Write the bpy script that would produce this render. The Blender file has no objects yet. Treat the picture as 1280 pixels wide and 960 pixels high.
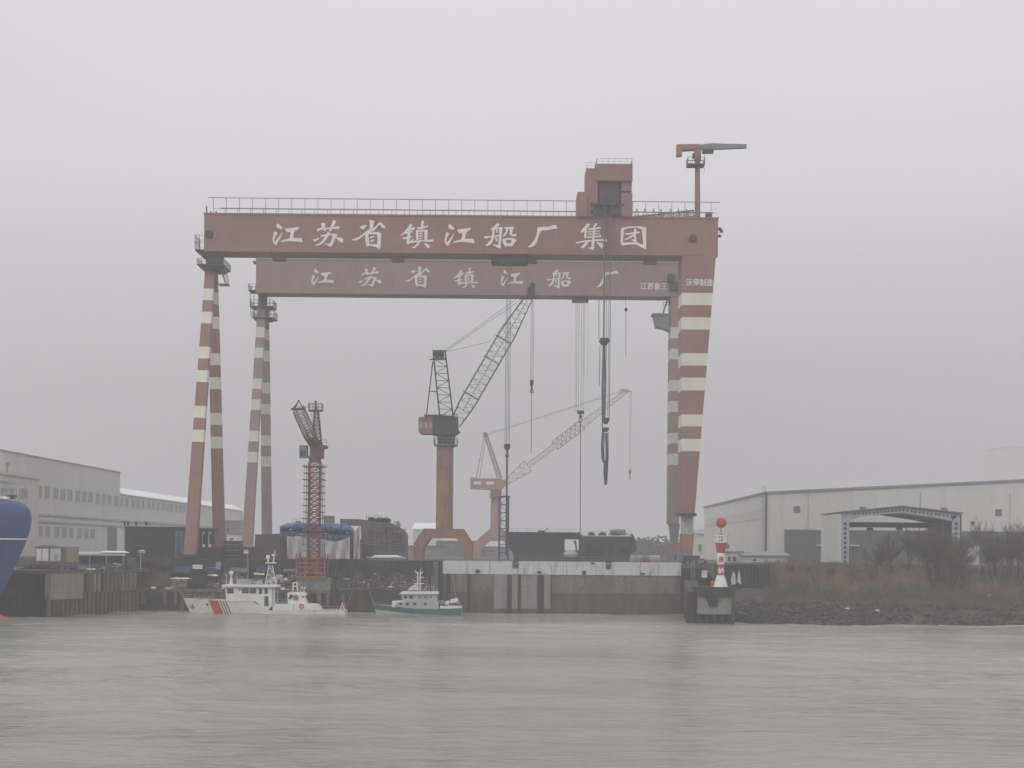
import bpy, math, random
from mathutils import Vector, Matrix
R = math.radians
random.seed(7)
scene = bpy.context.scene
col = scene.collection
# ------------------------------------------------------------------ camera, sky, sun, exposure
H = 12.0            # the eye stands on a ferry deck 12 m above the water
F = 2000.0          # focal length in pixels of the 1280 px wide photograph
ROLL = 0.009
cam_d = bpy.data.cameras.new('camera')
cam = bpy.data.objects.new('camera', cam_d)
col.objects.link(cam)
cam_d.sensor_width = 36.0
cam_d.lens = 36.0 * F / 1280.0
cam_d.shift_y = (690.0 - 480.0) / 1280.0
cam_d.clip_start = 1.0
cam_d.clip_end = 9000.0
cam.location = (0, 0, H)
cam.rotation_mode = 'QUATERNION'
cam.rotation_quaternion = (Matrix.Rotation(-ROLL, 4, 'Y') @ Matrix.Rotation(R(90), 4, 'X')).to_quaternion()
scene.camera = cam

world = bpy.data.worlds.new('World')
scene.world = world
world.use_nodes = True
nt = world.node_tree
nt.nodes.clear()
wo = nt.nodes.new('ShaderNodeOutputWorld')
bg = nt.nodes.new('ShaderNodeBackground')
sky = nt.nodes.new('ShaderNodeTexSky')
sky.sky_type = 'NISHITA'
sky.sun_disc = False
sky.sun_elevation = R(38)
sky.sun_rotation = R(215)
sky.air_density = 1.0
sky.dust_density = 6.0
hsv = nt.nodes.new('ShaderNodeHueSaturation')
hsv.inputs['Saturation'].default_value = 0.12
tc = nt.nodes.new('ShaderNodeTexCoord')
sep = nt.nodes.new('ShaderNodeSeparateXYZ')
ramp = nt.nodes.new('ShaderNodeValToRGB')
els = ramp.color_ramp.elements
els[0].position = 0.0
els[0].color = (0.355, 0.346, 0.352, 1)
els[1].position = 1.0
els[1].color = (0.84, 0.82, 0.86, 1)
e = els.new(0.12); e.color = (0.455, 0.445, 0.455, 1)
e = els.new(0.22); e.color = (0.61, 0.592, 0.615, 1)
e = els.new(0.36); e.color = (0.69, 0.672, 0.70, 1)
gain = nt.nodes.new('ShaderNodeVectorMath'); gain.operation = 'SCALE'
gain.inputs['Scale'].default_value = 10.0
mixc = nt.nodes.new('ShaderNodeMixRGB')
mixc.inputs['Fac'].default_value = 0.96       # a closed cloud deck: very little of the clear sky gets through
L = nt.links.new
L(tc.outputs['Generated'], sep.inputs[0])
L(sep.outputs['Z'], ramp.inputs['Fac'])
cn = nt.nodes.new('ShaderNodeTexNoise'); cn.inputs['Scale'].default_value = 2.2; cn.inputs['Detail'].default_value = 5
cmap = nt.nodes.new('ShaderNodeMapping'); cmap.inputs['Scale'].default_value = (1, 1, 2.6)
L(tc.outputs['Generated'], cmap.inputs[0]); L(cmap.outputs[0], cn.inputs['Vector'])
cr_ = nt.nodes.new('ShaderNodeMapRange'); cr_.inputs['From Min'].default_value = .3; cr_.inputs['From Max'].default_value = .7
cr_.inputs['To Min'].default_value = .965; cr_.inputs['To Max'].default_value = 1.035
L(cn.outputs['Fac'], cr_.inputs['Value'])
cs = nt.nodes.new('ShaderNodeVectorMath'); cs.operation = 'SCALE'
L(ramp.outputs['Color'], cs.inputs[0]); L(cr_.outputs[0], cs.inputs['Scale'])
L(cs.outputs[0], gain.inputs[0])
L(sky.outputs['Color'], hsv.inputs['Color'])
L(hsv.outputs['Color'], mixc.inputs['Color1'])
L(gain.outputs[0], mixc.inputs['Color2'])
L(mixc.outputs['Color'], bg.inputs['Color'])
bg.inputs['Strength'].default_value = 0.1
L(bg.outputs[0], wo.inputs[0])

sun_d = bpy.data.lights.new('sun', 'SUN')
sun_d.energy = 0.5
sun_d.angle = R(25)
sun_d.color = (1.0, 0.96, 0.9)
sun = bpy.data.objects.new('sun', sun_d)
col.objects.link(sun)
sun.rotation_euler = (R(52), 0, R(-35))

scene.view_settings.view_transform = 'Standard'
scene.view_settings.look = 'None'
scene.view_settings.gamma = 1.0
scene.view_settings.exposure = 0.24
scene.view_settings.use_curve_mapping = False
scene.cycles.use_denoising = True
scene.cycles.max_bounces = 5
scene.cycles.volume_bounces = 2
scene.cycles.transparent_max_bounces = 8
scene.cycles.filter_width = 1.5

# ------------------------------------------------------------------ helpers
CR, SR = math.cos(ROLL), math.sin(ROLL)
def at(px, py, Y):
    """point of the place seen at this pixel of the photograph when it stands Y metres away"""
    u = (px - 640.0); v = (690.0 - py)
    return Vector(((u * CR - v * SR) * Y / F, Y, H + (u * SR + v * CR) * Y / F))
def zat(px, py, Y): return at(px, py, Y).z
def xat(px, Y, py=690): return at(px, py, Y).x

class MB:
    def __init__(s): s.v = []; s.f = []; s.m = []
    def face(s, pts, m=0):
        b = len(s.v); s.v += [Vector(p) for p in pts]; s.f.append(list(range(b, b + len(pts)))); s.m.append(m)
    def hexa(s, c8, m=0):
        b = len(s.v); s.v += [Vector(p) for p in c8]
        for q in ((0, 3, 2, 1), (4, 5, 6, 7), (0, 1, 5, 4), (1, 2, 6, 5), (2, 3, 7, 6), (3, 0, 4, 7)):
            s.f.append([b + i for i in q]); s.m.append(m)
    def box(s, x0, x1, y0, y1, z0, z1, m=0):
        s.hexa([(x0, y0, z0), (x1, y0, z0), (x1, y1, z0), (x0, y1, z0), (x0, y0, z1), (x1, y0, z1), (x1, y1, z1), (x0, y1, z1)], m)
    def cbox(s, c, sx, sy, sz, rz=0.0, m=0, tilt=0.0):
        c = Vector(c); mt = Matrix.Rotation(rz, 3, 'Z') @ Matrix.Rotation(tilt, 3, 'X')
        pts = []
        for dz in (-.5, .5):
            for dx, dy in ((-.5, -.5), (.5, -.5), (.5, .5), (-.5, .5)):
                pts.append(c + mt @ Vector((dx * sx, dy * sy, dz * sz)))
        s.hexa(pts, m)
    def bar(s, p0, p1, w, h=None, m=0, w1=None, h1=None):
        p0 = Vector(p0); p1 = Vector(p1); h = h or w; w1 = w1 or w; h1 = h1 or h
        d = (p1 - p0)
        if d.length < 1e-6: return
        d.normalize()
        up = Vector((0, 0, 1)) if abs(d.z) < .95 else Vector((0, 1, 0))
        a = d.cross(up).normalized(); b = a.cross(d).normalized()
        pts = []
        for p, ww, hh in ((p0, w, h), (p1, w1, h1)):
            for i, j in ((-.5, -.5), (.5, -.5), (.5, .5), (-.5, .5)):
                pts.append(p + a * i * ww + b * j * hh)
        s.hexa(pts, m)
    def tube(s, p0, p1, r0, r1=None, n=10, m=0, caps=True):
        p0 = Vector(p0); p1 = Vector(p1); r1 = r0 if r1 is None else r1
        d = (p1 - p0)
        if d.length < 1e-6: return
        d.normalize()
        up = Vector((0, 0, 1)) if abs(d.z) < .95 else Vector((0, 1, 0))
        a = d.cross(up).normalized(); b = a.cross(d).normalized()
        o = len(s.v)
        for p, r in ((p0, r0), (p1, r1)):
            for k in range(n):
                t = 2 * math.pi * k / n
                s.v.append(p + (a * math.cos(t) + b * math.sin(t)) * r)
        for k in range(n):
            s.f.append([o + k, o + (k + 1) % n, o + n + (k + 1) % n, o + n + k]); s.m.append(m)
        if caps:
            s.f.append([o + k for k in reversed(range(n))]); s.m.append(m)
            s.f.append([o + n + k for k in range(n)]); s.m.append(m)
    def path(s, pts, r, n=5, m=0):
        for a, b in zip(pts, pts[1:]): s.tube(a, b, r, r, n, m)
    def prism(s, poly, y0, y1, m=0):
        """outline in X,Z swept along Y"""
        n = len(poly); o = len(s.v)
        for y in (y0, y1):
            for (x, z) in poly: s.v.append(Vector((x, y, z)))
        s.f.append([o + k for k in range(n)]); s.m.append(m)
        s.f.append([o + n + k for k in reversed(range(n))]); s.m.append(m)
        for k in range(n):
            s.f.append([o + k, o + n + k, o + n + (k + 1) % n, o + (k + 1) % n]); s.m.append(m)
    def sphere(s, c, r, n=10, m=0, sz=1.0):
        c = Vector(c); o = len(s.v); rings = n // 2
        for i in range(rings + 1):
            ph = math.pi * i / rings
            for k in range(n):
                t = 2 * math.pi * k / n
                s.v.append(c + Vector((r * math.sin(ph) * math.cos(t), r * math.sin(ph) * math.sin(t), r * sz * math.cos(ph))))
        for i in range(rings):
            for k in range(n):
                s.f.append([o + i * n + k, o + (i + 1) * n + k, o + (i + 1) * n + (k + 1) % n, o + i * n + (k + 1) % n]); s.m.append(m)
    def lathe(s, c, prof, n=16, m=0, mats=None):
        c = Vector(c); o = len(s.v)
        for r, z in prof:
            for k in range(n):
                t = 2 * math.pi * k / n
                s.v.append(c + Vector((r * math.cos(t), r * math.sin(t), z)))
        for i in range(len(prof) - 1):
            for k in range(n):
                s.f.append([o + i * n + k, o + i * n + (k + 1) % n, o + (i + 1) * n + (k + 1) % n, o + (i + 1) * n + k])
                s.m.append(mats[i] if mats else m)
        s.f.append([o + k for k in reversed(range(n))]); s.m.append(mats[0] if mats else m)
        t = o + (len(prof) - 1) * n
        s.f.append([t + k for k in range(n)]); s.m.append(mats[-1] if mats else m)
    def torus(s, c, r, q, n=14, k=6, m=0):
        """ring standing in the XZ plane"""
        c = Vector(c)
        pts = [c + Vector((math.cos(2 * math.pi * i / n) * r, 0, math.sin(2 * math.pi * i / n) * r)) for i in range(n + 1)]
        s.path(pts, q, k, m)
    def lattice(s, p0, p1, side, w0, w1, h0, h1, n, chord, brace, m=0, zig=False):
        """four chord truss from p0 to p1; side = direction of its width"""
        p0 = Vector(p0); p1 = Vector(p1); d = (p1 - p0).normalized()
        a = Vector(side).normalized(); b = d.cross(a).normalized()
        def cor(t, i, j):
            w = w0 + (w1 - w0) * t; h = h0 + (h1 - h0) * t
            return p0.lerp(p1, t) + a * (i * w / 2) + b * (j * h / 2)
        C4 = ((-1, -1), (1, -1), (1, 1), (-1, 1))
        for i, j in C4: s.bar(cor(0, i, j), cor(1, i, j), chord, m=m)
        for k in range(n + 1):
            t = k / n
            for q in range(4):
                A = C4[q]; B = C4[(q + 1) % 4]
                s.bar(cor(t, *A), cor(t, *B), brace, m=m)
                if k < n:
                    t2 = (k + 1) / n
                    if zig:
                        if k % 2: s.bar(cor(t, *A), cor(t2, *B), brace, m=m)
                        else: s.bar(cor(t, *B), cor(t2, *A), brace, m=m)
                    else:
                        s.bar(cor(t, *A), cor(t2, *B), brace, m=m); s.bar(cor(t, *B), cor(t2, *A), brace, m=m)
    def rail(s, pts, h=1.1, step=1.8, t=0.07, m=0, mid=True):
        for a, b in zip(pts, pts[1:]):
            a = Vector(a); b = Vector(b); L_ = (b - a).length; n = max(1, round(L_ / step)); up = Vector((0, 0, h))
            for k in range(n + 1):
                p = a.lerp(b, k / n); s.bar(p, p + up, t, m=m)
            s.bar(a + up, b + up, t, m=m)
            if mid: s.bar(a + up * .5, b + up * .5, t * .8, m=m)
    def build(s, name, mats, parent=None, label=None, smooth=False):
        o = Vector((0, 0, 0))
        q = parent
        while q is not None: o += q.location; q = q.parent
        me = bpy.data.meshes.new(name)
        me.from_pydata([v - o for v in s.v], [], s.f)
        if not isinstance(mats, (list, tuple)): mats = [mats]
        for x in mats: me.materials.append(x)
        me.polygons.foreach_set('material_index', s.m)
        if smooth: me.polygons.foreach_set('use_smooth', [True] * len(s.f))
        me.update()
        ob = bpy.data.objects.new(name, me); col.objects.link(ob)
        if parent is not None: ob.parent = parent
        if label: ob['label'] = label
        return ob

def thing(name, label, cat, loc=(0, 0, 0), group=None):
    o = bpy.data.objects.new(name, None); col.objects.link(o)
    o.location = loc; o.empty_display_size = 0.5
    o['label'] = label; o['category'] = cat
    if group: o['group'] = group
    return o
def tag(o, label, cat, group=None):
    o['label'] = label; o['category'] = cat
    if group: o['group'] = group
    return o
def solo(mb, name, mats, label, cat, group=None, smooth=False, base=None):
    """a thing that is one mesh, with its origin at its own base"""
    if base is None:
        xs = [v.x for v in mb.v]; ys = [v.y for v in mb.v]; zs = [v.z for v in mb.v]
        base = Vector(((min(xs) + max(xs)) / 2, (min(ys) + max(ys)) / 2, min(zs)))
    base = Vector(base)
    mb.v = [v - base for v in mb.v]
    o = mb.build(name, mats, None, None, smooth); o.location = base
    return tag(o, label, cat, group)
def struct(mb, name, mats, smooth=False, kind='structure'):
    o = mb.build(name, mats, None, None, smooth); o['kind'] = kind; return o

def mat(name, c, rough=0.75, var=0.25, scale=0.35, streak=0.0, rust=None, rust_amt=0.4, metal=0.0, fine=0.0, spec=0.35):
    m = bpy.data.materials.new(name); m.use_nodes = True
    n = m.node_tree; b = n.nodes['Principled BSDF']; k = n.links.new
    b.inputs['Roughness'].default_value = rough; b.inputs['Metallic'].default_value = metal
    b.inputs['Specular IOR Level'].default_value = spec
    t = n.nodes.new('ShaderNodeTexCoord'); mp = n.nodes.new('ShaderNodeMapping')
    mp.inputs['Scale'].default_value = (scale, scale, scale * (0.12 if streak else 1.0))
    nz = n.nodes.new('ShaderNodeTexNoise'); nz.inputs['Scale'].default_value = 1.0 if not streak else 3.0
    nz.inputs['Detail'].default_value = 6.0; nz.inputs['Roughness'].default_value = 0.65
    k(t.outputs['Object'], mp.inputs[0]); k(mp.outputs[0], nz.inputs['Vector'])
    mr = n.nodes.new('ShaderNodeMapRange'); mr.inputs['From Min'].default_value = 0.3; mr.inputs['From Max'].default_value = 0.7
    mr.inputs['To Min'].default_value = 1 - var; mr.inputs['To Max'].default_value = 1 + var
    k(nz.outputs['Fac'], mr.inputs['Value'])
    mu = n.nodes.new('ShaderNodeVectorMath'); mu.operation = 'SCALE'; mu.inputs[0].default_value = c[:3]
    k(mr.outputs[0], mu.inputs['Scale']); out = mu.outputs[0]
    if fine:
        n3 = n.nodes.new('ShaderNodeTexNoise'); n3.inputs['Scale'].default_value = 2.2; n3.inputs['Detail'].default_value = 8
        k(t.outputs['Object'], n3.inputs['Vector'])
        m3 = n.nodes.new('ShaderNodeMapRange'); m3.inputs['From Min'].default_value = .3; m3.inputs['From Max'].default_value = .7
        m3.inputs['To Min'].default_value = 1 - fine; m3.inputs['To Max'].default_value = 1 + fine
        k(n3.outputs['Fac'], m3.inputs['Value'])
        s3 = n.nodes.new('ShaderNodeVectorMath'); s3.operation = 'SCALE'; k(out, s3.inputs[0]); k(m3.outputs[0], s3.inputs['Scale']); out = s3.outputs[0]
    if rust:
        n2 = n.nodes.new('ShaderNodeTexNoise'); n2.inputs['Scale'].default_value = 0.55; n2.inputs['Detail'].default_value = 9
        n2.inputs['Roughness'].default_value = 0.7
        mp2 = n.nodes.new('ShaderNodeMapping'); mp2.inputs['Scale'].default_value = (1, 1, 0.35); mp2.inputs['Location'].default_value = (3.1, 7.7, 1.3)
        k(t.outputs['Object'], mp2.inputs[0]); k(mp2.outputs[0], n2.inputs['Vector'])
        cr = n.nodes.new('ShaderNodeMapRange'); cr.inputs['From Min'].default_value = 0.62 - rust_amt * .25; cr.inputs['From Max'].default_value = 0.74 - rust_amt * .15
        k(n2.outputs['Fac'], cr.inputs['Value'])
        mx = n.nodes.new('ShaderNodeMixRGB'); mx.inputs['Color2'].default_value = (*rust, 1)
        k(cr.outputs[0], mx.inputs['Fac']); k(out, mx.inputs['Color1']); out = mx.outputs['Color']
    k(out, b.inputs['Base Color'])
    return m
RUST = (0.12, 0.055, 0.03)
M = dict(
    towerbrown=mat('weathered_brown_paint', (0.15, 0.105, 0.085), .7, .2, .5),
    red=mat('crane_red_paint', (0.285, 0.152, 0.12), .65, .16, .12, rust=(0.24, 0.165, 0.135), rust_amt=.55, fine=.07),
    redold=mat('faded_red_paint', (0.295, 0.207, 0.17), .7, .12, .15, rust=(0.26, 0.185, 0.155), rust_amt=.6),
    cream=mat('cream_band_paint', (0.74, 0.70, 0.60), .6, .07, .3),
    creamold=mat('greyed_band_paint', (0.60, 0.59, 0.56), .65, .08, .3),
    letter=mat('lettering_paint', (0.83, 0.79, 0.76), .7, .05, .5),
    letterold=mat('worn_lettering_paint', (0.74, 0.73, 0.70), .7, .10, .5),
    dark=mat('dark_steel', (0.045, 0.048, 0.055), .6, .25, .5, rust=RUST, rust_amt=.2),
    grey=mat('grey_steel', (0.20, 0.21, 0.22), .6, .2, .4),
    lgrey=mat('light_grey_steel', (0.42, 0.44, 0.45), .6, .15, .4, rust=(0.25, 0.2, .17), rust_amt=.15),
    rope=mat('wire_rope', (0.12, 0.13, 0.15), .6, .15, .5),
    ropedark=mat('dark_rope', (0.06, 0.07, 0.09), .7, .2, .5),
    white=mat('white_paint', (0.78, 0.78, 0.76), .5, .06, .5, rust=(0.45, 0.36, .28), rust_amt=.05),
    glass=mat('dark_glass', (0.05, 0.06, 0.07), .2, .2, .8, spec=.6),
    tan=mat('orange_brown_paint', (0.32, 0.175, 0.12), .7, .18, .2, rust=(0.15, 0.08, 0.05), rust_amt=.4),
    orange=mat('signal_orange', (0.60, 0.12, 0.05), .6, .1, .6),
    latred=mat('lattice_red_paint', (0.36, 0.105, 0.07), .6, .2, .6, rust=RUST, rust_amt=.25),
    black=mat('black_paint', (0.022, 0.024, 0.03), .6, .3, .5),
)
# ------------------------------------------------------------------ water, ground, haze
def water_mat():
    m = bpy.data.materials.new('river_water'); m.use_nodes = True
    n = m.node_tree; b = n.nodes['Principled BSDF']; k = n.links.new
    t = n.nodes.new('ShaderNodeTexCoord')
    mp = n.nodes.new('ShaderNodeMapping'); mp.inputs['Scale'].default_value = (0.016, 0.03, 1)
    k(t.outputs['Object'], mp.inputs[0])
    big = n.nodes.new('ShaderNodeTexNoise'); big.inputs['Scale'].default_value = 1.0; big.inputs['Detail'].default_value = 7; big.inputs['Roughness'].default_value = .6
    k(mp.outputs[0], big.inputs['Vector'])
    cr = n.nodes.new('ShaderNodeValToRGB')
    cr.color_ramp.elements[0].position = .3; cr.color_ramp.elements[0].color = (0.225, 0.226, 0.178, 1)
    cr.color_ramp.elements[1].position = .72; cr.color_ramp.elements[1].color = (0.325, 0.328, 0.275, 1)
    k(big.outputs['Fac'], cr.inputs['Fac']); k(cr.outputs['Color'], b.inputs['Base Color'])
    b.inputs['Specular IOR Level'].default_value = .5
    b.inputs['IOR'].default_value = 1.33
    # wind patches: glossier lanes between rougher ones
    mr = n.nodes.new('ShaderNodeMapRange'); mr.inputs['From Min'].default_value = .35; mr.inputs['From Max'].default_value = .65
    mr.inputs['To Min'].default_value = .12; mr.inputs['To Max'].default_value = .28
    k(big.outputs['Fac'], mr.inputs['Value']); k(mr.outputs[0], b.inputs['Roughness'])
    def noise(sx, sy, det):
        q = n.nodes.new('ShaderNodeMapping'); q.inputs['Scale'].default_value = (sx, sy, 1)
        q.inputs['Rotation'].default_value = (0, 0, R(random.uniform(-12, 12)))
        k(t.outputs['Object'], q.inputs[0])
        z = n.nodes.new('ShaderNodeTexNoise'); z.inputs['Scale'].default_value = 1; z.inputs['Detail'].default_value = det; z.inputs['Roughness'].default_value = .55
        k(q.outputs[0], z.inputs['Vector']); return z
    a = noise(.16, .42, 5); c = noise(.7, 1.5, 4)
    ad = n.nodes.new('ShaderNodeMath'); ad.operation = 'MULTIPLY_ADD'
    k(c.outputs['Fac'], ad.inputs[0]); ad.inputs[1].default_value = .3; k(a.outputs['Fac'], ad.inputs[2])
    bu = n.nodes.new('ShaderNodeBump'); bu.inputs['Strength'].default_value = 1.0; bu.inputs['Distance'].default_value = .5
    k(ad.outputs[0], bu.inputs['Height']); k(bu.outputs[0], b.inputs['Normal'])
    return m
import numpy as np
def wave_height(X, Y):
    rs = np.random.RandomState(5); h = np.zeros_like(X)
    for k in range(26):      # short wind waves running mostly towards the camera
        lam = 1.3 * 1.16 ** k * .8; lam = min(lam, 14.0); a = rs.normal(math.pi / 2, .9); kx, ky = math.cos(a) / lam, math.sin(a) / lam
        h += .0058 * lam ** .75 * np.sin(2 * np.pi * (kx * X + ky * Y) + rs.uniform(0, 6.28) + .8 * np.sin(X * .05 + k) + .6 * np.sin(Y * .07 + k * 2))
    m = .55 + .45 * np.sin(X * .031 + 1.3 * np.sin(Y * .023)) * np.sin(Y * .04 + np.sin(X * .019) * 2)
    h *= .45 + .9 * m ** 2
    yc = 176 + 1.2 * np.sin(X * .05) + .5 * np.sin(X * .17)        # a spent wake crossing on the left
    fade = 1 / (1 + np.exp((X - 6) / 6)); w = np.zeros_like(X)
    for d, a in ((0, .13), (2.4, .09), (5.2, .06)): w += a * np.exp(-((Y - yc - d) / .7) ** 2)
    return h + w * fade * (.6 + .4 * np.sin(X * .23) ** 2)
ys = [66.0]
while ys[-1] < 330: ys.append(ys[-1] + max(.22, ys[-1] * .0028))
ys = np.array(ys); NXw = 430; us = np.linspace(-1, 1, NXw)
Xg = us[None, :] * (ys[:, None] * .40 + 16); Yg = np.repeat(ys[:, None], NXw, 1)
Zg = wave_height(Xg, Yg) * np.clip((330 - Yg) / 30, .15, 1); Zg[0] = Zg[-1] = 0; Zg[:, 0] = Zg[:, -1] = 0
co = np.stack([Xg, Yg, Zg], -1).reshape(-1, 3)
wm = MB(); wm.v = [tuple(c) for c in co.tolist()]
nY = len(ys)
wm.f = [[j * NXw + i, j * NXw + i + 1, (j + 1) * NXw + i + 1, (j + 1) * NXw + i] for j in range(nY - 1) for i in range(NXw - 1)]
# calm sheet all round the modelled waves
L0, R0, L1, R1 = Xg[0, 0], Xg[0, -1], Xg[-1, 0], Xg[-1, -1]; y0w, y1w = ys[0], ys[-1]
for q in (((-3000, -60), (3000, -60), (3000, y0w), (-3000, y0w)), ((-3000, y0w), (L0, y0w), (L1, y1w), (-3000, y1w)), ((R0, y0w), (3000, y0w), (3000, y1w), (R1, y1w)), ((-3000, y1w), (3000, y1w), (3000, 420), (-3000, 420))):
    b0 = len(wm.v); wm.v += [(x, y, 0.0) for x, y in q]; wm.f.append([b0, b0 + 1, b0 + 2, b0 + 3])
wm.m = [0] * len(wm.f)
wm.v = [Vector(v) for v in wm.v]
struct(wm, 'water', water_mat(), smooth=True)
gm = mat('yard_ground', (0.10, 0.095, 0.09), .9, .35, .08, fine=.2)
WHARF_Y = 322.0
g = MB(); g.box(-3000, xat(874, 324), WHARF_Y, 6000, -2, 10.0)
g.box(xat(874, 324), 3000, 345, 6000, -2, 10.0)
struct(g, 'ground', gm)

def haze_mat():
    m = bpy.data.materials.new('haze_air'); m.use_nodes = True
    n = m.node_tree; n.nodes.clear()
    o = n.nodes.new('ShaderNodeOutputMaterial'); v = n.nodes.new('ShaderNodeVolumePrincipled')
    v.inputs['Color'].default_value = (0.93, 0.925, 0.94, 1)
    v.inputs['Density'].default_value = 0.00068
    v.inputs['Anisotropy'].default_value = 0.0
    n.links.new(v.outputs[0], o.inputs['Volume'])
    return m
hz = MB(); hz.box(-3200, 3200, -80, 6100, -3, 120)
struct(hz, 'haze', haze_mat(), kind='stuff')
# ------------------------------------------------------------------ lettering
GLYPH = {}   # outlines in pixels of the photograph, y down, relative to the character's centre
def glyph(ch, ox, oy, sc, polys):
    P = [[(ox + x / sc, oy + y / sc) for x, y in p] for p in polys]
    xs = [x for p in P for x, y in p]; ys = [y for p in P for x, y in p]
    cx = (min(xs) + max(xs)) / 2; cy = (min(ys) + max(ys)) / 2
    GLYPH[ch] = (cx, cy, [[(x - cx, y - cy) for x, y in p] for p in P])
A_, B_, C_, D_ = (330, 270, 11.64), (430, 270, 10.667), (600, 270, 11.64), (715, 270, 12.19)
glyph('江', *A_, [
 [(195,103),(228,128),(272,172),(255,188),(225,185),(183,165),(178,140)],
 [(150,222),(195,240),(185,265),(160,310),(148,355),(160,372),(200,325),(240,275),(262,235),(262,262),(235,320),(205,375),(180,422),(165,422),(140,395),(122,360),(125,320),(140,270),(142,235)],
 [(310,178),(345,180),(480,162),(508,165),(505,185),(475,208),(450,212),(432,262),(422,318),(480,320),(540,318),(552,330),(562,372),(552,385),(510,375),(430,370),(360,365),(300,372),(255,380),(245,372),(258,358),(300,345),(370,325),(378,290),(385,235),(335,235),(315,215)]])
glyph('苏', *A_, [
 [(765,195),(800,178),(860,165),(920,172),(1000,165),(1060,148),(1095,150),(1102,170),(1085,188),(1030,188),(960,190),(880,195),(830,200),(790,220),(772,212)],
 [(828,100),(890,102),(895,120),(885,150),(895,190),(910,212),(885,222),(865,205),(845,165),(835,130)],
 [(1000,58),(1050,70),(1045,95),(1020,140),(990,190),(968,222),(948,222),(955,180),(975,135),(990,100)],
 [(815,290),(850,278),(900,262),(955,252),(1030,258),(1060,262),(1062,280),(1040,320),(1025,360),(1000,410),(980,447),(955,442),(920,420),(880,400),(885,393),(930,402),(955,400),(975,370),(990,320),(998,285),(960,280),(920,290),(850,300),(825,303)],
 [(925,232),(955,240),(955,260),(940,290),(905,340),(870,385),(830,415),(780,430),(745,430),(738,418),(790,405),(840,365),(880,310),(905,270)],
 [(805,315),(800,335),(770,350),(745,378),(722,362),(712,348),(760,330)],
 [(1045,300),(1070,310),(1130,315),(1150,330),(1152,375),(1135,388),(1110,380),(1080,350),(1050,325)]])
glyph('省', *B_, [
 [(345,55),(365,52),(408,70),(395,100),(390,150),(385,185),(345,185),(340,140),(345,95),(335,65)],
 [(205,140),(250,128),(300,115),(302,125),(285,150),(262,178),(240,172),(215,158)],
 [(370,180),(410,150),(450,105),(480,80),(500,92),(550,140),(555,155),(530,165),(500,150),(480,118),(460,125),(425,170),(390,210)],
 [(380,175),(385,200),(320,228),(250,270),(205,305),(160,328),(105,322),(112,312),(170,292),(230,258),(285,212),(330,178)],
 [(285,215),(320,225),(330,300),(335,370),(345,395),(300,410),(290,350),(282,280)],
 [(300,235),(340,218),(440,212),(470,215),(502,232),(495,270),(490,350),(485,430),(470,440),(425,415),(420,385),(440,380),(445,300),(440,245),(350,245),(320,250)],
 [(330,375),(430,375),(430,415),(345,395)],
 [(345,280),(405,262),(405,280),(345,300)], [(345,330),(405,312),(405,332),(345,350)]])
glyph('镇', *B_, [
 [(885,100),(915,118),(900,145),(850,200),(800,240),(755,265),(748,255),(800,215),(845,165),(865,120)],
 [(865,158),(945,150),(950,165),(930,185),(860,195),(850,180)],
 [(820,215),(915,198),(915,215),(870,232),(815,240)],
 [(772,290),(905,262),(912,275),(880,298),(790,310)],
 [(855,195),(890,195),(875,290),(875,335),(930,300),(935,315),(850,380),(835,372),(838,300)],
 [(1038,60),(1070,68),(1060,110),(1050,180),(1020,180),(1025,120)],
 [(970,150),(1035,142),(1125,122),(1120,145),(1060,165),(975,178)],
 [(958,190),(990,188),(995,320),(962,320)], [(1070,195),(1115,195),(1110,330),(1072,330)],
 [(958,190),(1115,180),(1115,205),(960,212)],
 [(1000,225),(1045,220),(1045,238),(1000,243)], [(1000,260),(1050,256),(1050,273),(1000,278)], [(1000,295),(1050,292),(1050,306),(1000,310)],
 [(870,345),(960,325),(1100,318),(1190,312),(1197,340),(1150,345),(1050,338),(960,350),(880,362)],
 [(985,345),(1020,345),(990,390),(950,425),(912,432),(912,420),(950,395)],
 [(1060,360),(1100,365),(1140,380),(1145,405),(1130,435),(1105,420),(1085,390)]])
glyph('船', *C_, [
 [(255,100),(290,120),(270,145),(225,175),(180,205),(155,205),(158,190),(200,155),(230,120)],
 [(180,200),(215,180),(210,250),(200,330),(180,385),(140,425),(80,438),(78,425),(120,390),(155,345),(170,290),(178,240)],
 [(205,170),(265,165),(330,160),(328,200),(300,188),(215,195)],
 [(280,175),(330,165),(318,260),(308,360),(302,470),(288,475),(230,445),(188,425),(195,412),(265,420),(272,350),(278,260)],
 [(60,295),(150,292),(230,280),(310,262),(312,290),(220,305),(140,312),(75,330),(65,318)],
 [(228,200),(255,195),(262,235),(240,250)], [(215,315),(250,315),(255,360),(235,375)],
 [(355,160),(425,158),(420,190),(400,230),(370,285),(335,305),(325,298),(350,265),(375,220),(380,190),(358,185)],
 [(420,158),(500,158),(480,200),(465,250),(475,268),(535,258),(520,295),(490,300),(455,290),(432,262),(430,230),(440,195),(420,185)],
 [(325,340),(365,335),(390,400),(385,440),(365,440),(335,395)],
 [(325,335),(400,320),(480,322),(530,340),(532,355),(460,348),(400,348),(350,355)],
 [(455,345),(532,345),(525,370),(490,405),(475,440),(440,440),(445,400),(458,370)],
 [(365,400),(475,398),(478,440),(365,442)]])
glyph('厂', *C_, [
 [(835,165),(930,158),(1030,150),(1045,135),(1100,130),(1130,180),(1120,188),(1065,188),(970,208),(895,210),(875,240),(855,290),(835,345),(820,395),(780,435),(730,455),(705,455),(702,445),(740,415),(775,370),(805,320),(825,260),(832,210)]])
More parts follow.
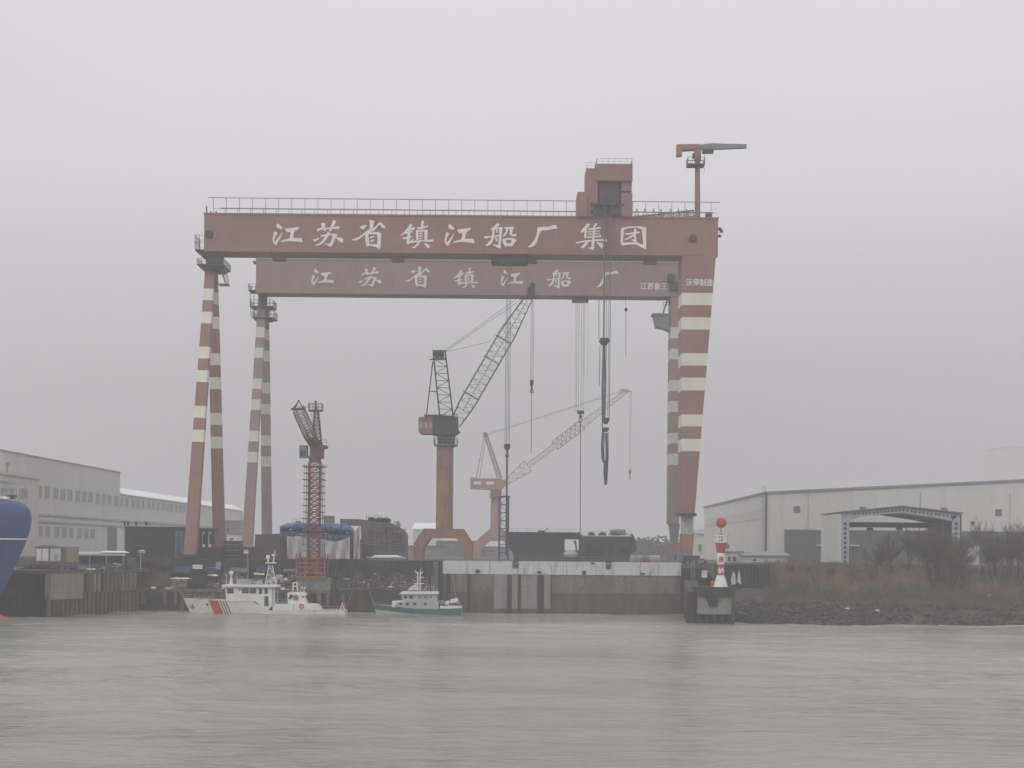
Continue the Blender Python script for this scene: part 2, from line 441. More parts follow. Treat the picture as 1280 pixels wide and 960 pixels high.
glyph('集', *D_, [
 [(245,112),(272,130),(250,165),(215,200),(190,235),(145,255),(130,250),(150,210),(190,165),(220,130)],
 [(190,210),(225,200),(222,280),(215,340),(185,340),(190,270)],
 [(355,108),(388,118),(345,175),(320,170),(335,135)],
 [(240,190),(360,175),(440,165),(435,192),(350,205),(245,215)],
 [(235,235),(420,218),(418,236),(235,252)], [(240,272),(420,255),(425,273),(240,288)],
 [(225,315),(380,302),(440,290),(455,320),(390,325),(230,335)],
 [(320,170),(350,170),(345,300),(345,350),(310,350),(318,250)],
 [(50,400),(150,380),(300,362),(430,350),(510,345),(545,375),(520,392),(450,385),(330,382),(200,395),(70,422)],
 [(305,350),(345,350),(340,440),(335,510),(320,515),(240,488),(242,480),(295,478),(298,430)],
 [(215,390),(255,385),(240,420),(200,470),(175,492),(135,485),(135,470),(180,430)],
 [(370,395),(400,400),(450,410),(475,410),(478,440),(462,495),(445,495),(415,455),(385,420)]])
glyph('团', *D_, [
 [(748,190),(795,185),(790,260),(780,350),(782,420),(790,450),(760,452),(742,410),(742,300)],
 [(750,185),(800,172),(900,155),(1050,158),(1132,175),(1130,205),(1060,200),(980,180),(880,182),(795,205)],
 [(1065,165),(1132,175),(1130,330),(1130,500),(1115,505),(1060,480),(1000,445),(1000,425),(1080,430),(1075,320),(1065,210)],
 [(770,410),(860,400),(990,395),(1030,420),(1030,460),(1000,440),(900,432),(775,450)],
 [(802,262),(870,258),(1000,235),(1032,238),(1028,262),(960,268),(870,285),(815,285)],
 [(945,188),(985,205),(972,250),(975,310),(985,390),(960,395),(900,370),(902,360),(945,355),(945,270)],
 [(935,275),(950,300),(900,330),(850,358),(800,368),(798,358),(850,330),(900,295)]])
def write_glyphs(items, Y, scale, parent, material):
    """painted characters just proud of the plate at Y; items = (character, px, py)"""
    for ch, px, py in items:
        mb = MB()
        for i, poly in enumerate(GLYPH[ch][2]):
            yy = Y - 0.03 - 0.004 * i
            pts = [at(px + x * scale, py + y * scale, yy) for x, y in poly]
            mb.face(pts)
        mb.build('painted_character', material, parent)
def write_text(mb, text, px, py, size, Y, m=0, sx=1.0, off=0.02, space=1.0):
    """small sign writing in the built-in font; px, py = left end of the baseline"""
    cu = bpy.data.curves.new('t', 'FONT'); cu.body = text; cu.size = size; cu.offset = off * size; cu.space_character = space
    cu.resolution_u = 3
    ob = bpy.data.objects.new('t', cu); col.objects.link(ob)
    bpy.context.view_layer.update()
    me = bpy.data.meshes.new_from_object(ob)
    p = at(px, py, Y)
    b = len(mb.v)
    for v in me.vertices: mb.v.append(Vector((p.x + v.co.x * sx, p.y, p.z + v.co.y + v.co.x * sx * 0)))
    for f in me.polygons: mb.f.append([b + i for i in f.vertices]); mb.m.append(m)
    bpy.data.objects.remove(ob); bpy.data.meshes.remove(me); bpy.data.curves.remove(cu)

# ------------------------------------------------------------------ striped legs
def bands(z0, u):
    """(z_top, z_bottom, pale?) down from z0: pale, red, pale, two red, and so on"""
    seq = [(1, 1), (1, 0), (1, 1), (2, 0), (1, 1), (1, 0), (1, 1), (2, 0), (1, 1), (1, 0), (1, 1)]
    out = []; z = z0
    for n, p in seq: out.append((z, z - n * u, p)); z -= n * u
    return out
def striped(mb, sec, ztop, zbot, z0, u):
    """sec(z) -> four corner points; red with pale bands"""
    lst = [(ztop, z0, 0)] + bands(z0, u)
    lst.append((lst[-1][1], zbot, 0))
    for a, b, p in lst:
        ca = sec(a); cb = sec(b)
        mb.hexa(list(cb) + list(ca), 1 if p else 0)
def leg_sec(top, foot, w0, w1, d0, d1):
    def f(z):
        t = (top.z - z) / (top.z - foot.z); c = top.lerp(foot, t); w = (w0 + (w1 - w0) * t) / 2; d = (d0 + (d1 - d0) * t) / 2
        return [Vector((c.x - w, c.y - d, z)), Vector((c.x + w, c.y - d, z)), Vector((c.x + w, c.y + d, z)), Vector((c.x - w, c.y + d, z))]
    return f
def platform(mb, x0, x1, y0, y1, z, h=1.1, br=0.9):
    mb.box(x0, x1, y0, y1, z - .25, z)
    mb.rail([(x0, y0, z), (x1, y0, z), (x1, y1, z), (x0, y1, z), (x0, y0, z)], h, 1.0, .08)
def hook_set(parent, px, y0, yb, ybot, Y, wpx, n, mrope, mblk, bw=8, bh=6, line_r=.1, sling=None):
    """ropes from y0 down to a block at yb, then a line to ybot (pixels)"""
    s = Y / F
    r = MB(); zt = zat(px, y0, Y); zb = zat(px, yb, Y); x = xat(px, Y, (y0 + yb) / 2)
    for k in range(n):
        dx = (k / (n - 1) - .5) * wpx * s if n > 1 else 0
        for dy in (0, .7):
            if n == 1 and dy: continue
            r.tube((x + dx, Y + dy, zt), (x + dx, Y + dy, zb), .055 if n > 1 else .07, n=5)
    r.build('hoist_rope', mrope, parent)
    b = MB(); w = bw * s / 2; h = bh * s
    b.prism([(x - w, zb - h * .1), (x - w, zb + h * .35), (x - w * .6, zb + h * .5), (x + w * .6, zb + h * .5), (x + w, zb + h * .35), (x + w, zb - h * .1), (x + w * .35, zb - h * .5), (x - w * .35, zb - h * .5)], Y - .5, Y + 1.1)
    b.tube((x, Y, zb - h * .4), (x, Y, zb - h * 1.1), .22)
    b.torus((x, Y, zb - h * 1.3), .35, .12)
    b.build('hook_block', mblk, parent)
    if ybot:
        c = MB(); c.tube((x, Y, zb - h * 1.2), (x, Y, zat(px, ybot, Y)), line_r, n=6)
        c.build('hoist_line', M['ropedark'], parent)
    return x

# ------------------------------------------------------------------ front gantry crane
YF = 336.0; DF = 7.2; sF = YF / F
gf = thing('gantry_crane', 'tall red gantry crane in front, large white Chinese characters on its girder', 'gantry crane', (xat(560, 340), 340, 10))
xl, xr = at(255, 300, YF).x, at(897.5, 300, YF).x
zb, zt = zat(256, 314, YF), zat(256, 268, YF)
b = MB(); b.box(xl, xr, YF, YF + DF, zb, zt)
b.box(xl - .15, xr + .15, YF - .15, YF + DF + .15, zt, zt + .35)
for px in (341, 492, 660, 812): b.box(xat(px - 8, YF), xat(px + 8, YF), YF + 4, YF + 6.6, zb - .9, zb - .01)
for k in range(10): px_s = 318 + k * 58; x = xat(px_s, YF, 290); b.box(x - .03, x + .03, YF - .012, YF + .001, zb + .02, zt - .02)
b.box(xl, xr, YF - .02, YF + .001, zb + 5.1, zb + 5.14)
for k in range(30): x = xl + 3 + k * 3.55; b.box(x - .06, x + .06, YF + .4, YF + DF - .4, zb - .14, zb + .001)
girder = b.build('girder', [M['red']], gf)
write_glyphs([('江', *GLYPH['江'][:2]), ('苏', *GLYPH['苏'][:2]), ('省', *GLYPH['省'][:2]), ('镇', *GLYPH['镇'][:2]),
    ('江', GLYPH['江'][0] + 215, GLYPH['江'][1] + 1), ('船', *GLYPH['船'][:2]), ('厂', *GLYPH['厂'][:2]), ('集', *GLYPH['集'][:2]), ('团', *GLYPH['团'][:2])], YF, 1.0, girder, M['letter'])
# long fence of posts on top of the girder
b = MB(); zr = zt + .35
def posts(y, h, step, x0, x1, low=0.0):
    n = int((x1 - x0) / step)
    for k in range(n + 1): b.bar((x0 + k * step, y, zr), (x0 + k * step, y, zr + h), .10)
    b.bar((x0 - step * .4, y, zr + h), (x1 + step * .3, y, zr + h), .13)
    b.bar((x0, y, zr + low), (x1, y, zr + low), .07)
tl, tr = xat(721, YF, 260), xat(791, YF, 260)
posts(YF + .6, 3.3, 2.75, xat(266, YF, 260), tl, 1.0); posts(YF + .6, 3.3, 2.75, tr, xr - .3, 1.0)
posts(YF + DF - .6, 2.4, 2.75, xat(274, YF, 260), tl, .9); posts(YF + DF - .6, 2.4, 2.75, tr + 1, xr - 1, .9)
b.build('walkway_railing', M['grey'], gf)
b = MB()
for dx in (.3, 1.2, 2.3): b.bar((xl + dx, YF + 1, zt), (xl + dx, YF + 1, zt + (1.9 if dx < .5 else .9)), .25)
b.bar((xl + .3, YF + 1, zt + .3), (xl + .3, YF + DF - 1, zt + .3), .3)
b.build('end_stop', M['dark'], gf)
# machinery ports
for px, py in ((261.5, 293), (866, 298)):
    b = MB(); p = at(px, py, YF)
    b.tube((p.x, YF + .3, p.z), (p.x, YF - .35, p.z), .95, .85, 12); b.box(p.x - .5, p.x + .5, YF - .55, YF - .3, p.z - .4, p.z + .4)
    b.build('hinge_cover', M['dark'], gf)
# hoist trolley straddling the girder
tz = zr
def X(px, py=250): return at(px, py, YF).x
def Z(px, py): return zat(px, py, YF)
tro_ = MB()
y0, y1 = YF - .9, YF + DF + .9
tro_.box(X(721.5), X(734), y0, y1, Z(728, 271.5), Z(728, 241))
tro_.box(X(732.2), X(747), y0 + .4, y1 - .4, Z(740, 271), Z(740, 211))
tro_.box(X(745), X(790), y0, y1, Z(767, 227), Z(767, 206))
tro_.box(X(776), X(790), y0, y1, Z(783, 271.5), Z(783, 242))
tro_.box(X(748), X(774), y0 + 2.4, y1 - 2, Z(760, 271), Z(760, 226.5))
tro_.box(X(776.5), X(789.5), y0 + .7, y1 - .7, Z(783, 239), Z(783, 226.5))
tro = tro_.build('hoist_trolley', M['red'], gf)
b = MB()
b.hexa([(X(747), y0 + .6, Z(760, 271)), (X(775), y0 + .6, Z(760, 271)), (X(775), y0 + 2.3, Z(760, 271)), (X(747), y0 + 2.3, Z(760, 271)),
        (X(750), y0 + .6, Z(760, 229)), (X(773), y0 + .6, Z(760, 229)), (X(773), y0 + 2.3, Z(760, 229)), (X(750), y0 + 2.3, Z(760, 229))])
for px in (743, 770): b.tube((X(px), y0 - .1, Z(px, 265)), (X(px), y0 + .8, Z(px, 265)), .7, n=12)
for q in range(4): b.box(X(744 + q * 10), X(746.5 + q * 10), y0 - .2, y0 + .5, Z(760, 271), Z(760, 256))
b.box(X(738), X(780), y0 - .3, y0 + .6, Z(760, 257.5), Z(760, 255.5))
b.build('winch', M['dark'], tro)
b = MB()
b.rail([(X(745.5), y0 + .2, Z(767, 206)), (X(789.5), y0 + .2, Z(767, 206)), (X(789.5), y1 - .2, Z(767, 206)), (X(745.5), y1 - .2, Z(767, 206)), (X(745.5), y0 + .2, Z(767, 206))], 1.15, 1.3, .07)
b.rail([(X(732.5), y0 + .5, Z(740, 211)), (X(744), y0 + .5, Z(740, 211)), (X(744), y1 - .5, Z(740, 211))], 1.15, 1.3, .07)
b.build('trolley_railing', M['lgrey'], tro)
# the ropes of the upper trolley hang in front of the girder
YR = YF - 1.6
r = MB(); x = at(758.5, 400, YR).x
for k in range(5):
    dx = (-.5, -.38, -.05, .3, .5)[k] * 8.4 * sF
    for dy in (0, .55): r.tube((x + dx + dy * .1, YR + dy, zat(758, 268, YR)), (x + dx + dy * .1, YR + dy, zat(758, 523, YR)), (.075, .075, .05, .05, .06)[k], n=5)
r.build('hoist_rope', M['rope'], tro)
for py, w, h in ((427, 13, 8), (526, 9, 7), (537, 8, 5)):
    b = MB(); cx = at(755.5 if py == 427 else 757.5, py, YR); w_ = w * sF / 2; h_ = h * sF / 2
    b.prism([(cx.x - w_, cx.z + h_ * .2), (cx.x - w_ * .8, cx.z + h_), (cx.x + w_ * .8, cx.z + h_), (cx.x + w_, cx.z + h_ * .2), (cx.x + w_ * .45, cx.z - h_), (cx.x - w_ * .45, cx.z - h_)], YR - .7, YR + 1.2)
    b.build('hook_block', M['dark'], tro)
b = MB()
for k, (pa, ya, pb, yb_, rr) in enumerate(((756, 432, 755, 530, .15), (753.8, 432, 753, 540, .1), (757.5, 541, 757, 598, .2), (754, 536, 753, 574, .22), (759.8, 541, 758.4, 603, .13), (756.6, 575, 757.2, 606, .3), (752.8, 560, 754.2, 578, .24), (755.2, 541, 756.2, 590, .1))):
    a = at(pa, ya, YR); c = at(pb, yb_, YR); mid = a.lerp(c, .5) + Vector((.15 * (-1) ** k, .1, 0))
    b.path([a, mid, c], rr, 6)
b.build('lifting_sling', M['ropedark'], tro)
# slack thin whip beside it
b = MB(); b.tube(at(748.6, 372, YR), at(748.6, 424, YR), .07, n=5); b.tube(at(750, 432, YR), at(749.2, 482, YR), .07, n=5); b.build('whip_rope', M['ropedark'], tro)
# lower trolley under the girder
b = MB(); b.box(X(614, 325), X(660, 325), YF + 1, YF + 6.4, zb - 1.4, zb - .02); b.box(X(624, 325), X(640, 325), YF - .2, YF + 3, zb - 2.0, zb - 1.4)
lt = b.build('lower_trolley', M['dark'], gf)
hook_set(lt, 635, 327, 559, 694, YF + .6, 5.5, 4, M['rope'], M['dark'], 8, 8, .2)
# rigid leg on the right
lg = MB(); yl0, yl1 = YF + .05, YF + DF - .4
def xin(py): return at(852, py, YF).x
def xout(py):
    t = (py - 300) / (641 - 300); return at(896.5 + (868.5 - 896.5) * t, py, YF).x
def rsec(z):
    py = 691.9 - (z - H) / sF
    a, c = xin(py), xout(py)
    return [Vector((a, yl0, z)), Vector((c, yl0, z)), Vector((c, yl1, z)), Vector((a, yl1, z))]
def zr_(py): return zat(872, py, YF)
for a, c_, p in [(314.2, 366, 0), (366, 381.3, 1), (381.3, 396.5, 0), (396.5, 412, 1), (412, 441.5, 0), (441.5, 457, 1), (457, 472, 0), (472, 488, 1), (488, 518, 0), (518, 533, 1), (533, 548.5, 0), (548.5, 564, 1), (564, 641, 0)]:
    lg.hexa(rsec(zr_(c_)) + rsec(zr_(a)), 1 if p else 0)
rigid = lg.build('rigid_leg', [M['red'], M['cream']], gf)
b = MB(); write_text(b, '沃得制造', 857.5, 356.5, 9.6 * sF * 1.0, YF - .03, sx=.88)
b.build('lettering', M['letterold'], rigid)
b = MB(); b.box(at(849.5, 642, YF).x, at(870.5, 642, YF).x, yl0 - .5, yl1 + .5, zr_(645), zr_(641.5))
b.build('leg_flange', M['dark'], gf)
b = MB(); c = at(861, 660, YF)
b.lathe((c.x, (yl0 + yl1) / 2, 0), [(2.75 / 2, zr_(645)), (2.75 / 2 * .95, zr_(667.5))], 16)
b.build('leg_joint', M['lgrey'], gf)
b = MB(); b.hexa([(at(854.5, 700, YF).x, yl0 + .4, 11.4), (at(866, 700, YF).x, yl0 + .4, 11.4), (at(866, 700, YF).x, yl1 - .4, 11.4), (at(854.5, 700, YF).x, yl1 - .4, 11.4),
   (at(853, 667, YF).x, yl0 + .8, zr_(667.5)), (at(868.3, 667, YF).x, yl0 + .8, zr_(667.5)), (at(868.3, 667, YF).x, yl1 - .8, zr_(667.5)), (at(853, 667, YF).x, yl1 - .8, zr_(667.5))])
b.build('leg_foot', M['tan'], gf)
# platforms at the leg heads, ladders
b = MB(); xlb = at(265, 330, YF).x
platform(b, at(243, 310, YF).x, xl - .05, YF + .5, YF + 6, zat(250, 311, YF), 3.0)
b.hexa([(xl - .1, YF + 1, zat(250, 322, YF)), (xl, YF + 1, zat(250, 322, YF)), (xl, YF + 5.5, zat(250, 322, YF)), (xl - .1, YF + 5.5, zat(250, 322, YF)),
        (at(243.5, 310, YF).x, YF + 1, zat(250, 312.6, YF)), (xl, YF + 1, zat(250, 312.6, YF)), (xl, YF + 5.5, zat(250, 312.6, YF)), (at(243.5, 310, YF).x, YF + 5.5, zat(250, 312.6, YF))])
platform(b, at(247, 330, YF).x, at(280, 330, YF).x, YF - .6, YF + 8, zat(262, 330.5, YF), 1.2)
b.hexa([(at(257, 335, YF).x, YF - .3, zat(262, 336, YF)), (at(274, 335, YF).x, YF - .3, zat(262, 336, YF)), (at(274, 335, YF).x, YF + 7, zat(262, 336, YF)), (at(257, 335, YF).x, YF + 7, zat(262, 336, YF)),
        (at(248, 331, YF).x, YF - .5, zat(262, 332.2, YF)), (at(279, 331, YF).x, YF - .5, zat(262, 332.2, YF)), (at(279, 331, YF).x, YF + 7.5, zat(262, 332.2, YF)), (at(248, 331, YF).x, YF + 7.5, zat(262, 332.2, YF))])
b.build('service_platform', M['dark'], gf)
b = MB()
a1, a2 = at(275, 334, YF + 1), at(281, 353, YF + 1)
for dy in (0, 1.4): b.bar(a1 + Vector((0, dy, 0)), a2 + Vector((0, dy, 0)), .14); b.bar(a1 + Vector((1, dy, 0)), a2 + Vector((.6, dy, 0)), .1)
for k in range(9):
    t = k / 8; p = a1.lerp(a2, t); b.bar(p, p + Vector((1 - .4 * t, 1.4, 0)), .09)
b.box(at(272, 353, YF).x, at(284.5, 353, YF).x, YF + .4, YF + 3, zat(278, 355, YF), zat(278, 353.7, YF))
b.build('access_ladder', M['grey'], gf)
# flexible A-frame leg on the left
top = at(264.6, 332, YF + DF / 2)
b = MB(); b.box(at(256.5, 325, YF).x, at(272.5, 325, YF).x, YF + 1, YF + DF - 1, top.z, zb - .01); b.build('leg_head', M['dark'], gf)
ZB0 = zat(264, 361.5, 337.5)
for nm, foot in (('near', at(238, 698, 325)), ('far', at(274.5, 695, 355))):
    foot.z = 10.6
    t0 = top + Vector((0, -.8 if nm == 'near' else .8, 0))
    b = MB(); striped(b, leg_sec(t0, foot, 2.0, 2.45, 1.9, 2.3), t0.z, foot.z, ZB0 - (0 if nm == 'near' else .1), 2.52)
    b.build('flexible_leg', [M['red'], M['cream']], gf)
    b = MB()
    b.box(foot.x - 1.5, foot.x + 1.5, foot.y - 3.2, foot.y + 3.2, 10.3, 10.95)
    for dy in (-2.4, -.8, .8, 2.4): b.tube((foot.x - .35, foot.y + dy, 10.42), (foot.x + .35, foot.y + dy, 10.42), .42, n=12)
    b.build('wheel_bogie', M['dark'], gf)
b = MB(); fx = at(861, 700, YF).x
b.box(fx - 1.6, fx + 1.6, YF - 6, YF + 13, 10.5, 11.6)
for dy in (-5, -3, 9, 11): b.tube((fx - .35, YF + dy, 10.45), (fx + .35, YF + dy, 10.45), .45, n=12)
b.build('wheel_bogie', M['dark'], gf)
# floodlights on the right end
b = MB()
for py, dx in ((284, 3), (287, 5), (293, 2.5)):
    p = at(897.5 + dx, py, YF); b.bar((xr, YF + 1.5, p.z + .2), (p.x, YF + 1, p.z), .12); b.lathe((p.x, YF + .8, p.z - .4), [(.5, 0), (.25, .5)], 10)
b.build('floodlight', M['dark'], gf)
# rooftop lattice frame between trolley and small jib crane
b = MB(); yq = YF + 4.2
for k, px in enumerate((796, 806, 817, 826, 838, 848, 858)):
    p = xat(px, yq, 260); zt_ = zr + 2.6; hw = .55
    b.bar((p - hw * 1.3, yq, zr), (p, yq, zt_), .14); b.bar((p + hw * 1.3, yq, zr), (p, yq, zt_), .14); b.bar((p - hw * .7, yq, zr + 1.2), (p + hw * .7, yq, zr + 1.2), .1)
b.lattice((xat(793, yq, 260), yq + 1.2, zr + .6), (xat(868, yq, 260), yq + 1.2, zr + 1.9), (0, 1, 0), 1.0, 1.0, .9, 1.3, 12, .14, .1)
b.build('cable_frame', M['grey'], gf)
b = MB(); b.box(xat(884.5, YF, 265), xat(892, YF, 265), YF + 2.5, YF + 4, zr, zr + 1.6); b.build('switch_cabinet', M['dark'], gf)
# small jib crane standing on the right end of the girder
jc = thing('jib_crane', 'small slewing jib crane standing on the right end of the front girder', 'jib crane', (at(872, 271, YF + 3).x, YF + 3, zr))
yj = YF + 3
b = MB(); b.tube(at(871.8, 271, yj), at(871.8, 189, yj), .60, .52, 14); b.box(at(868, 190, yj).x, at(876, 190, yj).x, yj - .7, yj + .7, zat(872, 200, yj), zat(872, 182, yj)); b.build('column', M['red'], jc)
b = MB()
P4 = lambda l: [(at(x, y, yj).x, at(x, y, yj).z) for x, y in l]
b.prism(P4([(845.5, 181.5), (874, 181), (874, 187.5), (852.5, 188.7), (852, 195.5), (845.5, 195.5)]), yj - .8, yj + .8); b.build('counter_jib', M['red'], jc)
b = MB(); b.prism(P4([(874.5, 181.5), (888, 179.8), (933, 181), (933, 185.2), (892, 187), (874.5, 187.3)]), yj - .5, yj + .5); b.build('boom', M['grey'], jc)
b = MB(); b.box(at(878, 190, yj).x, at(891.5, 190, yj).x, yj - .7, yj + .7, zat(885, 191.5, yj), zat(885, 187.4, yj)); b.build('winch', M['dark'], jc)
b = MB(); platform(b, at(859, 207, yj).x, at(880, 207, yj).x, yj - 1.6, yj + 1.6, zat(872, 206.5, yj), 1.3); b.box(at(865.5, 200, yj).x, at(868, 200, yj).x, yj - .4, yj + .4, zat(866, 198, yj), zat(866, 192, yj)); b.build('service_platform', M['dark'], jc)
b = MB(); b.tube(at(880.5, 191, yj), at(880.5, 214, yj), .04, n=4); b.build('hoist_rope', M['grey'], jc)

# ------------------------------------------------------------------ rear gantry crane
YB = 397.0; DB = 6.4; sB = YB / F
gr = thing('gantry_crane', 'fainter gantry crane behind, duller girder with smaller grey characters', 'gantry crane', (xat(585, 400), 400, 10))
xl2, xr2 = at(320, 345, YB).x, at(853, 345, YB).x
zb2, zt2 = zat(322, 366, YB), zat(322, 324.5, YB)
b = MB(); b.box(xl2, xr2, YB, YB + DB, zb2, zt2); b.box(xl2 - .1, xr2 + .1, YB - .15, YB + DB + .1, zt2, zt2 + .35)
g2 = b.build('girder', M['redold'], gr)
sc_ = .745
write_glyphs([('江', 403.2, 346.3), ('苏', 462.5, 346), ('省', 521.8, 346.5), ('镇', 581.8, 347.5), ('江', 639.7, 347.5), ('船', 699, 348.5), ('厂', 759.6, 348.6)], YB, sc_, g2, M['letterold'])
b = MB()
write_text(b, '江苏象王制造', 800, 361, 9.2 * sB, YB - .03, sx=.95)
b.build('lettering', M['letterold'], g2)
top2 = at(328.5, 374, YB + DB / 2)
b = MB(); b.tube((top2.x, YB + DB / 2, top2.z - 4.5), (top2.x, YB + DB / 2, zb2 - .01), 1.15, 1.15, 12); b.build('leg_head', M['dark'], gr)
for nm, foot in (('near', at(308.5, 698, 386)), ('far', at(334, 696, 414))):
    foot.z = 10.6
    t0 = top2 + Vector((0, -.8 if nm == 'near' else .8, -2)); t0.x += 0 if nm == 'near' else .35
    b = MB(); striped(b, leg_sec(t0, foot, 2.0, 2.45, 1.9, 2.3), t0.z, foot.z, zat(328, 410, 399), 2.62)
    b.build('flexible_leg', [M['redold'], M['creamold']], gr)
    b = MB(); b.box(foot.x - 1.5, foot.x + 1.5, foot.y - 3.2, foot.y + 3.2, 10.3, 10.95)
    for dy in (-2.4, -.8, .8, 2.4): b.tube((foot.x - .35, foot.y + dy, 10.42), (foot.x + .35, foot.y + dy, 10.42), .42, n=10)
    b.build('wheel_bogie', M['dark'], gr)
b = MB()
def pl2(xa, xb, py, h=1.2, yd=5): platform(b, at(xa, py, YB).x, at(xb, py, YB).x, YB + .4, YB + .4 + yd, zat(330, py, YB), h)
pl2(310, 319, 362, 1.5); pl2(312, 341, 382, 1.5, 6); pl2(315, 342, 396, 1.5, 6)
for px in (313, 317.5, 337.5): b.bar(at(px, 366, YB + 1), at(px, 382, YB + 1), .12); b.bar(at(px, 382, YB + 1), at(px + 1, 396, YB + 1), .12)
b.prism([(at(x, y, YB).x, at(x, y, YB).z) for x, y in ((316, 397), (342, 397), (336, 399.5), (324, 399.5))], YB + 1, YB + 5)
b.box(at(315, 325, YB).x, xl2 + .5, YB + 1, YB + 4, zat(320, 327, YB), zat(320, 325.2, YB))
b.build('service_platform', M['dark'], gr)
b = MB(); xi, xo = at(837.5, 500, YB).x, at(850.5, 500, YB).x
prev = None
for a, c_, p in [(366.5, 409, 0), (409, 422.5, 1), (422.5, 435.6, 0), (435.6, 449, 1), (449, 474.8, 0), (474.8, 488.6, 1), (488.6, 501, 0), (501, 515, 1), (515, 541, 0), (541, 554.5, 1), (554.5, 567, 0), (567, 581, 1), (581, 655, 0)]:
    b.box(xi, xo, YB + .2, YB + DB - .2, zat(844, c_, YB), zat(844, a, YB), 1 if p else 0)
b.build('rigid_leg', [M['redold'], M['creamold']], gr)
b = MB(); zz = lambda py: zat(844, py, YB); yy0, yy1 = YB + .3, YB + DB - .3; px_ = lambda x: at(x, 670, YB).x
b.hexa([(px_(841), yy0 + 1, zz(680)), (px_(848), yy0 + 1, zz(680)), (px_(848), yy1 - 1, zz(680)), (px_(841), yy1 - 1, zz(680)),
        (px_(838.2), yy0, zz(655)), (px_(850), yy0, zz(655)), (px_(850), yy1, zz(655)), (px_(838.2), yy1, zz(655))])
b.build('leg_joint', M['grey'], gr)
b = MB(); b.box(px_(840), px_(849), yy0, yy1, 11.3, zz(680)); b.build('leg_foot', M['tan'], gr)
b = MB(); b.box(px_(838), px_(851), YB - 5, YB + 12, 10.4, 11.3); b.build('wheel_bogie', M['dark'], gr)
# operator cab hung by the right leg
b = MB()
b.prism([(at(x, y, YB).x, at(x, y, YB).z) for x, y in ((817, 393), (837.4, 391.5), (837.4, 413), (831, 410), (820.5, 408))], YB + .5, YB + 4)
b.box(at(815.5, 393, YB).x, at(839, 393, YB).x, YB + .2, YB + 4.3, zat(825, 393.4, YB), zat(825, 391.4, YB))
b.build('operator_cab', M['grey'], gr)
b = MB(); b.path([at(829, 392, YB + 1), at(831, 384, YB + 1), at(834, 377, YB + 1), at(832, 371, YB + 1)], .2); b.rail([at(829, 383, YB + .6), at(837.3, 383, YB + .6)], 1, 1, .1)
b.build('stair', M['dark'], gr); b = MB(); b.box(at(834, 345, YB).x, at(843, 345, YB).x, YB - 1.5, YB - .05, zat(838, 353, YB), zat(838, 344, YB)); b.box(at(836, 345, YB).x, at(850, 345, YB).x, YB - 1.2, YB - .05, zat(838, 362.5, YB), zat(838, 353.1, YB)); b.build('wall_cabinet', M['dark'], gr)
b = MB(); b.box(xat(716, YB, 370), xat(736, YB, 370), YB + 1, YB + 5.4, zb2 - 1.0, zb2 - .01); t2 = b.build('lower_trolley', M['dark'], gr)
r = MB(); x0_ = at(725.5, 440, YB).x
for k in range(4):
    dx = (-.5, -.2, .2, .5)[k] * 8.5 * sB
    for dy in (1.2, 1.9): r.tube((x0_ + dx, YB + dy, zb2), (x0_ + dx, YB + dy, zat(725, 514, YB)), .05, n=4)
for px in (719.5, 731, 735): r.tube((at(px, 440, YB).x, YB + 1.2, zb2), (at(px, 440, YB).x, YB + 1.2, zat(725, 470 if px > 730 else 514, YB)), .035, n=4)
r.build('hoist_rope', M['lgrey'], t2)
b = MB(); yy = YB + 1.5
p = at(725.8, 515.5, yy); b.box(p.x - .85, p.x + .85, yy - .8, yy + .8, p.z - .35, p.z + .4); b.tube(p, p - Vector((0, 0, 1.4)), .22); p2 = p - Vector((0, 0, 1)); b.box(p2.x - .45, p2.x + .45, yy - .3, yy + .3, p2.z - .25, p2.z + .2); b.torus(p - Vector((0, 0, 1.9)), .4, .12); b.build('hook_block', M['dark'], t2)
b = MB(); b.tube(p - Vector((0, 0, 2.2)), at(725.2, 668, yy), .11, n=5); b.build('hoist_line', M['ropedark'], t2)
b = MB(); b.tube((at(782.5, 378, YB).x, YB + 2, zb2), at(782.5, 385, YB + 2), .05, n=4); b.tube(at(782.5, 388, YB + 2), at(782.3, 446, YB + 2), .06, n=4); b.build('whip_rope', M['ropedark'], t2)
b = MB(); b.sphere(at(782.5, 387, YB + 2), .42, 8, sz=1.3); b.build('hook_ball', M['dark'], t2)
# ------------------------------------------------------------------ luffing portal crane in front of the rear gantry
def arch(mb, pts, y0, y1, m=0): mb.prism(pts, y0, y1, m)
M['jibgrey'] = mat('grey_green_steel', (0.085, 0.095, 0.09), .7, .2, .5)
Y1 = 372.0; s1 = Y1 / F
pc = thing('portal_crane', 'dark luffing portal crane on a thick round brown column, lattice jib raised to the right', 'portal crane', (at(556, 700, Y1).x, Y1, 10))
q1 = lambda l, Y=Y1: [(at(x, y, Y).x, at(x, y, Y).z) for x, y in l]
for dy in (-4.6, 2.6):
    b = MB(); b.prism(q1([(518.5, 700), (518.5, 680), (531, 661), (580, 661.5), (591, 679), (590.5, 700), (580, 700), (580.5, 684), (571, 672.8), (539, 672.3), (531, 684), (529.5, 700)]), Y1 + dy, Y1 + dy + 2)
    b.build('portal_leg', M['tan'], pc)
b = MB(); b.box(at(531, 661, Y1).x, at(580, 661, Y1).x, Y1 - 2.55, Y1 + 2.55, zat(556, 671.5, Y1), zat(556, 661.8, Y1)); b.build('portal_beam', M['tan'], pc)
b = MB(); c = at(556, 600, Y1); b.lathe((c.x, Y1, 0), [(2.0, zat(556, 662, Y1)), (1.95, zat(556, 559, Y1))], 20); b.build('column', M['tan'], pc, smooth=False)
b = MB(); b.lathe((c.x + .25, Y1, 0), [(1.95, zat(556, 559, Y1)), (2.15, zat(556, 545, Y1)), (2.2, zat(556, 543, Y1))], 20); b.build('slew_ring', M['dark'], pc)
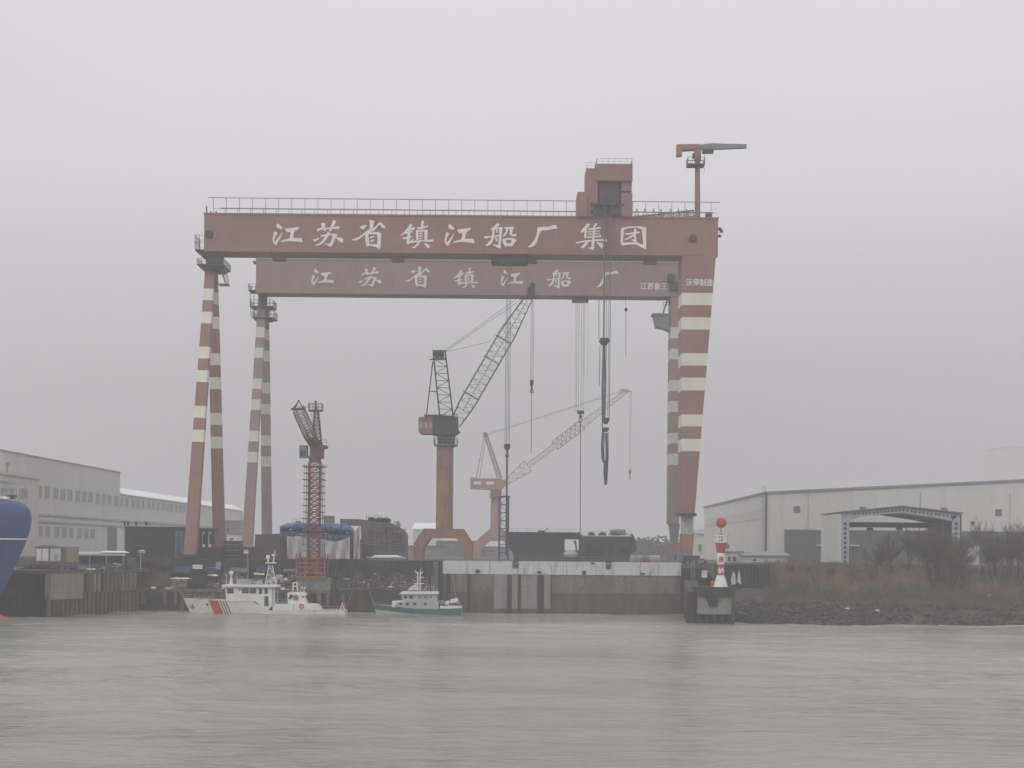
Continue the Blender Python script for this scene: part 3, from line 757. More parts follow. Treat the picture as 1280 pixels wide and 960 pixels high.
b = MB(); platform(b, at(543, 556, Y1).x, at(571.5, 556, Y1).x, Y1 - 2.8, Y1 + 2.8, zat(557, 556, Y1), 1.5); b.build('service_platform', M['grey'], pc)
b = MB(); b.prism(q1([(524, 522.5), (541, 521.5), (541, 543), (527, 543), (524, 541)]), Y1 - 2.6, Y1 + 2.6)
hs = b.build('machinery_house', M['tan'], pc)
b = MB()
for px in (526.5, 532.5, 538.5):
    p = at(px, 531, Y1 - 2.64); b.box(p.x - .38, p.x + .38, p.y - .02, p.y + .02, p.z - .75, p.z + .6)
b.build('window', M['lgrey'], hs)
b = MB(); b.prism(q1([(541, 519.5), (531, 519.5), (531, 521.4), (541.2, 521.4), (541.2, 544), (569, 544.5), (575, 540), (573, 538), (572.5, 522), (566, 521)]), Y1 - 2.9, Y1 + 2.9)
b.rail([at(543, 524, Y1 - 3), at(572, 524, Y1 - 3)], 1.1, 1.2, .08)
b.build('slewing_frame', M['dark'], pc)
b = MB()
ya, yb = Y1 - 2.2, Y1 + 2.2
for y in (ya, yb):
    b.bar(at(541.5, 440, y), at(549.5, 520, y), .34); b.bar(at(556.5, 440, y), at(566.5, 521, y), .34)
    b.bar(at(541, 452, y), at(533, 520, y), .26); b.bar(at(537, 489, y), at(547, 489.5, y), .2)
    n = 9
    for k in range(n + 1):
        t = k / n; L0 = at(541.5 + 8 * t, 440 + 80 * t, y); R0 = at(556.5 + 10 * t, 440 + 81 * t, y)
        b.bar(L0, R0, .13)
        if k < n:
            t2 = (k + 1) / n; L1 = at(541.5 + 8 * t2, 440 + 80 * t2, y); R1 = at(556.5 + 10 * t2, 440 + 81 * t2, y)
            if k % 2: b.bar(L0, R1, .13)
            else: b.bar(R0, L1, .13)
for t in (0, .25, .5, .75, 1):
    b.bar(at(541.5 + 8 * t, 440 + 80 * t, ya), at(541.5 + 8 * t, 440 + 80 * t, yb), .16); b.bar(at(556.5 + 10 * t, 440 + 81 * t, ya), at(556.5 + 10 * t, 440 + 81 * t, yb), .16)
b.bar(at(540.5, 438.5, ya), at(557.5, 438.5, ya), .3); b.bar(at(540.5, 438.5, yb), at(557.5, 438.5, yb), .3); b.bar(at(540.5, 448, ya), at(557.5, 448, ya), .25)
b.bar(at(537, 449.5, ya), at(556, 449.5, ya), .25); b.bar(at(541, 438, ya), at(541, 431, ya), .06)
b.build('a_frame', M['dark'], pc)
b = MB()
for px in (546, 552):
    p = at(px, 443.5, Y1); b.tube((p.x, Y1 - 1.9, p.z), (p.x, Y1 + 1.9, p.z), .62, n=12)
b.build('sheave', M['dark'], pc)
b = MB()
foot, tip = at(569, 530, Y1), at(661, 372, Y1)
dr = (tip - foot).normalized(); per = Vector((-dr.z, 0, dr.x)); side = Vector((0, 1, 0))
knots = [(0, 1.6, 2.4), (.16, 3.1, 3.6), (.72, 3.1, 3.6), (1, 1.2, 1.8)]
def jc_(t, i, j):
    for (a, w, h), (a2, w2, h2) in zip(knots, knots[1:]):
        if t <= a2 + 1e-6:
            f = (t - a) / (a2 - a); W_ = w + (w2 - w) * f; H_ = h + (h2 - h) * f; break
    return foot.lerp(tip, t) + side * i * W_ / 2 + per * j * H_ / 2
C4 = ((-1, -1), (1, -1), (1, 1), (-1, 1)); NB = 18
for k in range(NB):
    t, t2 = k / NB, (k + 1) / NB
    for q in range(4):
        A, B = C4[q], C4[(q + 1) % 4]
        b.bar(jc_(t, *A), jc_(t2, *A), .13)
        b.bar(jc_(t, *A), jc_(t, *B), .06)
        if k % 2: b.bar(jc_(t, *A), jc_(t2, *B), .06)
        else: b.bar(jc_(t, *B), jc_(t2, *A), .06)
for t in (.22, .5, .66): b.bar(jc_(t, -1, -1) - per * .3, jc_(t, -1, 1) + per * .3, .22)
b.bar(foot.lerp(tip, .1), foot.lerp(tip, .97), .12)
b.build('jib', M['jibgrey'], pc)
b = MB(); c = at(664, 366, Y1)
b.cbox(c, 1.8, 2.0, 2.6, tilt=0); b.cbox(c + Vector((-1.2, 0, -1.2)), 3.0, 1.4, .5); b.bar(at(658, 372, Y1), at(674, 373, Y1), .35); b.tube(c + Vector((.3, -1.1, 1.6)), c + Vector((.3, 1.1, 1.6)), .65, n=12)
b.rail([at(657, 371, Y1 - 1), at(672, 372, Y1 - 1)], 1.0, 1.0, .08)
b.build('jib_head', M['dark'], pc)
b = MB()
for dy in (-1.6, 1.6):
    for k, (a, c) in enumerate((((556, 438), (647, 373)), ((557, 439.5), (652, 374)))): b.tube(at(*a, Y1 + dy), at(*c, Y1 + dy), .055, n=5)
b.tube(at(557, 440, Y1), at(612, 427, Y1), .05, n=4); b.tube(at(612, 427, Y1), at(655, 375, Y1), .03, n=4)
b.build('luffing_rope', M['grey'], pc)
hook_set(pc, 665.2, 372, 479, 566, Y1, 3.2, 3, M['lgrey'], M['dark'], 4.6, 8, .07)

# ------------------------------------------------------------------ second, far portal crane
Y2 = 560.0; s2 = Y2 / F
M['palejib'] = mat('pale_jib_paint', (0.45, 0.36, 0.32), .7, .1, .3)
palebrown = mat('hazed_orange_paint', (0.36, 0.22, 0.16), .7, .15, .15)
pc2 = thing('portal_crane', 'faint orange portal crane in the haze, its long thin jib reaching far right', 'portal crane', (at(612, 698, Y2).x, Y2, 10))
q2 = lambda l: q1(l, Y2)
for dy in (-6, 4.5):
    b = MB(); b.prism(q2([(592, 700), (592, 682), (600, 672), (613, 661), (628, 661), (641, 673), (648, 684), (648, 700), (640, 700), (640, 686), (629, 676), (612, 676), (602, 686), (601, 700)]), Y2 + dy, Y2 + dy + 1.5)
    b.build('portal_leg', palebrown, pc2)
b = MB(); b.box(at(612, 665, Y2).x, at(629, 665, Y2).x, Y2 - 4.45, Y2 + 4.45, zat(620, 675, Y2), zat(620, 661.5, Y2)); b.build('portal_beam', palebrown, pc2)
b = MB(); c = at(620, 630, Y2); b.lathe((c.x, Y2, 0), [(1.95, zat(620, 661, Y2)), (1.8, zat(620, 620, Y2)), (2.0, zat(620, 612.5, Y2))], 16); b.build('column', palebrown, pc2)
b = MB(); platform(b, at(612, 621, Y2).x, at(630, 621, Y2).x, Y2 - 3, Y2 + 3, zat(620, 621, Y2), 1.3); b.build('service_platform', M['grey'], pc2)
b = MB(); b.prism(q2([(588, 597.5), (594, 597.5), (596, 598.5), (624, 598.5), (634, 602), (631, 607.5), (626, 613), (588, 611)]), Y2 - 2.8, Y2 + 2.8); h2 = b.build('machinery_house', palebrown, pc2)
b = MB(); p0, p1 = at(592, 605.5, Y2 - 2.85), at(617, 602, Y2 - 2.85); b.box(p0.x, p0.x + 2.7, p0.y - .02, p0.y + .03, p0.z, p1.z); b.build('window_strip', M['white'], h2)
b = MB(); b.box(p0.x + 4.3, p1.x, p0.y - .02, p0.y + .03, p0.z, p1.z); b.build('window_strip', M['white'], h2)
b = MB()
b.lattice(at(607, 543, Y2), at(624.5, 598, Y2), (0, 1, 0), 1.2, 4.4, 1.0, 1.6, 9, .3, .16)
for dy in (-1, 1): b.bar(at(605.5, 543, Y2 + dy), at(595.5, 597.5, Y2 + dy * 2), .22); b.bar(at(607.5, 545, Y2 + dy), at(599.5, 597.5, Y2 + dy * 2), .2)
b.bar(at(598, 575, Y2), at(602, 575, Y2), .2); b.cbox(at(606.5, 543, Y2), 1.4, 2, 1.2)
b.build('a_frame', M['redold'], pc2)
b = MB()
f2, t2_ = at(629, 606, Y2), at(783, 489, Y2)
b.lattice(f2, f2.lerp(t2_, .2), (0, 1, 0), 2, 3, 1.5, 4.4, 4, .18, .1); b.lattice(f2.lerp(t2_, .2), f2.lerp(t2_, .42), (0, 1, 0), 3, 3, 1.6, 1.6, 5, .16, .08)
b.lattice(f2.lerp(t2_, .42), f2.lerp(t2_, .64), (0, 1, 0), 3, 3, 3.4, 3.4, 6, .24, .14); b.lattice(f2.lerp(t2_, .64), t2_, (0, 1, 0), 3, 1.4, 2.4, 1.2, 8, .16, .08)
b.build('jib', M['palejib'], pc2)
b = MB(); b.cbox(at(781, 488, Y2), 2.6, 2, 1); b.bar(at(775, 487, Y2), at(789, 489, Y2), .5); b.build('jib_head', M['lgrey'], pc2)
b = MB()
for dy in (-.8, .8): b.tube(at(607, 543, Y2 + dy), at(779, 487.5, Y2 + dy), .09, n=4); b.tube(at(608, 544, Y2 + dy), at(779, 489, Y2 + dy), .09, n=4)
b.build('luffing_rope', M['lgrey'], pc2)
hook_set(pc2, 788, 489, 590, 0, Y2, 1.6, 2, M['lgrey'], M['grey'], 3.4, 6)

# ------------------------------------------------------------------ blue lattice stair tower
YT = 384.0
blue = mat('blue_steel', (0.055, 0.085, 0.22), .6, .2, .5)
st = thing('stair_tower', 'narrow blue lattice stair tower beside the dark hull blocks', 'stair tower', (at(629.5, 700, YT).x, YT, 10))
b = MB(); x0_, x1_ = at(624, 660, YT).x, at(635, 660, YT).x
zt_, zb_ = zat(629, 621, YT), 10.0
for x in (x0_, x1_):
    for dy in (0, 2.2): b.bar((x, YT + dy, zb_), (x, YT + dy, zt_), .42 if x == x0_ else .55)
n = 8
for k in range(n + 1):
    z = zb_ + (zt_ - zb_) * k / n
    b.bar((x0_, YT, z), (x1_, YT, z), .2); b.bar((x0_, YT + 2.2, z), (x1_, YT + 2.2, z), .2); b.bar((x0_, YT, z), (x0_, YT + 2.2, z), .2); b.bar((x1_, YT, z), (x1_, YT + 2.2, z), .2)
b.bar((x0_ - .4, YT, zt_), (x1_ + .5, YT, zt_), .4)
b.build('frame', blue, st)
for k in range(n):
    z = zb_ + (zt_ - zb_) * k / n; z2 = zb_ + (zt_ - zb_) * (k + 1) / n
    b = MB(); a, c = ((x0_, z), (x1_, z2)) if k % 2 else ((x1_, z), (x0_, z2))
    b.bar((a[0], YT + 1.1, a[1]), (c[0], YT + 1.1, c[1]), .9, .16); b.bar((a[0], YT + .6, a[1] + 1), (c[0], YT + .6, c[1] + 1), .08)
    b.build('stair_flight', M['lgrey'], st)

# ------------------------------------------------------------------ red lattice tower crane on its block
YC = 312.0; sC = YC / F
tcn = thing('tower_crane', 'red lattice tower crane with stub jib, scaffold decks all up its mast', 'tower crane', (at(390, 722, YC).x, YC, zat(390, 724, YC)))
b = MB()
b0, b1 = at(390.2, 708, YC), at(394.2, 576, YC)
cx = b0.x + .15
b.lattice((cx, YC + 1.1, zat(390, 716, YC)), (cx + .1, YC + 1.1, zat(394, 577, YC)), (1, 0, 0), 2.1, 2.1, 2.1, 2.1, 21, .32, .14); b.build('mast', M['latred'], tcn)
for k in range(15):
    py = 583 + k * 8.1
    b = MB(); w = (1.95 if k % 2 else 2.15); z = zat(392, py, YC)
    b.box(cx - w, cx - 1.2, YC - .9, YC + 3, z - .1, z); b.box(cx + 1.2, cx + w, YC - .9, YC + 3, z - .1, z); b.box(cx - 1.2, cx + 1.2, YC - .9, YC - .25, z - .1, z)
    b.build('scaffold_deck', M['dark'], tcn)
b = MB()
for sx in (-1.75, -1.35, 1.5, 1.85):
    for dy in (-.8, 2.9): b.bar((cx + sx, YC + dy, zat(392, 702, YC)), (cx + sx, YC + dy, zat(392, 580, YC)), .07)
b.bar(at(377, 581.5, YC - .8), at(411, 581.5, YC - .8), .09)
b.build('scaffold_pole', M['grey'], tcn)
b = MB()
xa, xb_ = at(371.5, 707, YC).x, at(407, 707, YC).x
for x in (xa, xb_):
    for y in (YC - 1.2, YC + 3.6): b.bar((x, y, zat(390, 722, YC)), (x, y, zat(390, 692, YC)), .26)
for x in (xa + 1.7, xb_ - 1.7): b.bar((x, YC - 1.2, zat(390, 722, YC)), (x, YC - 1.2, zat(390, 700, YC)), .22)
for py in (698, 704, 709, 716, 721):
    z = zat(390, py, YC)
    for y in (YC - 1.2, YC + 3.6): b.bar((xa, y, z), (xb_, y, z), .2)
    for x in (xa, xb_): b.bar((x, YC - 1.2, z), (x, YC + 3.6, z), .18)
z0, z1 = zat(390, 722, YC), zat(390, 709, YC)
b.bar((xa, YC - 1.25, z0), (cx, YC - 1.25, z1), .2); b.bar((xb_, YC - 1.25, z0), (cx, YC - 1.25, z1), .2)
b.build('base_frame', M['latred'], tcn)
b = MB()
T = lambda x, y, dy=0: at(x, y, YC + 1 + dy)
b.lathe((cx + .1, YC + 1.1, 0), [(1.15, zat(394, 577, YC)), (1.25, zat(394, 571, YC)), (.95, zat(394, 566, YC)), (1.0, zat(394, 560, YC))], 12); b.build('slewing_ring', M['towerbrown'], tcn)
b = MB()
b.prism([(T(x, y).x, T(x, y).z) for x, y in ((388.5, 573), (404, 573), (404.5, 562), (402, 552), (395, 548), (386, 550), (388, 560))], YC - .2, YC + 2.4)
b.box(T(401, 558).x, T(409, 558).x, YC - .6, YC + 2.8, T(400, 560.5).z, T(400, 557).z); b.rail([T(402, 557, -1.5), T(408.5, 557, -1.5)], 1.1, .8, .08)
b.build('slewing_frame', M['towerbrown'], tcn)
b = MB(); b.box(T(375.2, 573).x, T(384.5, 573).x, YC - .4, YC + 1.8, T(380, 572.5).z, T(380, 557).z); cab = b.build('operator_cab', M['grey'], tcn)
b = MB(); b.box(T(376.2, 573).x, T(383.5, 573).x, YC - .46, YC - .41, T(380, 570).z, T(380, 564).z); b.build('window', M['glass'], cab)
b = MB(); b.box(T(384.6, 573).x, T(389, 573).x, YC, YC + 1.4, T(380, 571.5).z, T(380, 570).z); b.build('cab_bracket', M['dark'], tcn)
# jib leans left and towards the water
jf = T(393, 556); jt = at(373, 511.5, YC - 14)
b = MB(); jm = jf.lerp(jt, .32)
b.lattice(jf, jm, (1, -.25, 0), 1.4, 1.8, 1.1, 1.6, 4, .2, .1); b.lattice(jm, jt, (1, -.25, 0), 1.9, 1.9, 1.6, 1.3, 9, .14, .05)
b.build('jib', M['towerbrown'], tcn)
b = MB(); ap = at(373.4, 501, YC - 14.3); w = Vector((1.02, 0, 0)); dd = Vector((0, 1.4, 0))
for p in (jt - w, jt + w, jt - w + dd, jt + w + dd): b.bar(p, ap, .13)
b.bar(jt - w * 1.3, jt + w * 1.3, .4); b.sphere(ap, .2, 6); b.build('jib_head', M['dark'], tcn)
b = MB(); b.lattice(T(397, 556), T(395, 512), (1, 0, 0), 1.5, .7, 1.6, .7, 9, .17, .09); b.bar(T(389.5, 516), T(391.5, 540), .1); b.bar(T(392, 516), T(391.5, 540), .08)
b.bar(T(395, 512), T(394.6, 503), .45, w1=.15); b.sphere(T(394.6, 502), .25, 6); b.build('a_frame', M['dark'], tcn)
b = MB(); platform(b, T(386.2, 512).x, T(402.8, 512).x, YC, YC + 2.2, T(394, 512.5).z, 1.25); b.build('head_platform', M['dark'], tcn)
b = MB(); b.tube(T(379.5, 509), T(387, 509.5), .04, n=4); b.tube(T(399, 512), T(402, 548), .05, n=4); b.tube(jt, T(394, 504), .04, n=4); b.build('luffing_rope', M['grey'], tcn)
# ------------------------------------------------------------------ buildings
clad = mat('pale_cladding', (0.68, 0.68, 0.645), .7, .05, .1, streak=1, fine=.03)
cladold = mat('greyed_cladding', (0.60, 0.60, 0.57), .75, .07, .08, streak=1, fine=.04)
clad_dark = mat('slate_cladding', (0.115, 0.135, 0.145), .7, .1, .1, streak=1)
roofm = mat('grey_roof_sheet', (0.27, 0.29, 0.30), .6, .15, .2)
plaster = mat('old_cream_plaster', (0.62, 0.60, 0.52), .85, .1, .12, streak=1, rust=(0.42, 0.40, .34), rust_amt=.3)
winglass = mat('milky_window', (0.22, 0.24, 0.24), .35, .25, .6)
trimw = mat('pale_trim', (0.66, 0.66, 0.64), .7, .05, .4)
snow = mat('pale_roof_sheet', (0.84, 0.86, 0.87), .4, .06, .3)
XH = -130.0                       # the long hall's wall runs straight away from the river
def hallY(px): return 2000 * XH / (px - 680)
def hx(Y): return XH + .02 * Y
hall = thing('assembly_hall', 'long pale grey shipyard hall with two rows of windows, high front part', 'hall', (hx(450) - 30, 450, 10))
def wallpoly(mb, ya, yb, za, zb_, t=.5, m=0, out=0.0):
    """slab of wall in the hall's plane from ya to yb; za, zb_ = (bottom, top) at each end"""
    xa, xb = hx(ya) + out, hx(yb) + out
    mb.hexa([(xa - t, ya, za[0]), (xa, ya, za[0]), (xb, yb, zb_[0]), (xb - t, yb, zb_[0]), (xa - t, ya, za[1]), (xa, ya, za[1]), (xb, yb, zb_[1]), (xb - t, yb, zb_[1])], m)
Ya, Yb_, Yc = 330.0, 490.0, 690.0
ZH, ZL = 35.2, 28.6
b = MB()
b.hexa([(hx(Ya) - 70, Ya, 10), (hx(Ya), Ya, 10), (hx(Yb_), Yb_, 10), (hx(Yb_) - 70, Yb_, 10), (hx(Ya) - 70, Ya, ZH), (hx(Ya), Ya, ZH), (hx(Yb_), Yb_, ZH), (hx(Yb_) - 70, Yb_, ZH)])
b.hexa([(hx(Yb_) - 70, Yb_ + .01, 10), (hx(Yb_), Yb_ + .01, 10), (hx(Yc), Yc, 10), (hx(Yc) - 70, Yc, 10), (hx(Yb_) - 70, Yb_ + .01, ZL), (hx(Yb_), Yb_ + .01, ZL), (hx(Yc), Yc, ZL), (hx(Yc) - 70, Yc, ZL)])
hw = b.build('wall', cladold, hall)
b = MB(); wallpoly(b, Ya, Yb_, (ZH, ZH + .25), (ZH, ZH + .25), 1.2, 0, .3); b.build('roof_edge', M['lgrey'], hall)
b = MB(); xa_, xc_ = hx(Yb_ + .5) + .6, hx(Yc) + .6; ya_ = Yb_ + .5
b.hexa([(xa_ - 5, ya_, ZL + .01), (xa_, ya_, ZL + .01), (xc_, Yc, ZL + .01), (xc_ - 5, Yc, ZL + .01), (xa_ - 5, ya_, ZL + 2.6), (xa_ - .1, ya_, ZL + .3), (xc_ - .1, Yc, ZL + .3), (xc_ - 5, Yc, ZL + 2.6)])
b.build('roof_edge', snow, hall, label='bright white roof edge of the low rear part')
for z, h in ((20.4, .55), (18.7, .5)):
    b = MB(); wallpoly(b, Ya, Yc, (z, z + h), (z, z + h), .9, 0, .5); b.build('cornice', M['lgrey'], hall)
def window(parent, Yw, z0, z1, w, out=.04, X=None, mull=2):
    X = X or hx
    x = X(Yw)
    b = MB(); t = .12
    for (a, c, d, e_) in ((Yw - w / 2, Yw + w / 2, z0 - t, z0), (Yw - w / 2, Yw + w / 2, z1, z1 + t), (Yw - w / 2 - t, Yw - w / 2, z0 - t, z1 + t), (Yw + w / 2, Yw + w / 2 + t, z0 - t, z1 + t)):
        b.box(x, x + .14, a, c, d, e_)
    for k in range(1, mull): b.box(x + .05, x + .12, Yw - w / 2 + w * k / mull - .06, Yw - w / 2 + w * k / mull + .06, z0, z1)
    fr = b.build('window', trimw, parent)
    b = MB(); b.box(x - .02, x + .05, Yw - w / 2, Yw + w / 2, z0, z1); b.build('pane', winglass, fr)
k = 0
Yw = 398.0
while Yw < 600:
    window(hw, Yw, 25.0, 28.0 if Yw < 486 else 27.6, 4.0); Yw += 6.2 if k % 3 else 7.6; k += 1
k = 0; Yw = 398.0
while Yw < 462:
    window(hw, Yw, 14.9, 17.6, 4.2); Yw += 6.4 if k % 3 else 8.0; k += 1
b = MB(); wallpoly(b, hallY(134), hallY(144), (10, 18.2), (10, 18.2), .2, 0, .15); b.build('hall_door', clad_dark, hall)
b = MB(); wallpoly(b, hallY(144.6), hallY(151), (10, 18.2), (10, 18.2), .3, 0, .5); b.build('door_leaf', clad, hall)
# left white three storey block
XO = -122.0
def ox(Y): return XO + .02 * Y
Yo = 2000 * XO / (48 - 680)
ofc = thing('office_block', 'cream plastered flat-roofed block behind the blue bow, windows along its top floor', 'office building', (ox(360) - 8, 360, 10))
b = MB(); zo = zat(48, 599.5, Yo); b.hexa([(ox(325) - 6.5, 325, 10), (ox(325), 325, 10), (ox(Yo), Yo, 10), (ox(Yo) - 6.5, Yo, 10), (ox(325) - 6.5, 325, zo), (ox(325), 325, zo), (ox(Yo), Yo, zo), (ox(Yo) - 6.5, Yo, zo)])
ow = b.build('wall', plaster, ofc)
b = MB(); b.hexa([(ox(325) - 6.8, 325, zo), (ox(325) + .3, 325, zo), (ox(Yo) + .3, Yo + .3, zo), (ox(Yo) - 6.8, Yo + .3, zo), (ox(325) - 6.8, 325, zo + .6), (ox(325) + .3, 325, zo + .6), (ox(Yo) + .3, Yo + .3, zo + .6), (ox(Yo) - 6.8, Yo + .3, zo + .6)]); b.build('parapet', plaster, ofc)
for px in (4, 15.5, 29):
    Yw = 2000 * XO / (px - 680); window(ow, Yw, zat(px, 622.5, Yw), zat(px, 610.5, Yw), 5.4, X=ox)
for px in (4, 15.5, 29):
    Yw = 2000 * XO / (px - 680); window(ow, Yw, zat(px, 652, Yw), zat(px, 641, Yw), 5.4, X=ox)
b = MB()
for zz_ in (zo - 1.6, zo - 9.5): b.box(ox(350) , ox(350) + .5, 326, Yo, zz_, zz_ + .2)
b.build('ledge', plaster, ofc)
b = MB(); b.bar((ox(372) - 3, 372, zo + .6), (ox(372) - 3, 372, zo + 2.9), .25); b.cbox((ox(372) - 3, 372, zo + 3), .7, .7, .6); b.build('chimney', M['grey'], ofc)

# right hall
Yr = 420.0
rx0 = at(958, 650, Yr).x
rh = thing('shipyard_hall', 'large off-white sheet hall on the right with wide slate grey doors', 'hall', (rx0 + 60, Yr + 40, 10))
ze = zat(958, 617, Yr); zp = zat(1280, 601.5, Yr)
xp = at(1330, 601, Yr).x
zpk = zp + (zp - ze) * 50 / 322
b = MB(); b.prism([(rx0, 10), (rx0, ze), (xp, zpk), (xp + (xp - rx0), ze), (xp + (xp - rx0), 10)], Yr, Yr + 136)
dz = zat(980, 662, Yr)
for k in range(26):
    x = rx0 + 4 + k * 6.1; zt_k = ze + (zpk - ze) * min(1, (x - rx0) / (xp - rx0))
    b.box(x - .05, x + .05, Yr - .05, Yr - .004, (dz + .05 if x > at(979, 680, Yr).x else 10), zt_k - .1, 1)
for k in range(22): y = Yr + 5 + k * 6; b.box(rx0 - .05, rx0 - .004, y - .05, y + .05, 10, ze - 6.6, 1)
rw = b.build('wall', [clad, cladold], rh)
b = MB(); b.prism([(rx0 - .4, ze), (rx0 - .4, ze + .55), (xp, zpk + .55), (xp, zpk)], Yr - .5, Yr + 136.3); b.prism([(xp + .01, zpk), (xp + .01, zpk + .55), (2 * xp - rx0, ze + .55), (2 * xp - rx0, ze)], Yr - .5, Yr + 136.3); b.build('roof', roofm, rh)
b = MB(); dz = zat(980, 662, Yr)
b.box(at(980.5, 680, Yr).x, at(1030, 680, Yr).x, Yr - .3, Yr - .02, 10, dz); b.build('hall_door', clad_dark, rh)
b = MB(); b.box(at(1062, 680, Yr).x, at(1420, 680, Yr).x, Yr - .3, Yr - .02, 10, dz); b.build('hall_door', clad_dark, rh)
b = MB(); b.box(at(1031, 680, Yr).x, at(1061, 680, Yr).x, Yr - .35, Yr - .02, 10, dz); b.build('hall_door', clad_dark, rh)
for a, c in ((1020, 1030), (1061, 1073), (1225, 1240)):
    b = MB(); x0_, x1_ = at(a, 680, Yr).x, at(c, 680, Yr).x; xm = (x0_ + x1_) / 2
    b.box(x0_, x1_, Yr - 1.5, Yr - .36, zat(a, 682.5, Yr), zat(a, 681, Yr)); b.build('canopy', trimw, rh)
for px in (1010, 1150, 1262): b = MB(); x = at(px, 640, Yr).x; b.tube((x, Yr - .14, dz + .1), (x, Yr - .14, ze + .6), .09, n=6); b.build('downpipe', M['lgrey'], rw)
for px, py, w in ((996, 636.5, 8), (1078.5, 637.5, 8), (1180, 638.5, 8), (1248, 640.5, 8)):
    b = MB(); p = at(px, py, Yr - .05); h = w * Yr / F / 2
    b.box(p.x - h, p.x + h, p.y - .1, p.y + .04, p.z - h, p.z + h)
    for q in range(5): b.box(p.x - h * .9, p.x + h * .9, p.y - .2, p.y - .1, p.z - h + h * .4 * q + .05, p.z - h + h * .4 * q + .25)
    b.build('vent', M['grey'], rw)
b = MB(); b.box(rx0 - .45, rx0 + .1, Yr - .45, Yr - .02, 10, ze); b.build('corner_trim', clad_dark, rh)
b = MB(); b.hexa([(rx0 - .12, Yr + 2, ze - 6.5), (rx0 - .01, Yr + 2, ze - 6.5), (rx0 - .01, Yr + 130, ze - 6.5), (rx0 - .12, Yr + 130, ze - 6.5), (rx0 - .12, Yr + 2, ze - 4), (rx0 - .01, Yr + 2, ze - 4), (rx0 - .01, Yr + 130, ze - 4), (rx0 - .12, Yr + 130, ze - 4)]); b.build('light_band', cladold, rh, label='greenish translucent strip along the side wall')
b = MB(); px = rx0 - .8
for x in (px - .35, px + .35): b.bar((x, Yr - .8, 10.2), (x, Yr - .8, ze + 2.2), .09)
z = 10.5
while z < ze + 2: b.bar((px - .35, Yr - .8, z), (px + .35, Yr - .8, z), .06); z += .45
b.build('access_ladder', M['grey'], rh)
b = MB(); p = at(1216, 654, Yr - .3); b.lathe(p, [(.4, -.2), (.5, .2), (.15, .5)], 8); b.build('wall_lamp', M['dark'], rh)

# portal frame shed in front of it, open at both ends
Yp = 372.0
ps = thing('portal_shed', 'open-ended steel frame shed with holed white girders in front of the right hall', 'shed', (at(1127, 690, Yp).x, Yp + 11, 10))
steel = mat('pale_blue_steel', (0.36, 0.40, 0.43), .6, .12, .4, rust=(.2, .17, .15), rust_amt=.15)
def P(x, y, Y=Yp): p = at(x, y, Y); return (p.x, p.z)
def holes(mb, a, c, n, y, r, m=1):
    for k in range(n):
        t = (k + .5) / n; x = a[0] + (c[0] - a[0]) * t; z = a[1] + (c[1] - a[1]) * t
        mb.tube((x, y - .03, z), (x, y + .01, z), r, n=8, m=m)
for kk in range(4):
    y0_ = Yp + kk * 7.4
    b = MB(); 
    lft = [P(1052, 716), P(1052, 641.5), P(1061, 640), P(1062, 648), P(1060.5, 716)]
    raf = [P(1061.2, 640), P(1127, 634.5), P(1199, 642.5), P(1190, 651.5), P(1172, 647.8), P(1127, 641), P(1095, 643.5), P(1074, 646.5), P(1062.2, 651)]
    rgt = [P(1190.2, 645), P(1200, 643.5), P(1200, 716), P(1190.5, 716)]
    b.prism(lft, y0_, y0_ + .5); holes(b, P(1056.5, 652), P(1056.5, 705), 9, y0_, .42)
    b.build('column', [steel, M['dark']], ps)
    b = MB(); b.prism(rgt, y0_, y0_ + .5); holes(b, P(1195, 652), P(1195, 705), 9, y0_, .42); b.build('column', [steel, M['dark']], ps)
    b = MB(); b.prism(raf, y0_, y0_ + .5); holes(b, P(1067, 643), P(1127, 637.6), 13, y0_, .26); holes(b, P(1127, 637.6), P(1192, 646), 13, y0_, .26); b.build('rafter', [steel, M['dark']], ps)
b = MB(); e0, e1, e2 = P(1050, 641.2), P(1127, 633.6), P(1203, 642.4)
b.prism([e0, e1, (e1[0], e1[1] + .3), (e0[0], e0[1] + .3)], Yp - .7, Yp + 24); b.prism([(e1[0] + .01, e1[1]), e2, (e2[0], e2[1] + .3), (e1[0] + .01, e1[1] + .3)], Yp - .7, Yp + 24); b.build('roof', clad_dark, ps)
lx = P(1051.3, 690)[0]; rx_ = P(1200.6, 690)[0]
b = MB(); b.box(lx - .2, lx, Yp - .1, Yp + 23.4, zat(1051, 703.5, Yp), e0[1] - .1); b.build('side_wall', clad, ps)
b = MB(); ix_ = P(1191, 690)[0]; b.box(ix_, ix_ + .12, Yp + .55, Yp + 23.3, 10, zat(1191, 652, Yp)); b.build('shade_lining', M['dark'], ps)  # dark sheet added here, its colour stands in for shade inside the shed
b = MB(); b.box(rx_, rx_ + .2, Yp - .1, Yp + 23.4, zat(1200, 712, Yp), e2[1] - .1); b.build('side_wall', clad_dark, ps)
b = MB(); b.box(P(1062, 660)[0], P(1189, 660)[0], Yp + 14, Yp + 15.2, zat(1120, 659.5, Yp + 14), zat(1120, 653, Yp + 14)); cr_ = b.build('crane_beam', M['dark'], ps)
for px in (1088, 1125):
    b = MB(); p = at(px, 661, Yp + 14); b.prism([(p.x - .8, p.z - .35), (p.x - .5, p.z + .3), (p.x + .5, p.z + .3), (p.x + .8, p.z - .35)], Yp + 13.9, Yp + 15.4); b.build('hoist', M['dark'], cr_)
b = MB(); b.tube(at(1088, 662, Yp + 14.5), at(1088, 674, Yp + 14.5), .08, n=5); b.build('hoist_rope', M['dark'], cr_)

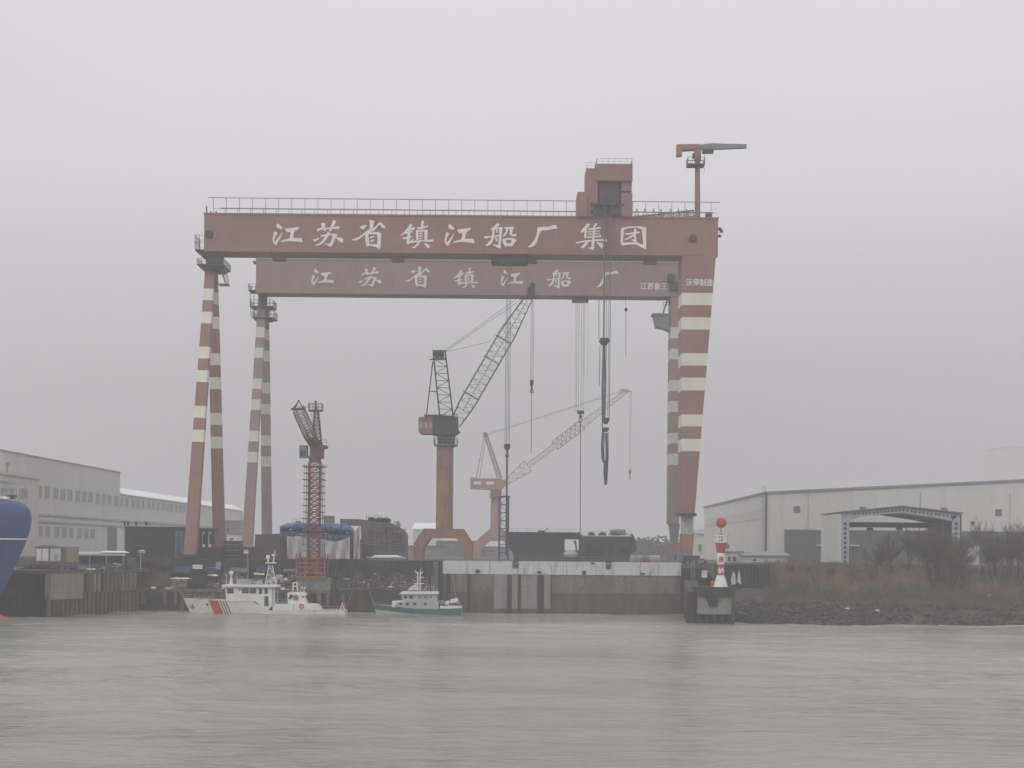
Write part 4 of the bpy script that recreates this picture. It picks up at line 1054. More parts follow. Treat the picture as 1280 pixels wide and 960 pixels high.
# small buildings between the dolphin and the right hall
def small_house(px0, px1, pyt, Y, depth, label, m, roof=None, ov=.5, wins=(), slope=0.0, zbase=10.0, name='small_house', cat='small building', door=None):
    x0_, x1_ = at(px0, 700, Y).x, at(px1, 700, Y).x; zt_ = zat((px0 + px1) / 2, pyt, Y)
    h = thing(name, label, cat, ((x0_ + x1_) / 2, Y + depth / 2, zbase))
    b = MB(); b.hexa([(x0_, Y, zbase), (x1_, Y, zbase), (x1_, Y + depth, zbase), (x0_, Y + depth, zbase), (x0_, Y, zt_), (x1_, Y, zt_), (x1_, Y + depth, zt_ + slope), (x0_, Y + depth, zt_ + slope)]); b.build('wall', m, h)
    b = MB(); o = ov
    b.hexa([(x0_ - o, Y - o, zt_ + .01), (x1_ + o, Y - o, zt_ + .01), (x1_ + o, Y + depth + o, zt_ + slope + .01), (x0_ - o, Y + depth + o, zt_ + slope + .01),
            (x0_ - o, Y - o, zt_ + .3), (x1_ + o, Y - o, zt_ + .3), (x1_ + o, Y + depth + o, zt_ + slope + .3), (x0_ - o, Y + depth + o, zt_ + slope + .3)]); b.build('roof', roof or roofm, h)
    for (a, c, d, e_) in wins:
        p, q = at(a, d, Y), at(c, e_, Y); b = MB(); b.box(p.x, q.x, Y - .12, Y - .02, q.z, p.z); fr = b.build('window', trimw, h)
        b = MB(); b.box(p.x + .12, q.x - .12, Y - .16, Y - .121, q.z + .12, p.z - .12); b.build('pane', M['glass'], fr)
    if door:
        a, c, d = door; p, q = at(a, d, Y), at(c, d, Y); b = MB(); b.box(p.x, q.x, Y - .1, Y - .02, zbase, p.z); b.build('door', M['dark'], h)
    return h
small_house(903, 927, 690.5, 392, 8, 'low grey hut with a window row just right of the red and white beacon', cladold, wins=((909, 914, 695, 702), (915, 921, 695, 702)))
small_house(930, 984, 695.5, 388, 7, 'long low lean-to with a pale sloping roof before the right hall', cladold, roof=roofm, slope=.9, ov=.6, wins=((940, 946, 698, 702),))
small_house(948, 994, 704.5, 352, 6, 'small cream hut with one dark window beside the reddish bushes', plaster, wins=((980.5, 990, 710, 717.5),), zbase=5.5, roof=M['grey'])
small_house(871, 889, 668, 620, 20, 'faint pale hall far off between gantry leg and beacon', cladold, wins=((873, 877, 680, 690), (880, 886, 680, 690)), slope=2, name='distant_building', cat='building')
small_house(880, 892, 664, 640, 20, 'faint stepped pale block touching the right hall in the distance', clad, wins=((882, 888, 672, 678),), name='distant_building', cat='building')
small_house(1245, 1300, 560, 2400, 60, 'ghostly tall block above the right hall roof, nearly lost in haze', trimw, name='distant_tower', cat='tower block')
small_house(516, 548, 662, 700, 20, 'faint pale shed with a white roof behind the left foot of the dark portal crane', cladold, roof=snow, slope=3, wins=((522, 530, 668, 672),), name='distant_building', cat='building')
small_house(545, 596, 676, 640, 20, 'low bluish shed seen under the portal crane arch', clad_dark, roof=snow, wins=((556, 566, 681, 684),), name='distant_building', cat='building')
small_house(505, 556, 683, 560, 15, 'wide low grey-blue store behind the left portal leg', M['grey'], roof=clad_dark, wins=((512, 520, 686, 690),), name='distant_building', cat='building')
small_house(600, 640, 684, 660, 15, 'low grey shed behind the faint crane legs', M['grey'], roof=clad_dark, wins=((610, 620, 687, 690),), name='distant_building', cat='building')
small_house(276, 300, 651, 640, 30, 'grey stepped building beyond the end of the long left hall', M['grey'], wins=((282, 288, 660, 664),), name='distant_building', cat='building')
small_house(283, 297, 667, 520, 10, 'small white block between the left gantry legs', trimw, wins=((287, 292, 672, 676),), name='distant_building', cat='building')
small_house(798, 812, 683, 900, 25, 'faint low house right of the dark hull blocks', M['grey'], wins=((802, 806, 685, 688),), name='distant_building', cat='building')
small_house(813, 826, 680, 950, 25, 'faint taller house beside the rear gantry leg', cladold, wins=((816, 820, 683, 686),), name='distant_building', cat='building')
# ------------------------------------------------------------------ quays, dock gate, dolphin, beacon, bank
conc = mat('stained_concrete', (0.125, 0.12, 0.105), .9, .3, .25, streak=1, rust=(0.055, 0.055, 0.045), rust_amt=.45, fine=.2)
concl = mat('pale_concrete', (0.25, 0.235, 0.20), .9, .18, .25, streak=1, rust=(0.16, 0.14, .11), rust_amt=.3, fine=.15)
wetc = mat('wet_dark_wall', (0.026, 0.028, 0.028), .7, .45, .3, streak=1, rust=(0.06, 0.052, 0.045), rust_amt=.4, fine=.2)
brownw = mat('brown_quay_wall', (0.05, 0.042, 0.036), .9, .4, .3, streak=1, fine=.25)
gatew = mat('grey_white_panel', (0.56, 0.58, 0.58), .7, .1, .3, streak=1, rust=(0.30, 0.27, .24), rust_amt=.3, fine=.05)
piers = mat('pile_concrete', (0.12, 0.112, 0.095), .9, .35, .5, streak=1, rust=(0.07, .065, .055), rust_amt=.5)
# dock gate
YG = 314.0
dg = thing('dock_gate', 'long dock gate wall, grey-white painted upper band over stained concrete', 'dock gate', (xat(700, YG), YG, 0))
gx0, gx1 = xat(553.5, YG, 720), xat(851, YG, 720); ztp = zat(700, 702.3, YG); zmd = zat(700, 718.5, YG)
b = MB(); b.box(gx0, gx1, YG, YG + 6, -2, zmd); b.build('lower_wall', mat('mid_stained_concrete', (0.165, 0.16, 0.14), .9, .25, .25, streak=1, rust=(0.09, 0.088, 0.075), rust_amt=.5, fine=.2), dg)
b = MB(); b.box(gx0, gx1, YG - .35, YG - .002, -2, zat(700, 741, YG)); b.build('lower_step', mat('wet_concrete', (0.085, 0.082, 0.072), .7, .35, .25, streak=1, rust=(0.10, 0.095, 0.08), rust_amt=.35, fine=.2), dg)
b = MB(); b.box(gx0 - .05, gx1 + .05, YG - .18, YG + 6, zmd + .003, ztp); b.build('upper_band', gatew, dg)
b = MB()
for px in (584, 612, 647, 674, 708, 745, 766, 800, 823): x = xat(px, YG, 710); b.box(x - .04, x + .04, YG - .23, YG - .185, zmd + .05, ztp - .05)
b.build('panel_seam', M['grey'], dg)
for px, w, h, py in ((644.5, 7, 9, 705), (760.5, 6, 10, 706), (597, 5, 4, 714), (674, 5, 2, 715), (730, 4, 5, 716), (803, 6, 1.6, 717), (741, 4, 2, 704)):
    b = MB(); p = at(px, py, YG - .3); a, c = w * .157 / 2, h * .157 / 2
    b.box(p.x - a, p.x + a, YG - .5, YG - .185, p.z + c * .5, p.z + c); b.box(p.x - a, p.x - a + .12, YG - .45, YG - .185, p.z - c, p.z + c * .5); b.box(p.x + a - .12, p.x + a, YG - .45, YG - .185, p.z - c, p.z + c * .5); b.box(p.x - a * .6, p.x + a * .6, YG - .42, YG - .185, p.z - c, p.z)
    b.build('bracket', M['dark'], dg)
for px, w in ((637, 5), (649, 3), (676, 6), (560, 5), (586, 3)):
    b = MB(); p = at(px, 740, YG); b.box(p.x - w * .08, p.x + w * .08, YG - .5, YG - .351, 0.1, zmd - .02); b.build('pilaster', wetc, dg)
for px0, px1 in ((618, 634), (639.5, 647), (651, 671), (680, 688)):
    b = MB(); b.box(xat(px0, YG, 740), xat(px1, YG, 740), YG - .42, YG - .36, 0.9, zmd - .05); b.build('facing_slab', concl, dg, label='paler concrete slab')
b = MB()
for k in range(4): b.box(gx1 - 2 + k * .2, gx1 - 1.9 + k * .2, YG + .3, YG + .4, ztp, ztp + .4)
b.rail([(gx0 + .3, YG + 4.5, ztp), (gx1 - .3, YG + 4.5, ztp)], 1.0, 3.0, .06); b.build('railing', M['grey'], dg)

# wharf left of the gate
lw = thing('quay_wall', 'dark high quay wall with a low brown ledge behind the green boat', 'quay wall', (xat(490, 316), 316, 0))
x0_, x1_ = xat(436, 316, 730), xat(535, 316, 730)
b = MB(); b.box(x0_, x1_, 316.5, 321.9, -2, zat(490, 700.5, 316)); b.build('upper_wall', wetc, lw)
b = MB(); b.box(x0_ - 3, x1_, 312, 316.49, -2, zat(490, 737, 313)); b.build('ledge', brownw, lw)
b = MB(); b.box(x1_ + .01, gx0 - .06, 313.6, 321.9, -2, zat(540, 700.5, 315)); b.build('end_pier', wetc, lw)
b = MB(); b.box(xat(541, 313.5, 720), xat(548, 313.5, 720), 313.3, 313.59, 2, zat(540, 702, 315)); b.build('facing_slab', conc, lw)
mw = thing('quay_wall', 'low brown quay behind the white patrol boat, carrying piles of yard scrap', 'quay wall', (xat(300, 311), 311, 0))
b = MB(); zl = zat(300, 737, 311.5); b.box(xat(172, 311, 740), x0_ - 3.01, 311.5, 321.95, -2, zl); b.build('wall', brownw, mw)
b = MB(); b.box(xat(172, 311, 740), x0_ - 3.01, 311.1, 311.49, zl - .55, zl + .05); b.build('coping', conc, mw)
for k in range(26):
    px = 178 + k * 10 + random.uniform(-2, 2)
    if px > 430: break
    b = MB(); p = at(px, 745, 311.3); h = random.uniform(1.6, 3.4); b.box(p.x - .35, p.x + .35, 311.05, 311.48, random.choice((0.05, .4, 1.2)), zl - .56)
    b.build('fender_pile', random.choice([conc, wetc, brownw, piers]), mw)
# retaining wall of the upper yard
b = MB(); b.box(xat(170, 321, 720), x0_, 321.4, 321.94, zl, 10.05)
tag(b.build('retaining_wall', wetc), 'dark retaining wall behind the low scrap-covered quay', 'retaining wall')

# left jetty
jt_ = thing('jetty', 'weathered concrete jetty on piles running from the blue bow to the bushes', 'jetty', (xat(110, 290), 292, 0))
jz = 8.0
J0 = (xat(64, 276, 740), 276.0); J1 = (xat(176, 309, 740), 309.0)
def jp(t, off=0.0):
    d = Vector((J1[0] - J0[0], J1[1] - J0[1], 0)); n_ = Vector((d.y, -d.x, 0)).normalized()
    return Vector((J0[0] + d.x * t, J0[1] + d.y * t, 0)) + n_ * off
def jslab(t0, t1, z0, z1, off0, off1):
    a, c, d, e_ = jp(t0, off0), jp(t1, off0), jp(t1, off1), jp(t0, off1)
    mb = MB(); lo = [Vector((p.x, p.y, z0)) for p in (a, c, d, e_)]; hi = [Vector((p.x, p.y, z1)) for p in (a, c, d, e_)]
    mb.hexa(lo + hi); return mb
b = MB(); b.hexa([(J0[0] - 30, 284, jz - .5), (J0[0], J0[1], jz - .5), (J1[0], J1[1], jz - .5), (J0[0] - 30, 321.9, jz - .5), (J0[0] - 30, 284, jz + .1), (J0[0], J0[1], jz + .1), (J1[0], J1[1], jz + .1), (J0[0] - 30, 321.9, jz + .1)])
b.hexa([(J0[0] - 30, 321.9, jz - .5), (J1[0], J1[1], jz - .5), (J1[0], 321.9, jz - .5), (J0[0] - 29, 321.9, jz - .5), (J0[0] - 30, 321.9, jz + .1), (J1[0], J1[1], jz + .1), (J1[0], 321.9, jz + .1), (J0[0] - 29, 321.9, jz + .1)])
b.build('deck', conc, jt_)
jslab(0, .33, 3.0, jz - .51, 0, -1.2).build('face_beam', concl, jt_)
jslab(.335, 1, 4.0, jz - .51, -.3, -1.2).build('face_beam', conc, jt_)
for k in range(14):
    t = .36 + k * .047; jslab(t, t + random.uniform(.008, .02), 4.1, jz - .6, -.05, -.29).build('fender', random.choice([concl, piers, concl, wetc]), jt_)
for k in range(22):
    t = .01 + k * .0465; p = jp(t, -.7); b = MB(); b.tube((p.x, p.y, -1), (p.x, p.y, 4.05), .42, n=10); b.build('pile', piers, jt_)
b = MB(); q = jp(0, -4), jp(1, -4); b.hexa([(J0[0] - 30, 287, -1), (q[0].x, q[0].y, -1), (q[1].x, q[1].y, -1), (J1[0] - 1, 321, -1), (J0[0] - 30, 287, jz - .55), (q[0].x, q[0].y, jz - .55), (q[1].x, q[1].y, jz - .55), (J1[0] - 1, 321, jz - .55)]); b.build('dark_backing', wetc, jt_)
for k in range(7):
    px = 22 + k * 6.3; b = MB(); p = at(px, 740, 283.2); b.box(p.x - .3, p.x + .3, 283, 283.9, -1, jz - .5); b.build('pile', random.choice([piers, wetc]), jt_)
b = MB(); b.rail([Vector((*jp(.02, -.3)[:2], jz + .1)), Vector((*jp(.98, -.3)[:2], jz + .1))], 1.0, 2.0, .09); b.build('railing', mat('rusty_blue_rail', (0.16, 0.19, 0.25), .7, .3, .8), jt_)
b = jslab(.45, .97, jz + .15, jz + .75, -.45, -.6); b.build('deck_edge_board', blue, jt_)

# dolphin with the beacon
YD = 274.0
dl = thing('mooring_dolphin', 'concrete dolphin on dark piles standing in the water before the dock gate end', 'dolphin', (xat(894, YD), YD + 3, 0))
X_ = lambda px, py=750: xat(px, YD, py)
zc0, zc1 = zat(895, 745, YD), zat(895, 734, YD)
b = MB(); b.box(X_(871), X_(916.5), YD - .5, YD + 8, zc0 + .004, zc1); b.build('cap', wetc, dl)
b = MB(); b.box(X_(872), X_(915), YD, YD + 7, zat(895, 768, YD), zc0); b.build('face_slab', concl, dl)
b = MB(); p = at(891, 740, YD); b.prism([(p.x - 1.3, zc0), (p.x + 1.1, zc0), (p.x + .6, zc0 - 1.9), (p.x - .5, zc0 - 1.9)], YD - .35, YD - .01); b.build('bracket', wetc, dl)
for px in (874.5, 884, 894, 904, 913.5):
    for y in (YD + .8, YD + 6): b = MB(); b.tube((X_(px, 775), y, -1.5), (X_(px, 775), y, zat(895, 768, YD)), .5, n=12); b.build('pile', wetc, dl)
b = MB(); b.box(X_(914.5), X_(918), YD - .6, YD + .2, -.5, zat(895, 742, YD)); b.build('fender_pile', M['dark'], dl)
# catwalk pier leading back from the dolphin to the gate end
b = MB(); xw0, xw1 = xat(857, 285, 750), xat(871, 276, 750)
b.hexa([(xw1 - 1.8, YD + 1, -1), (X_(870.5), YD + 1, -1), (xat(874, 312), 312, -1), (xat(855, 312), 312, -1), (xw1 - 1.8, YD + 1, zc1 - .8), (X_(870.5), YD + 1, zc1 - .8), (xat(874, 312), 312, zc1 + .6), (xat(855, 312), 312, zc1 + .6)])
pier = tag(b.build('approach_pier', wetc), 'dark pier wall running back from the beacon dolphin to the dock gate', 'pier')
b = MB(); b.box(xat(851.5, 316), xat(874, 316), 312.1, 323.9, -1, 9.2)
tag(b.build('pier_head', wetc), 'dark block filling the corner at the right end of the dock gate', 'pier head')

white_b = mat('beacon_white', (0.80, 0.79, 0.74), .5, .04, .8); red_b = mat('beacon_red', (0.42, 0.07, 0.065), .5, .08, .8)
YN = YD + 3.0
bc = thing('navigation_beacon', 'red and white banded navigation beacon with a red ball topmark', 'beacon', (xat(901, YN, 733), YN, zc1))
zn = lambda py: zat(901, py, YN); cxn = xat(901, YN, 700); r1 = .137
b = MB(); b.lathe((cxn, YN, 0), [(9.2 * r1, zc1), (4.9 * r1, zn(719))], 4 * 5); b.build('base_cone', white_b, bc)
b = MB(); b.lathe((cxn, YN, 0), [(4.7 * r1, zn(719)), (4.7 * r1, zn(705.5))], 20); lo = b.build('lower_band', red_b, bc)
b = MB(); b.lathe((cxn, YN, 0), [(4.7 * r1, zn(705.45)), (4.7 * r1, zn(691.3))], 20); up = b.build('upper_band', white_b, bc)
b = MB(); b.lathe((cxn, YN, 0), [(4.8 * r1, zn(691.25)), (7.6 * r1, zn(678.5))], 20); b.build('gallery_support', red_b, bc)
b = MB(); b.lathe((cxn, YN, 0), [(7.9 * r1, zn(678.4)), (7.9 * r1, zn(677.2))], 20)
for k in range(14):
    t = 2 * math.pi * k / 14; p = Vector((cxn + 7.5 * r1 * math.cos(t), YN + 7.5 * r1 * math.sin(t), zn(677.2))); b.bar(p, p + Vector((0, 0, zn(669.5) - zn(677.2))), .13)
ring = [Vector((cxn + 7.5 * r1 * math.cos(2 * math.pi * k / 14), YN + 7.5 * r1 * math.sin(2 * math.pi * k / 14), zn(669.5))) for k in range(15)]
for a, c in zip(ring, ring[1:]): b.bar(a, c, .2); b.bar(a - Vector((0, 0, .5)), c - Vector((0, 0, .5)), .1)
b.build('gallery', white_b, bc)
b = MB(); b.lathe((cxn, YN, 0), [(.28, zn(677)), (.28, zn(671)), (.42, zn(670)), (.36, zn(667.6)), (.12, zn(666.8))], 10); b.build('lantern', M['grey'], bc)
b = MB(); b.tube((cxn, YN, zn(667)), (cxn, YN, zn(660)), .06, n=6); b.build('topmark_pole', M['dark'], bc)
b = MB(); b.sphere((cxn, YN, zn(653.5)), 6.1 * r1, 14)
for k in range(6): t = math.pi * k / 6; b.path([Vector((cxn + 6.3 * r1 * math.cos(a_) * math.cos(t), YN + 6.3 * r1 * math.cos(a_) * math.sin(t), zn(653.5) + 6.3 * r1 * math.sin(a_))) for a_ in [2 * math.pi * q / 16 for q in range(17)]], .03, 4)
b.build('topmark_ball', mat('topmark_red', (0.50, 0.085, 0.075), .5, .1, 1), bc)
b = MB(); b.bar((cxn + 7.5 * r1, YN, zn(671)), (cxn + 10 * r1, YN, zn(669)), .1); b.bar((cxn + 8 * r1, YN, zn(690)), (cxn + 8 * r1, YN, zn(672)), .1); b.cbox((cxn + 8.8 * r1, YN, zn(683)), .5, .4, .7); b.build('solar_panel', M['grey'], bc)
def wrap_text(ch, px, py, size, parent, m):
    mb = MB(); write_text(mb, ch, px, py, size, YN, off=.035)
    rr = 4.7 * r1
    for v in mb.v: v.y = YN - rr - .06
    z0_, z1_ = min(v.z for v in mb.v), max(v.z for v in mb.v)
    pl = MB(); pl.box(cxn - .56, cxn + .56, YN - rr - .05, YN - rr * .5, z0_ - .12, z1_ + .12); pl.build('sign_plate', white_b if m == red_b else red_b, parent)
    mb.build('painted_character', m, parent)
wrap_text('员', 897.1, 702.0, 7.6 * YN / F, up, red_b); wrap_text('栈', 896.9, 716.2, 7.6 * YN / F, lo, white_b)
b = MB(); p = at(890.5, 733, YN + 1); b.lathe((p.x, YN + 1, zc1), [(.3, 0), (.3, .85), (.22, 1.0)], 12); b.torus((p.x, YN + .7, zc1 + .5), .2, .05)
solo(b, 'gas_bottle', M['orange'], 'small orange cylinder at the left foot of the red and white beacon', 'gas cylinder')
for px, l in ((876, 'dark mooring bollard at the left corner of the beacon dolphin'), (912, 'dark mooring bollard right of the beacon foot')):
    b = MB(); p = at(px, 733, YD + 1.2); b.lathe((p.x, YD + 1.2, zc1), [(.35, 0), (.25, .1), (.22, .5), (.4, .6), (.35, .75)], 12); solo(b, 'bollard', M['dark'], l, 'bollard')

# dark steel caisson between dolphin and bank
YK = 306.0
ck = thing('steel_caisson', 'dark rusty steel caisson wall right of the beacon with pale streaks', 'caisson', (xat(945, YK), YK + 6, 0))
b = MB(); b.prism([(xat(918, YK), -1), (xat(906, YK), 3), (xat(905, YK), zat(905, 706, YK)), (xat(925, YK), zat(925, 705, YK)), (xat(962, YK), zat(962, 706, YK)), (xat(964, YK), 3), (xat(975, YK), -1)], YK, YK + 14); b.build('hull', wetc, ck)
b = MB()
for k in range(12): x = xat(909 + k * 4.6, YK); b.bar((x, YK - .12, 3.2), (x, YK - .12, zat(920, 707, YK)), .2)
b.build('rib', M['dark'], ck)
for pts in (((914, 722), (916.5, 714), (919, 718), (920, 730), (914, 731)), ((921, 727), (924, 712), (926, 724), (926.5, 731))):
    b = MB(); b.prism([(at(x, y, YK - .3).x, at(x, y, YK - .3).z) for x, y in pts], YK - .32, YK - .24); b.build('tarp_scrap', gatew, ck)
b = MB(); b.box(xat(903, YK), xat(985, YK), YK - 2.5, YK - .26, -1, 3.1); b.build('ledge', brownw, ck)

# ------------------------------------------------------------------ river bank on the right
def bank_h(x, y):
    y0 = 277 + 3.0 * math.sin(x * .06 + 1) + 1.6 * math.sin(x * .21) + .8 * math.sin(x * .5 + 2)
    e = max(0.0, (xat(985, 285) - x)) * .35      # the shore curves back towards the caisson
    y0 += e
    d = y - y0
    if d < 0: return max(-1.5, d * .35)
    if d < 16: z = 3.4 * (d / 16) ** .8
    elif d < 45: z = 3.4 + (d - 16) / 29 * 4.2
    else: z = 7.6 + min(1, (d - 45) / 22) * 2.5
    return z
def hash2(i, j): return random.Random(i * 7919 + j * 104729).random()
bk = MB(); bx0 = xat(918, 290); NXb, NYb = 150, 60
sx_ = 330.0 / NXb
for j in range(NYb + 1):
    for i in range(NXb + 1):
        x = bx0 + i * sx_; y = 268 + j * 1.35
        z = bank_h(x, y); z += (hash2(i, j) - .5) * (.5 if z > 0 else .1)
        bk.v.append(Vector((x, y, min(z, 10.02))))
for j in range(NYb):
    for i in range(NXb):
        a = j * (NXb + 1) + i; bk.f.append([a, a + 1, a + NXb + 2, a + NXb + 1]); bk.m.append(0)
struct(bk, 'river_bank', mat('muddy_bank', (0.058, 0.054, 0.044), .95, .45, .12, fine=.35))
rb = MB(); rg = random.Random(3)
for k in range(4200):
    x = bx0 - 1 + rg.random() ** 1.5 * 195; d = rg.uniform(-1.5, 15)
    y = 277 + 3.0 * math.sin(x * .06 + 1) + 1.6 * math.sin(x * .21) + max(0.0, (xat(985, 285) - x)) * .35 + d
    z = bank_h(x, y); r_ = rg.uniform(.08, .42) * (1.2 if d < 4 else 1)
    if rg.random() < .04: r_ *= 1.8
    c = Vector((x, y, z + r_ * .15)); rb.cbox(c, r_ * rg.uniform(1, 2.2), r_ * rg.uniform(1, 1.6), r_ * rg.uniform(.6, 1.1), rg.uniform(0, 3), 0, rg.uniform(-.5, .5))
struct(rb, 'rubble', mat('rubble_stone', (0.06, 0.061, 0.056), .9, .55, .9, fine=.3), kind='stuff')
# white wash of small waves on the right shore
fm = MB()
for k in range(70):
    px = 1175 + rg.random() * 115; y = 276.2 + 3.0 * math.sin(xat(px, 277) * .06 + 1) + 1.6 * math.sin(xat(px, 277) * .21) + .8 * math.sin(xat(px, 277) * .5 + 2) - rg.uniform(.1, .6)
    x = xat(px, y); w = rg.uniform(.3, 1.1); fm.cbox((x, y, .06), w, rg.uniform(.12, .3), .12, rg.uniform(-.2, .2))
struct(fm, 'foam', mat('foam', (0.75, 0.75, 0.72), .8, .1, 1), kind='stuff')
# reeds and dry grass
def blades(name, m, n, f, seed):
    g_ = MB(); rr = random.Random(seed)
    for _ in range(n):
        r = f(rr)
        if r is None: continue
        x, y, h, w = r; z = bank_h(x, y); a = rr.uniform(0, math.pi); lx_, ly_ = rr.gauss(0, .16) * h, rr.gauss(0, .16) * h
        dx, dy = math.cos(a) * w, math.sin(a) * w
        g_.face([(x - dx, y - dy, z - .1), (x + dx, y + dy, z - .1), (x + lx_ + dx * .3, y + ly_, z + h), (x + lx_ - dx * .3, y + ly_, z + h * .96)])
    struct(g_, name, m, kind='stuff')
def reed(rr):
    cl = rr.choice([(985, 16), (1003, 14), (1045, 16), (1062, 14), (1080, 20), (1110, 16), (1135, 14), (1150, 10), (1225, 14), (1262, 22)])
    px = rr.gauss(cl[0], cl[1] * .55); y = rr.uniform(297, 318) + (5 if px < 1010 else 0); return (xat(px, y), y, rr.uniform(.5, 2.9) * (.7 + .5 * math.sin(px * .13) ** 2) * (1.05 if px < 1160 else .8), .05)
blades('dry_reeds', mat('dry_reed', (0.22, 0.155, 0.10), .9, .5, .25, fine=.3), 13000, reed, 5)
def grs(rr):
    y = rr.uniform(286, 340); px = rr.uniform(955, 1300); return None if (y < 291 and rr.random() < .55) else (xat(px, y), y, rr.uniform(.3, 1.4), .05)
blades('dry_grass', mat('dry_grass', (0.13, 0.105, 0.066), .9, .45, .2, fine=.2), 20000, grs, 6)

# ------------------------------------------------------------------ bare trees and shrubs
bark = mat('bare_bark', (0.05, 0.042, 0.038), .9, .3, 1.0); twigm = mat('bare_twigs', (0.09, 0.075, 0.066), .9, .3, .8); twigr = mat('reddish_twigs', (0.135, 0.085, 0.062), .9, .3, .8)
def tree_meshes(seed, h, spread, nmain, depth=4, multi=1):
    rr = random.Random(seed); tk = MB(); cr = MB()
    def grow(p, d, l, r, lev):
        q = p; dd = d.copy(); segs = 3
        for s_ in range(segs):
            dd = (dd + Vector((rr.gauss(0, .1), rr.gauss(0, .1), rr.gauss(.03, .05)))).normalized()
            n_ = q + dd * (l / segs); r2 = r * (1 - .22)
            (tk if lev <= 1 else cr).tube(q, n_, r, r2, 5 if lev <= 1 else 3, caps=False)
            if lev < depth and (s_ > 0 or lev > 0):
                for _ in range(2 if lev < 3 else 2):
                    az = rr.uniform(0, 2 * math.pi); sp = rr.uniform(.45, .95) * spread
                    nd = (dd + Vector((math.cos(az) * sp, math.sin(az) * sp, rr.uniform(0, .35)))).normalized()
                    grow(n_, nd, l * rr.uniform(.5, .72), max(r2 * .58, .018), lev + 1)
            q = n_; r = r2
    for m_ in range(multi):
        az = rr.uniform(0, 6.28); lean = .28 if multi > 1 else .05
        grow(Vector((rr.uniform(-.4, .4) * (multi > 1), rr.uniform(-.4, .4) * (multi > 1), 0)), Vector((math.cos(az) * lean, math.sin(az) * lean, 1)).normalized(), h * .42, .035 * h * (.5 if multi > 1 else .75) * .5 + .04, 0)
    return tk, cr
def plant(name, label, cat, group, px, Y, h, seed, spread=1.0, multi=1, depth=4, tw=None, z=None):
    x = xat(px, Y); z = bank_h(x, Y) if z is None else z
    r = thing(name, label, cat, (x, Y, z - .1), group)
    tk, cr = tree_meshes(seed, h, spread, 5, depth, multi)
    for mb in (tk, cr): mb.v = [v + Vector((x, Y, z - .1)) for v in mb.v]
    tk.build('trunk', bark, r); cr.build('crown', tw or twigm, r)
TG = 'bare trees on the right bank'
for px, Y, h, sd, lb in ((1100, 318, 7, 11, 'low bare tree at the left foot of the open shed, first of the row'), (1117, 322, 9, 12, 'bare tree standing under the middle of the open shed roof'),
        (1135, 325, 9.5, 13, 'bare tree before the crane beam of the open shed'), (1152, 318, 10, 14, 'leafless tree in front of the dark right end of the open shed'),
        (1161, 310, 10, 51, 'thick-stemmed leafless tree crowding the shed\'s dark inner side'), (1174, 312, 11.5, 53, 'twiggy leafless tree just left of the right shed column'), (1185, 303, 9, 55, 'low dense thicket tree in front of the right shed column'), (1251, 313, 10, 57, 'spreading leafless tree before the boundary wall'), (1168, 308, 11, 15, 'dense dark leafless tree before the right column of the open shed'), (1180, 314, 12, 16, 'tall leafless tree beside the open shed right column'), (1192, 306, 11, 22, 'spreading bare tree just right of the open shed'),
        (1205, 316, 10, 17, 'bare tree against the white canopy door pier'), (1226, 326, 12, 18, 'slim bare tree with its tip against the pale hall wall'), (1244, 320, 10, 19, 'bare tree with thin upright limbs near the right edge'),
        (1258, 318, 12.5, 20, 'tall bare tree nearly at the right edge reaching above the slate doors'), (1274, 312, 12.5, 21, 'bare tree cut by the right edge of the photo')):
    plant('bare_tree', lb, 'tree', TG, px, Y, h * 1.08, sd, 1.0, 3 if sd % 2 else 2, 4)
for px, Y, h, sd, lb in ((990, 316, 3.6, 31, 'reddish leafless shrub beside the cream hut'), (1008, 312, 4.2, 32, 'round russet shrub between the cream hut and the open shed'), (1040, 314, 3.6, 33, 'low russet shrub below the white wall of the open shed'),
        (1068, 312, 4.2, 34, 'russet shrub below the left column of the open shed'), (1090, 310, 4, 35, 'wide brown shrub in the reeds under the open shed')):
    plant('bare_shrub', lb, 'shrub', 'russet shrubs on the right bank', px, Y, h, sd, 1.25, 5, 3, twigr)
plant('bare_shrub', 'olive brown bush on the quay corner left of the patrol boat', 'shrub', None, 186, 316, 3.6, 41, 1.2, 7, 4, mat('olive_twigs', (0.12, 0.115, 0.06), .9, .3, .8), z=7.2)
plant('bare_shrub', 'smaller greenish bush next to the olive one, nearer the gantry foot', 'shrub', None, 203, 317, 4.2, 42, 1.2, 7, 4, mat('green_twigs', (0.10, 0.12, 0.06), .9, .3, .8), z=6.6)
b = MB(); b.hexa([(xat(172, 313), 313, zl), (xat(218, 313), 313, zl), (xat(216, 321), 321.3, zl), (xat(172, 321), 321.3, zl), (xat(174, 315), 315, 7.2), (xat(208, 315), 315.5, 6.8), (xat(212, 321), 321.3, 7.4), (xat(172, 321), 321.3, 7.6)])
tag(b.build('soil_mound', mat('dark_soil', (0.07, 0.06, 0.05), .95, .4, .4, fine=.3)), 'dark earth mound the olive bushes grow on', 'mound')
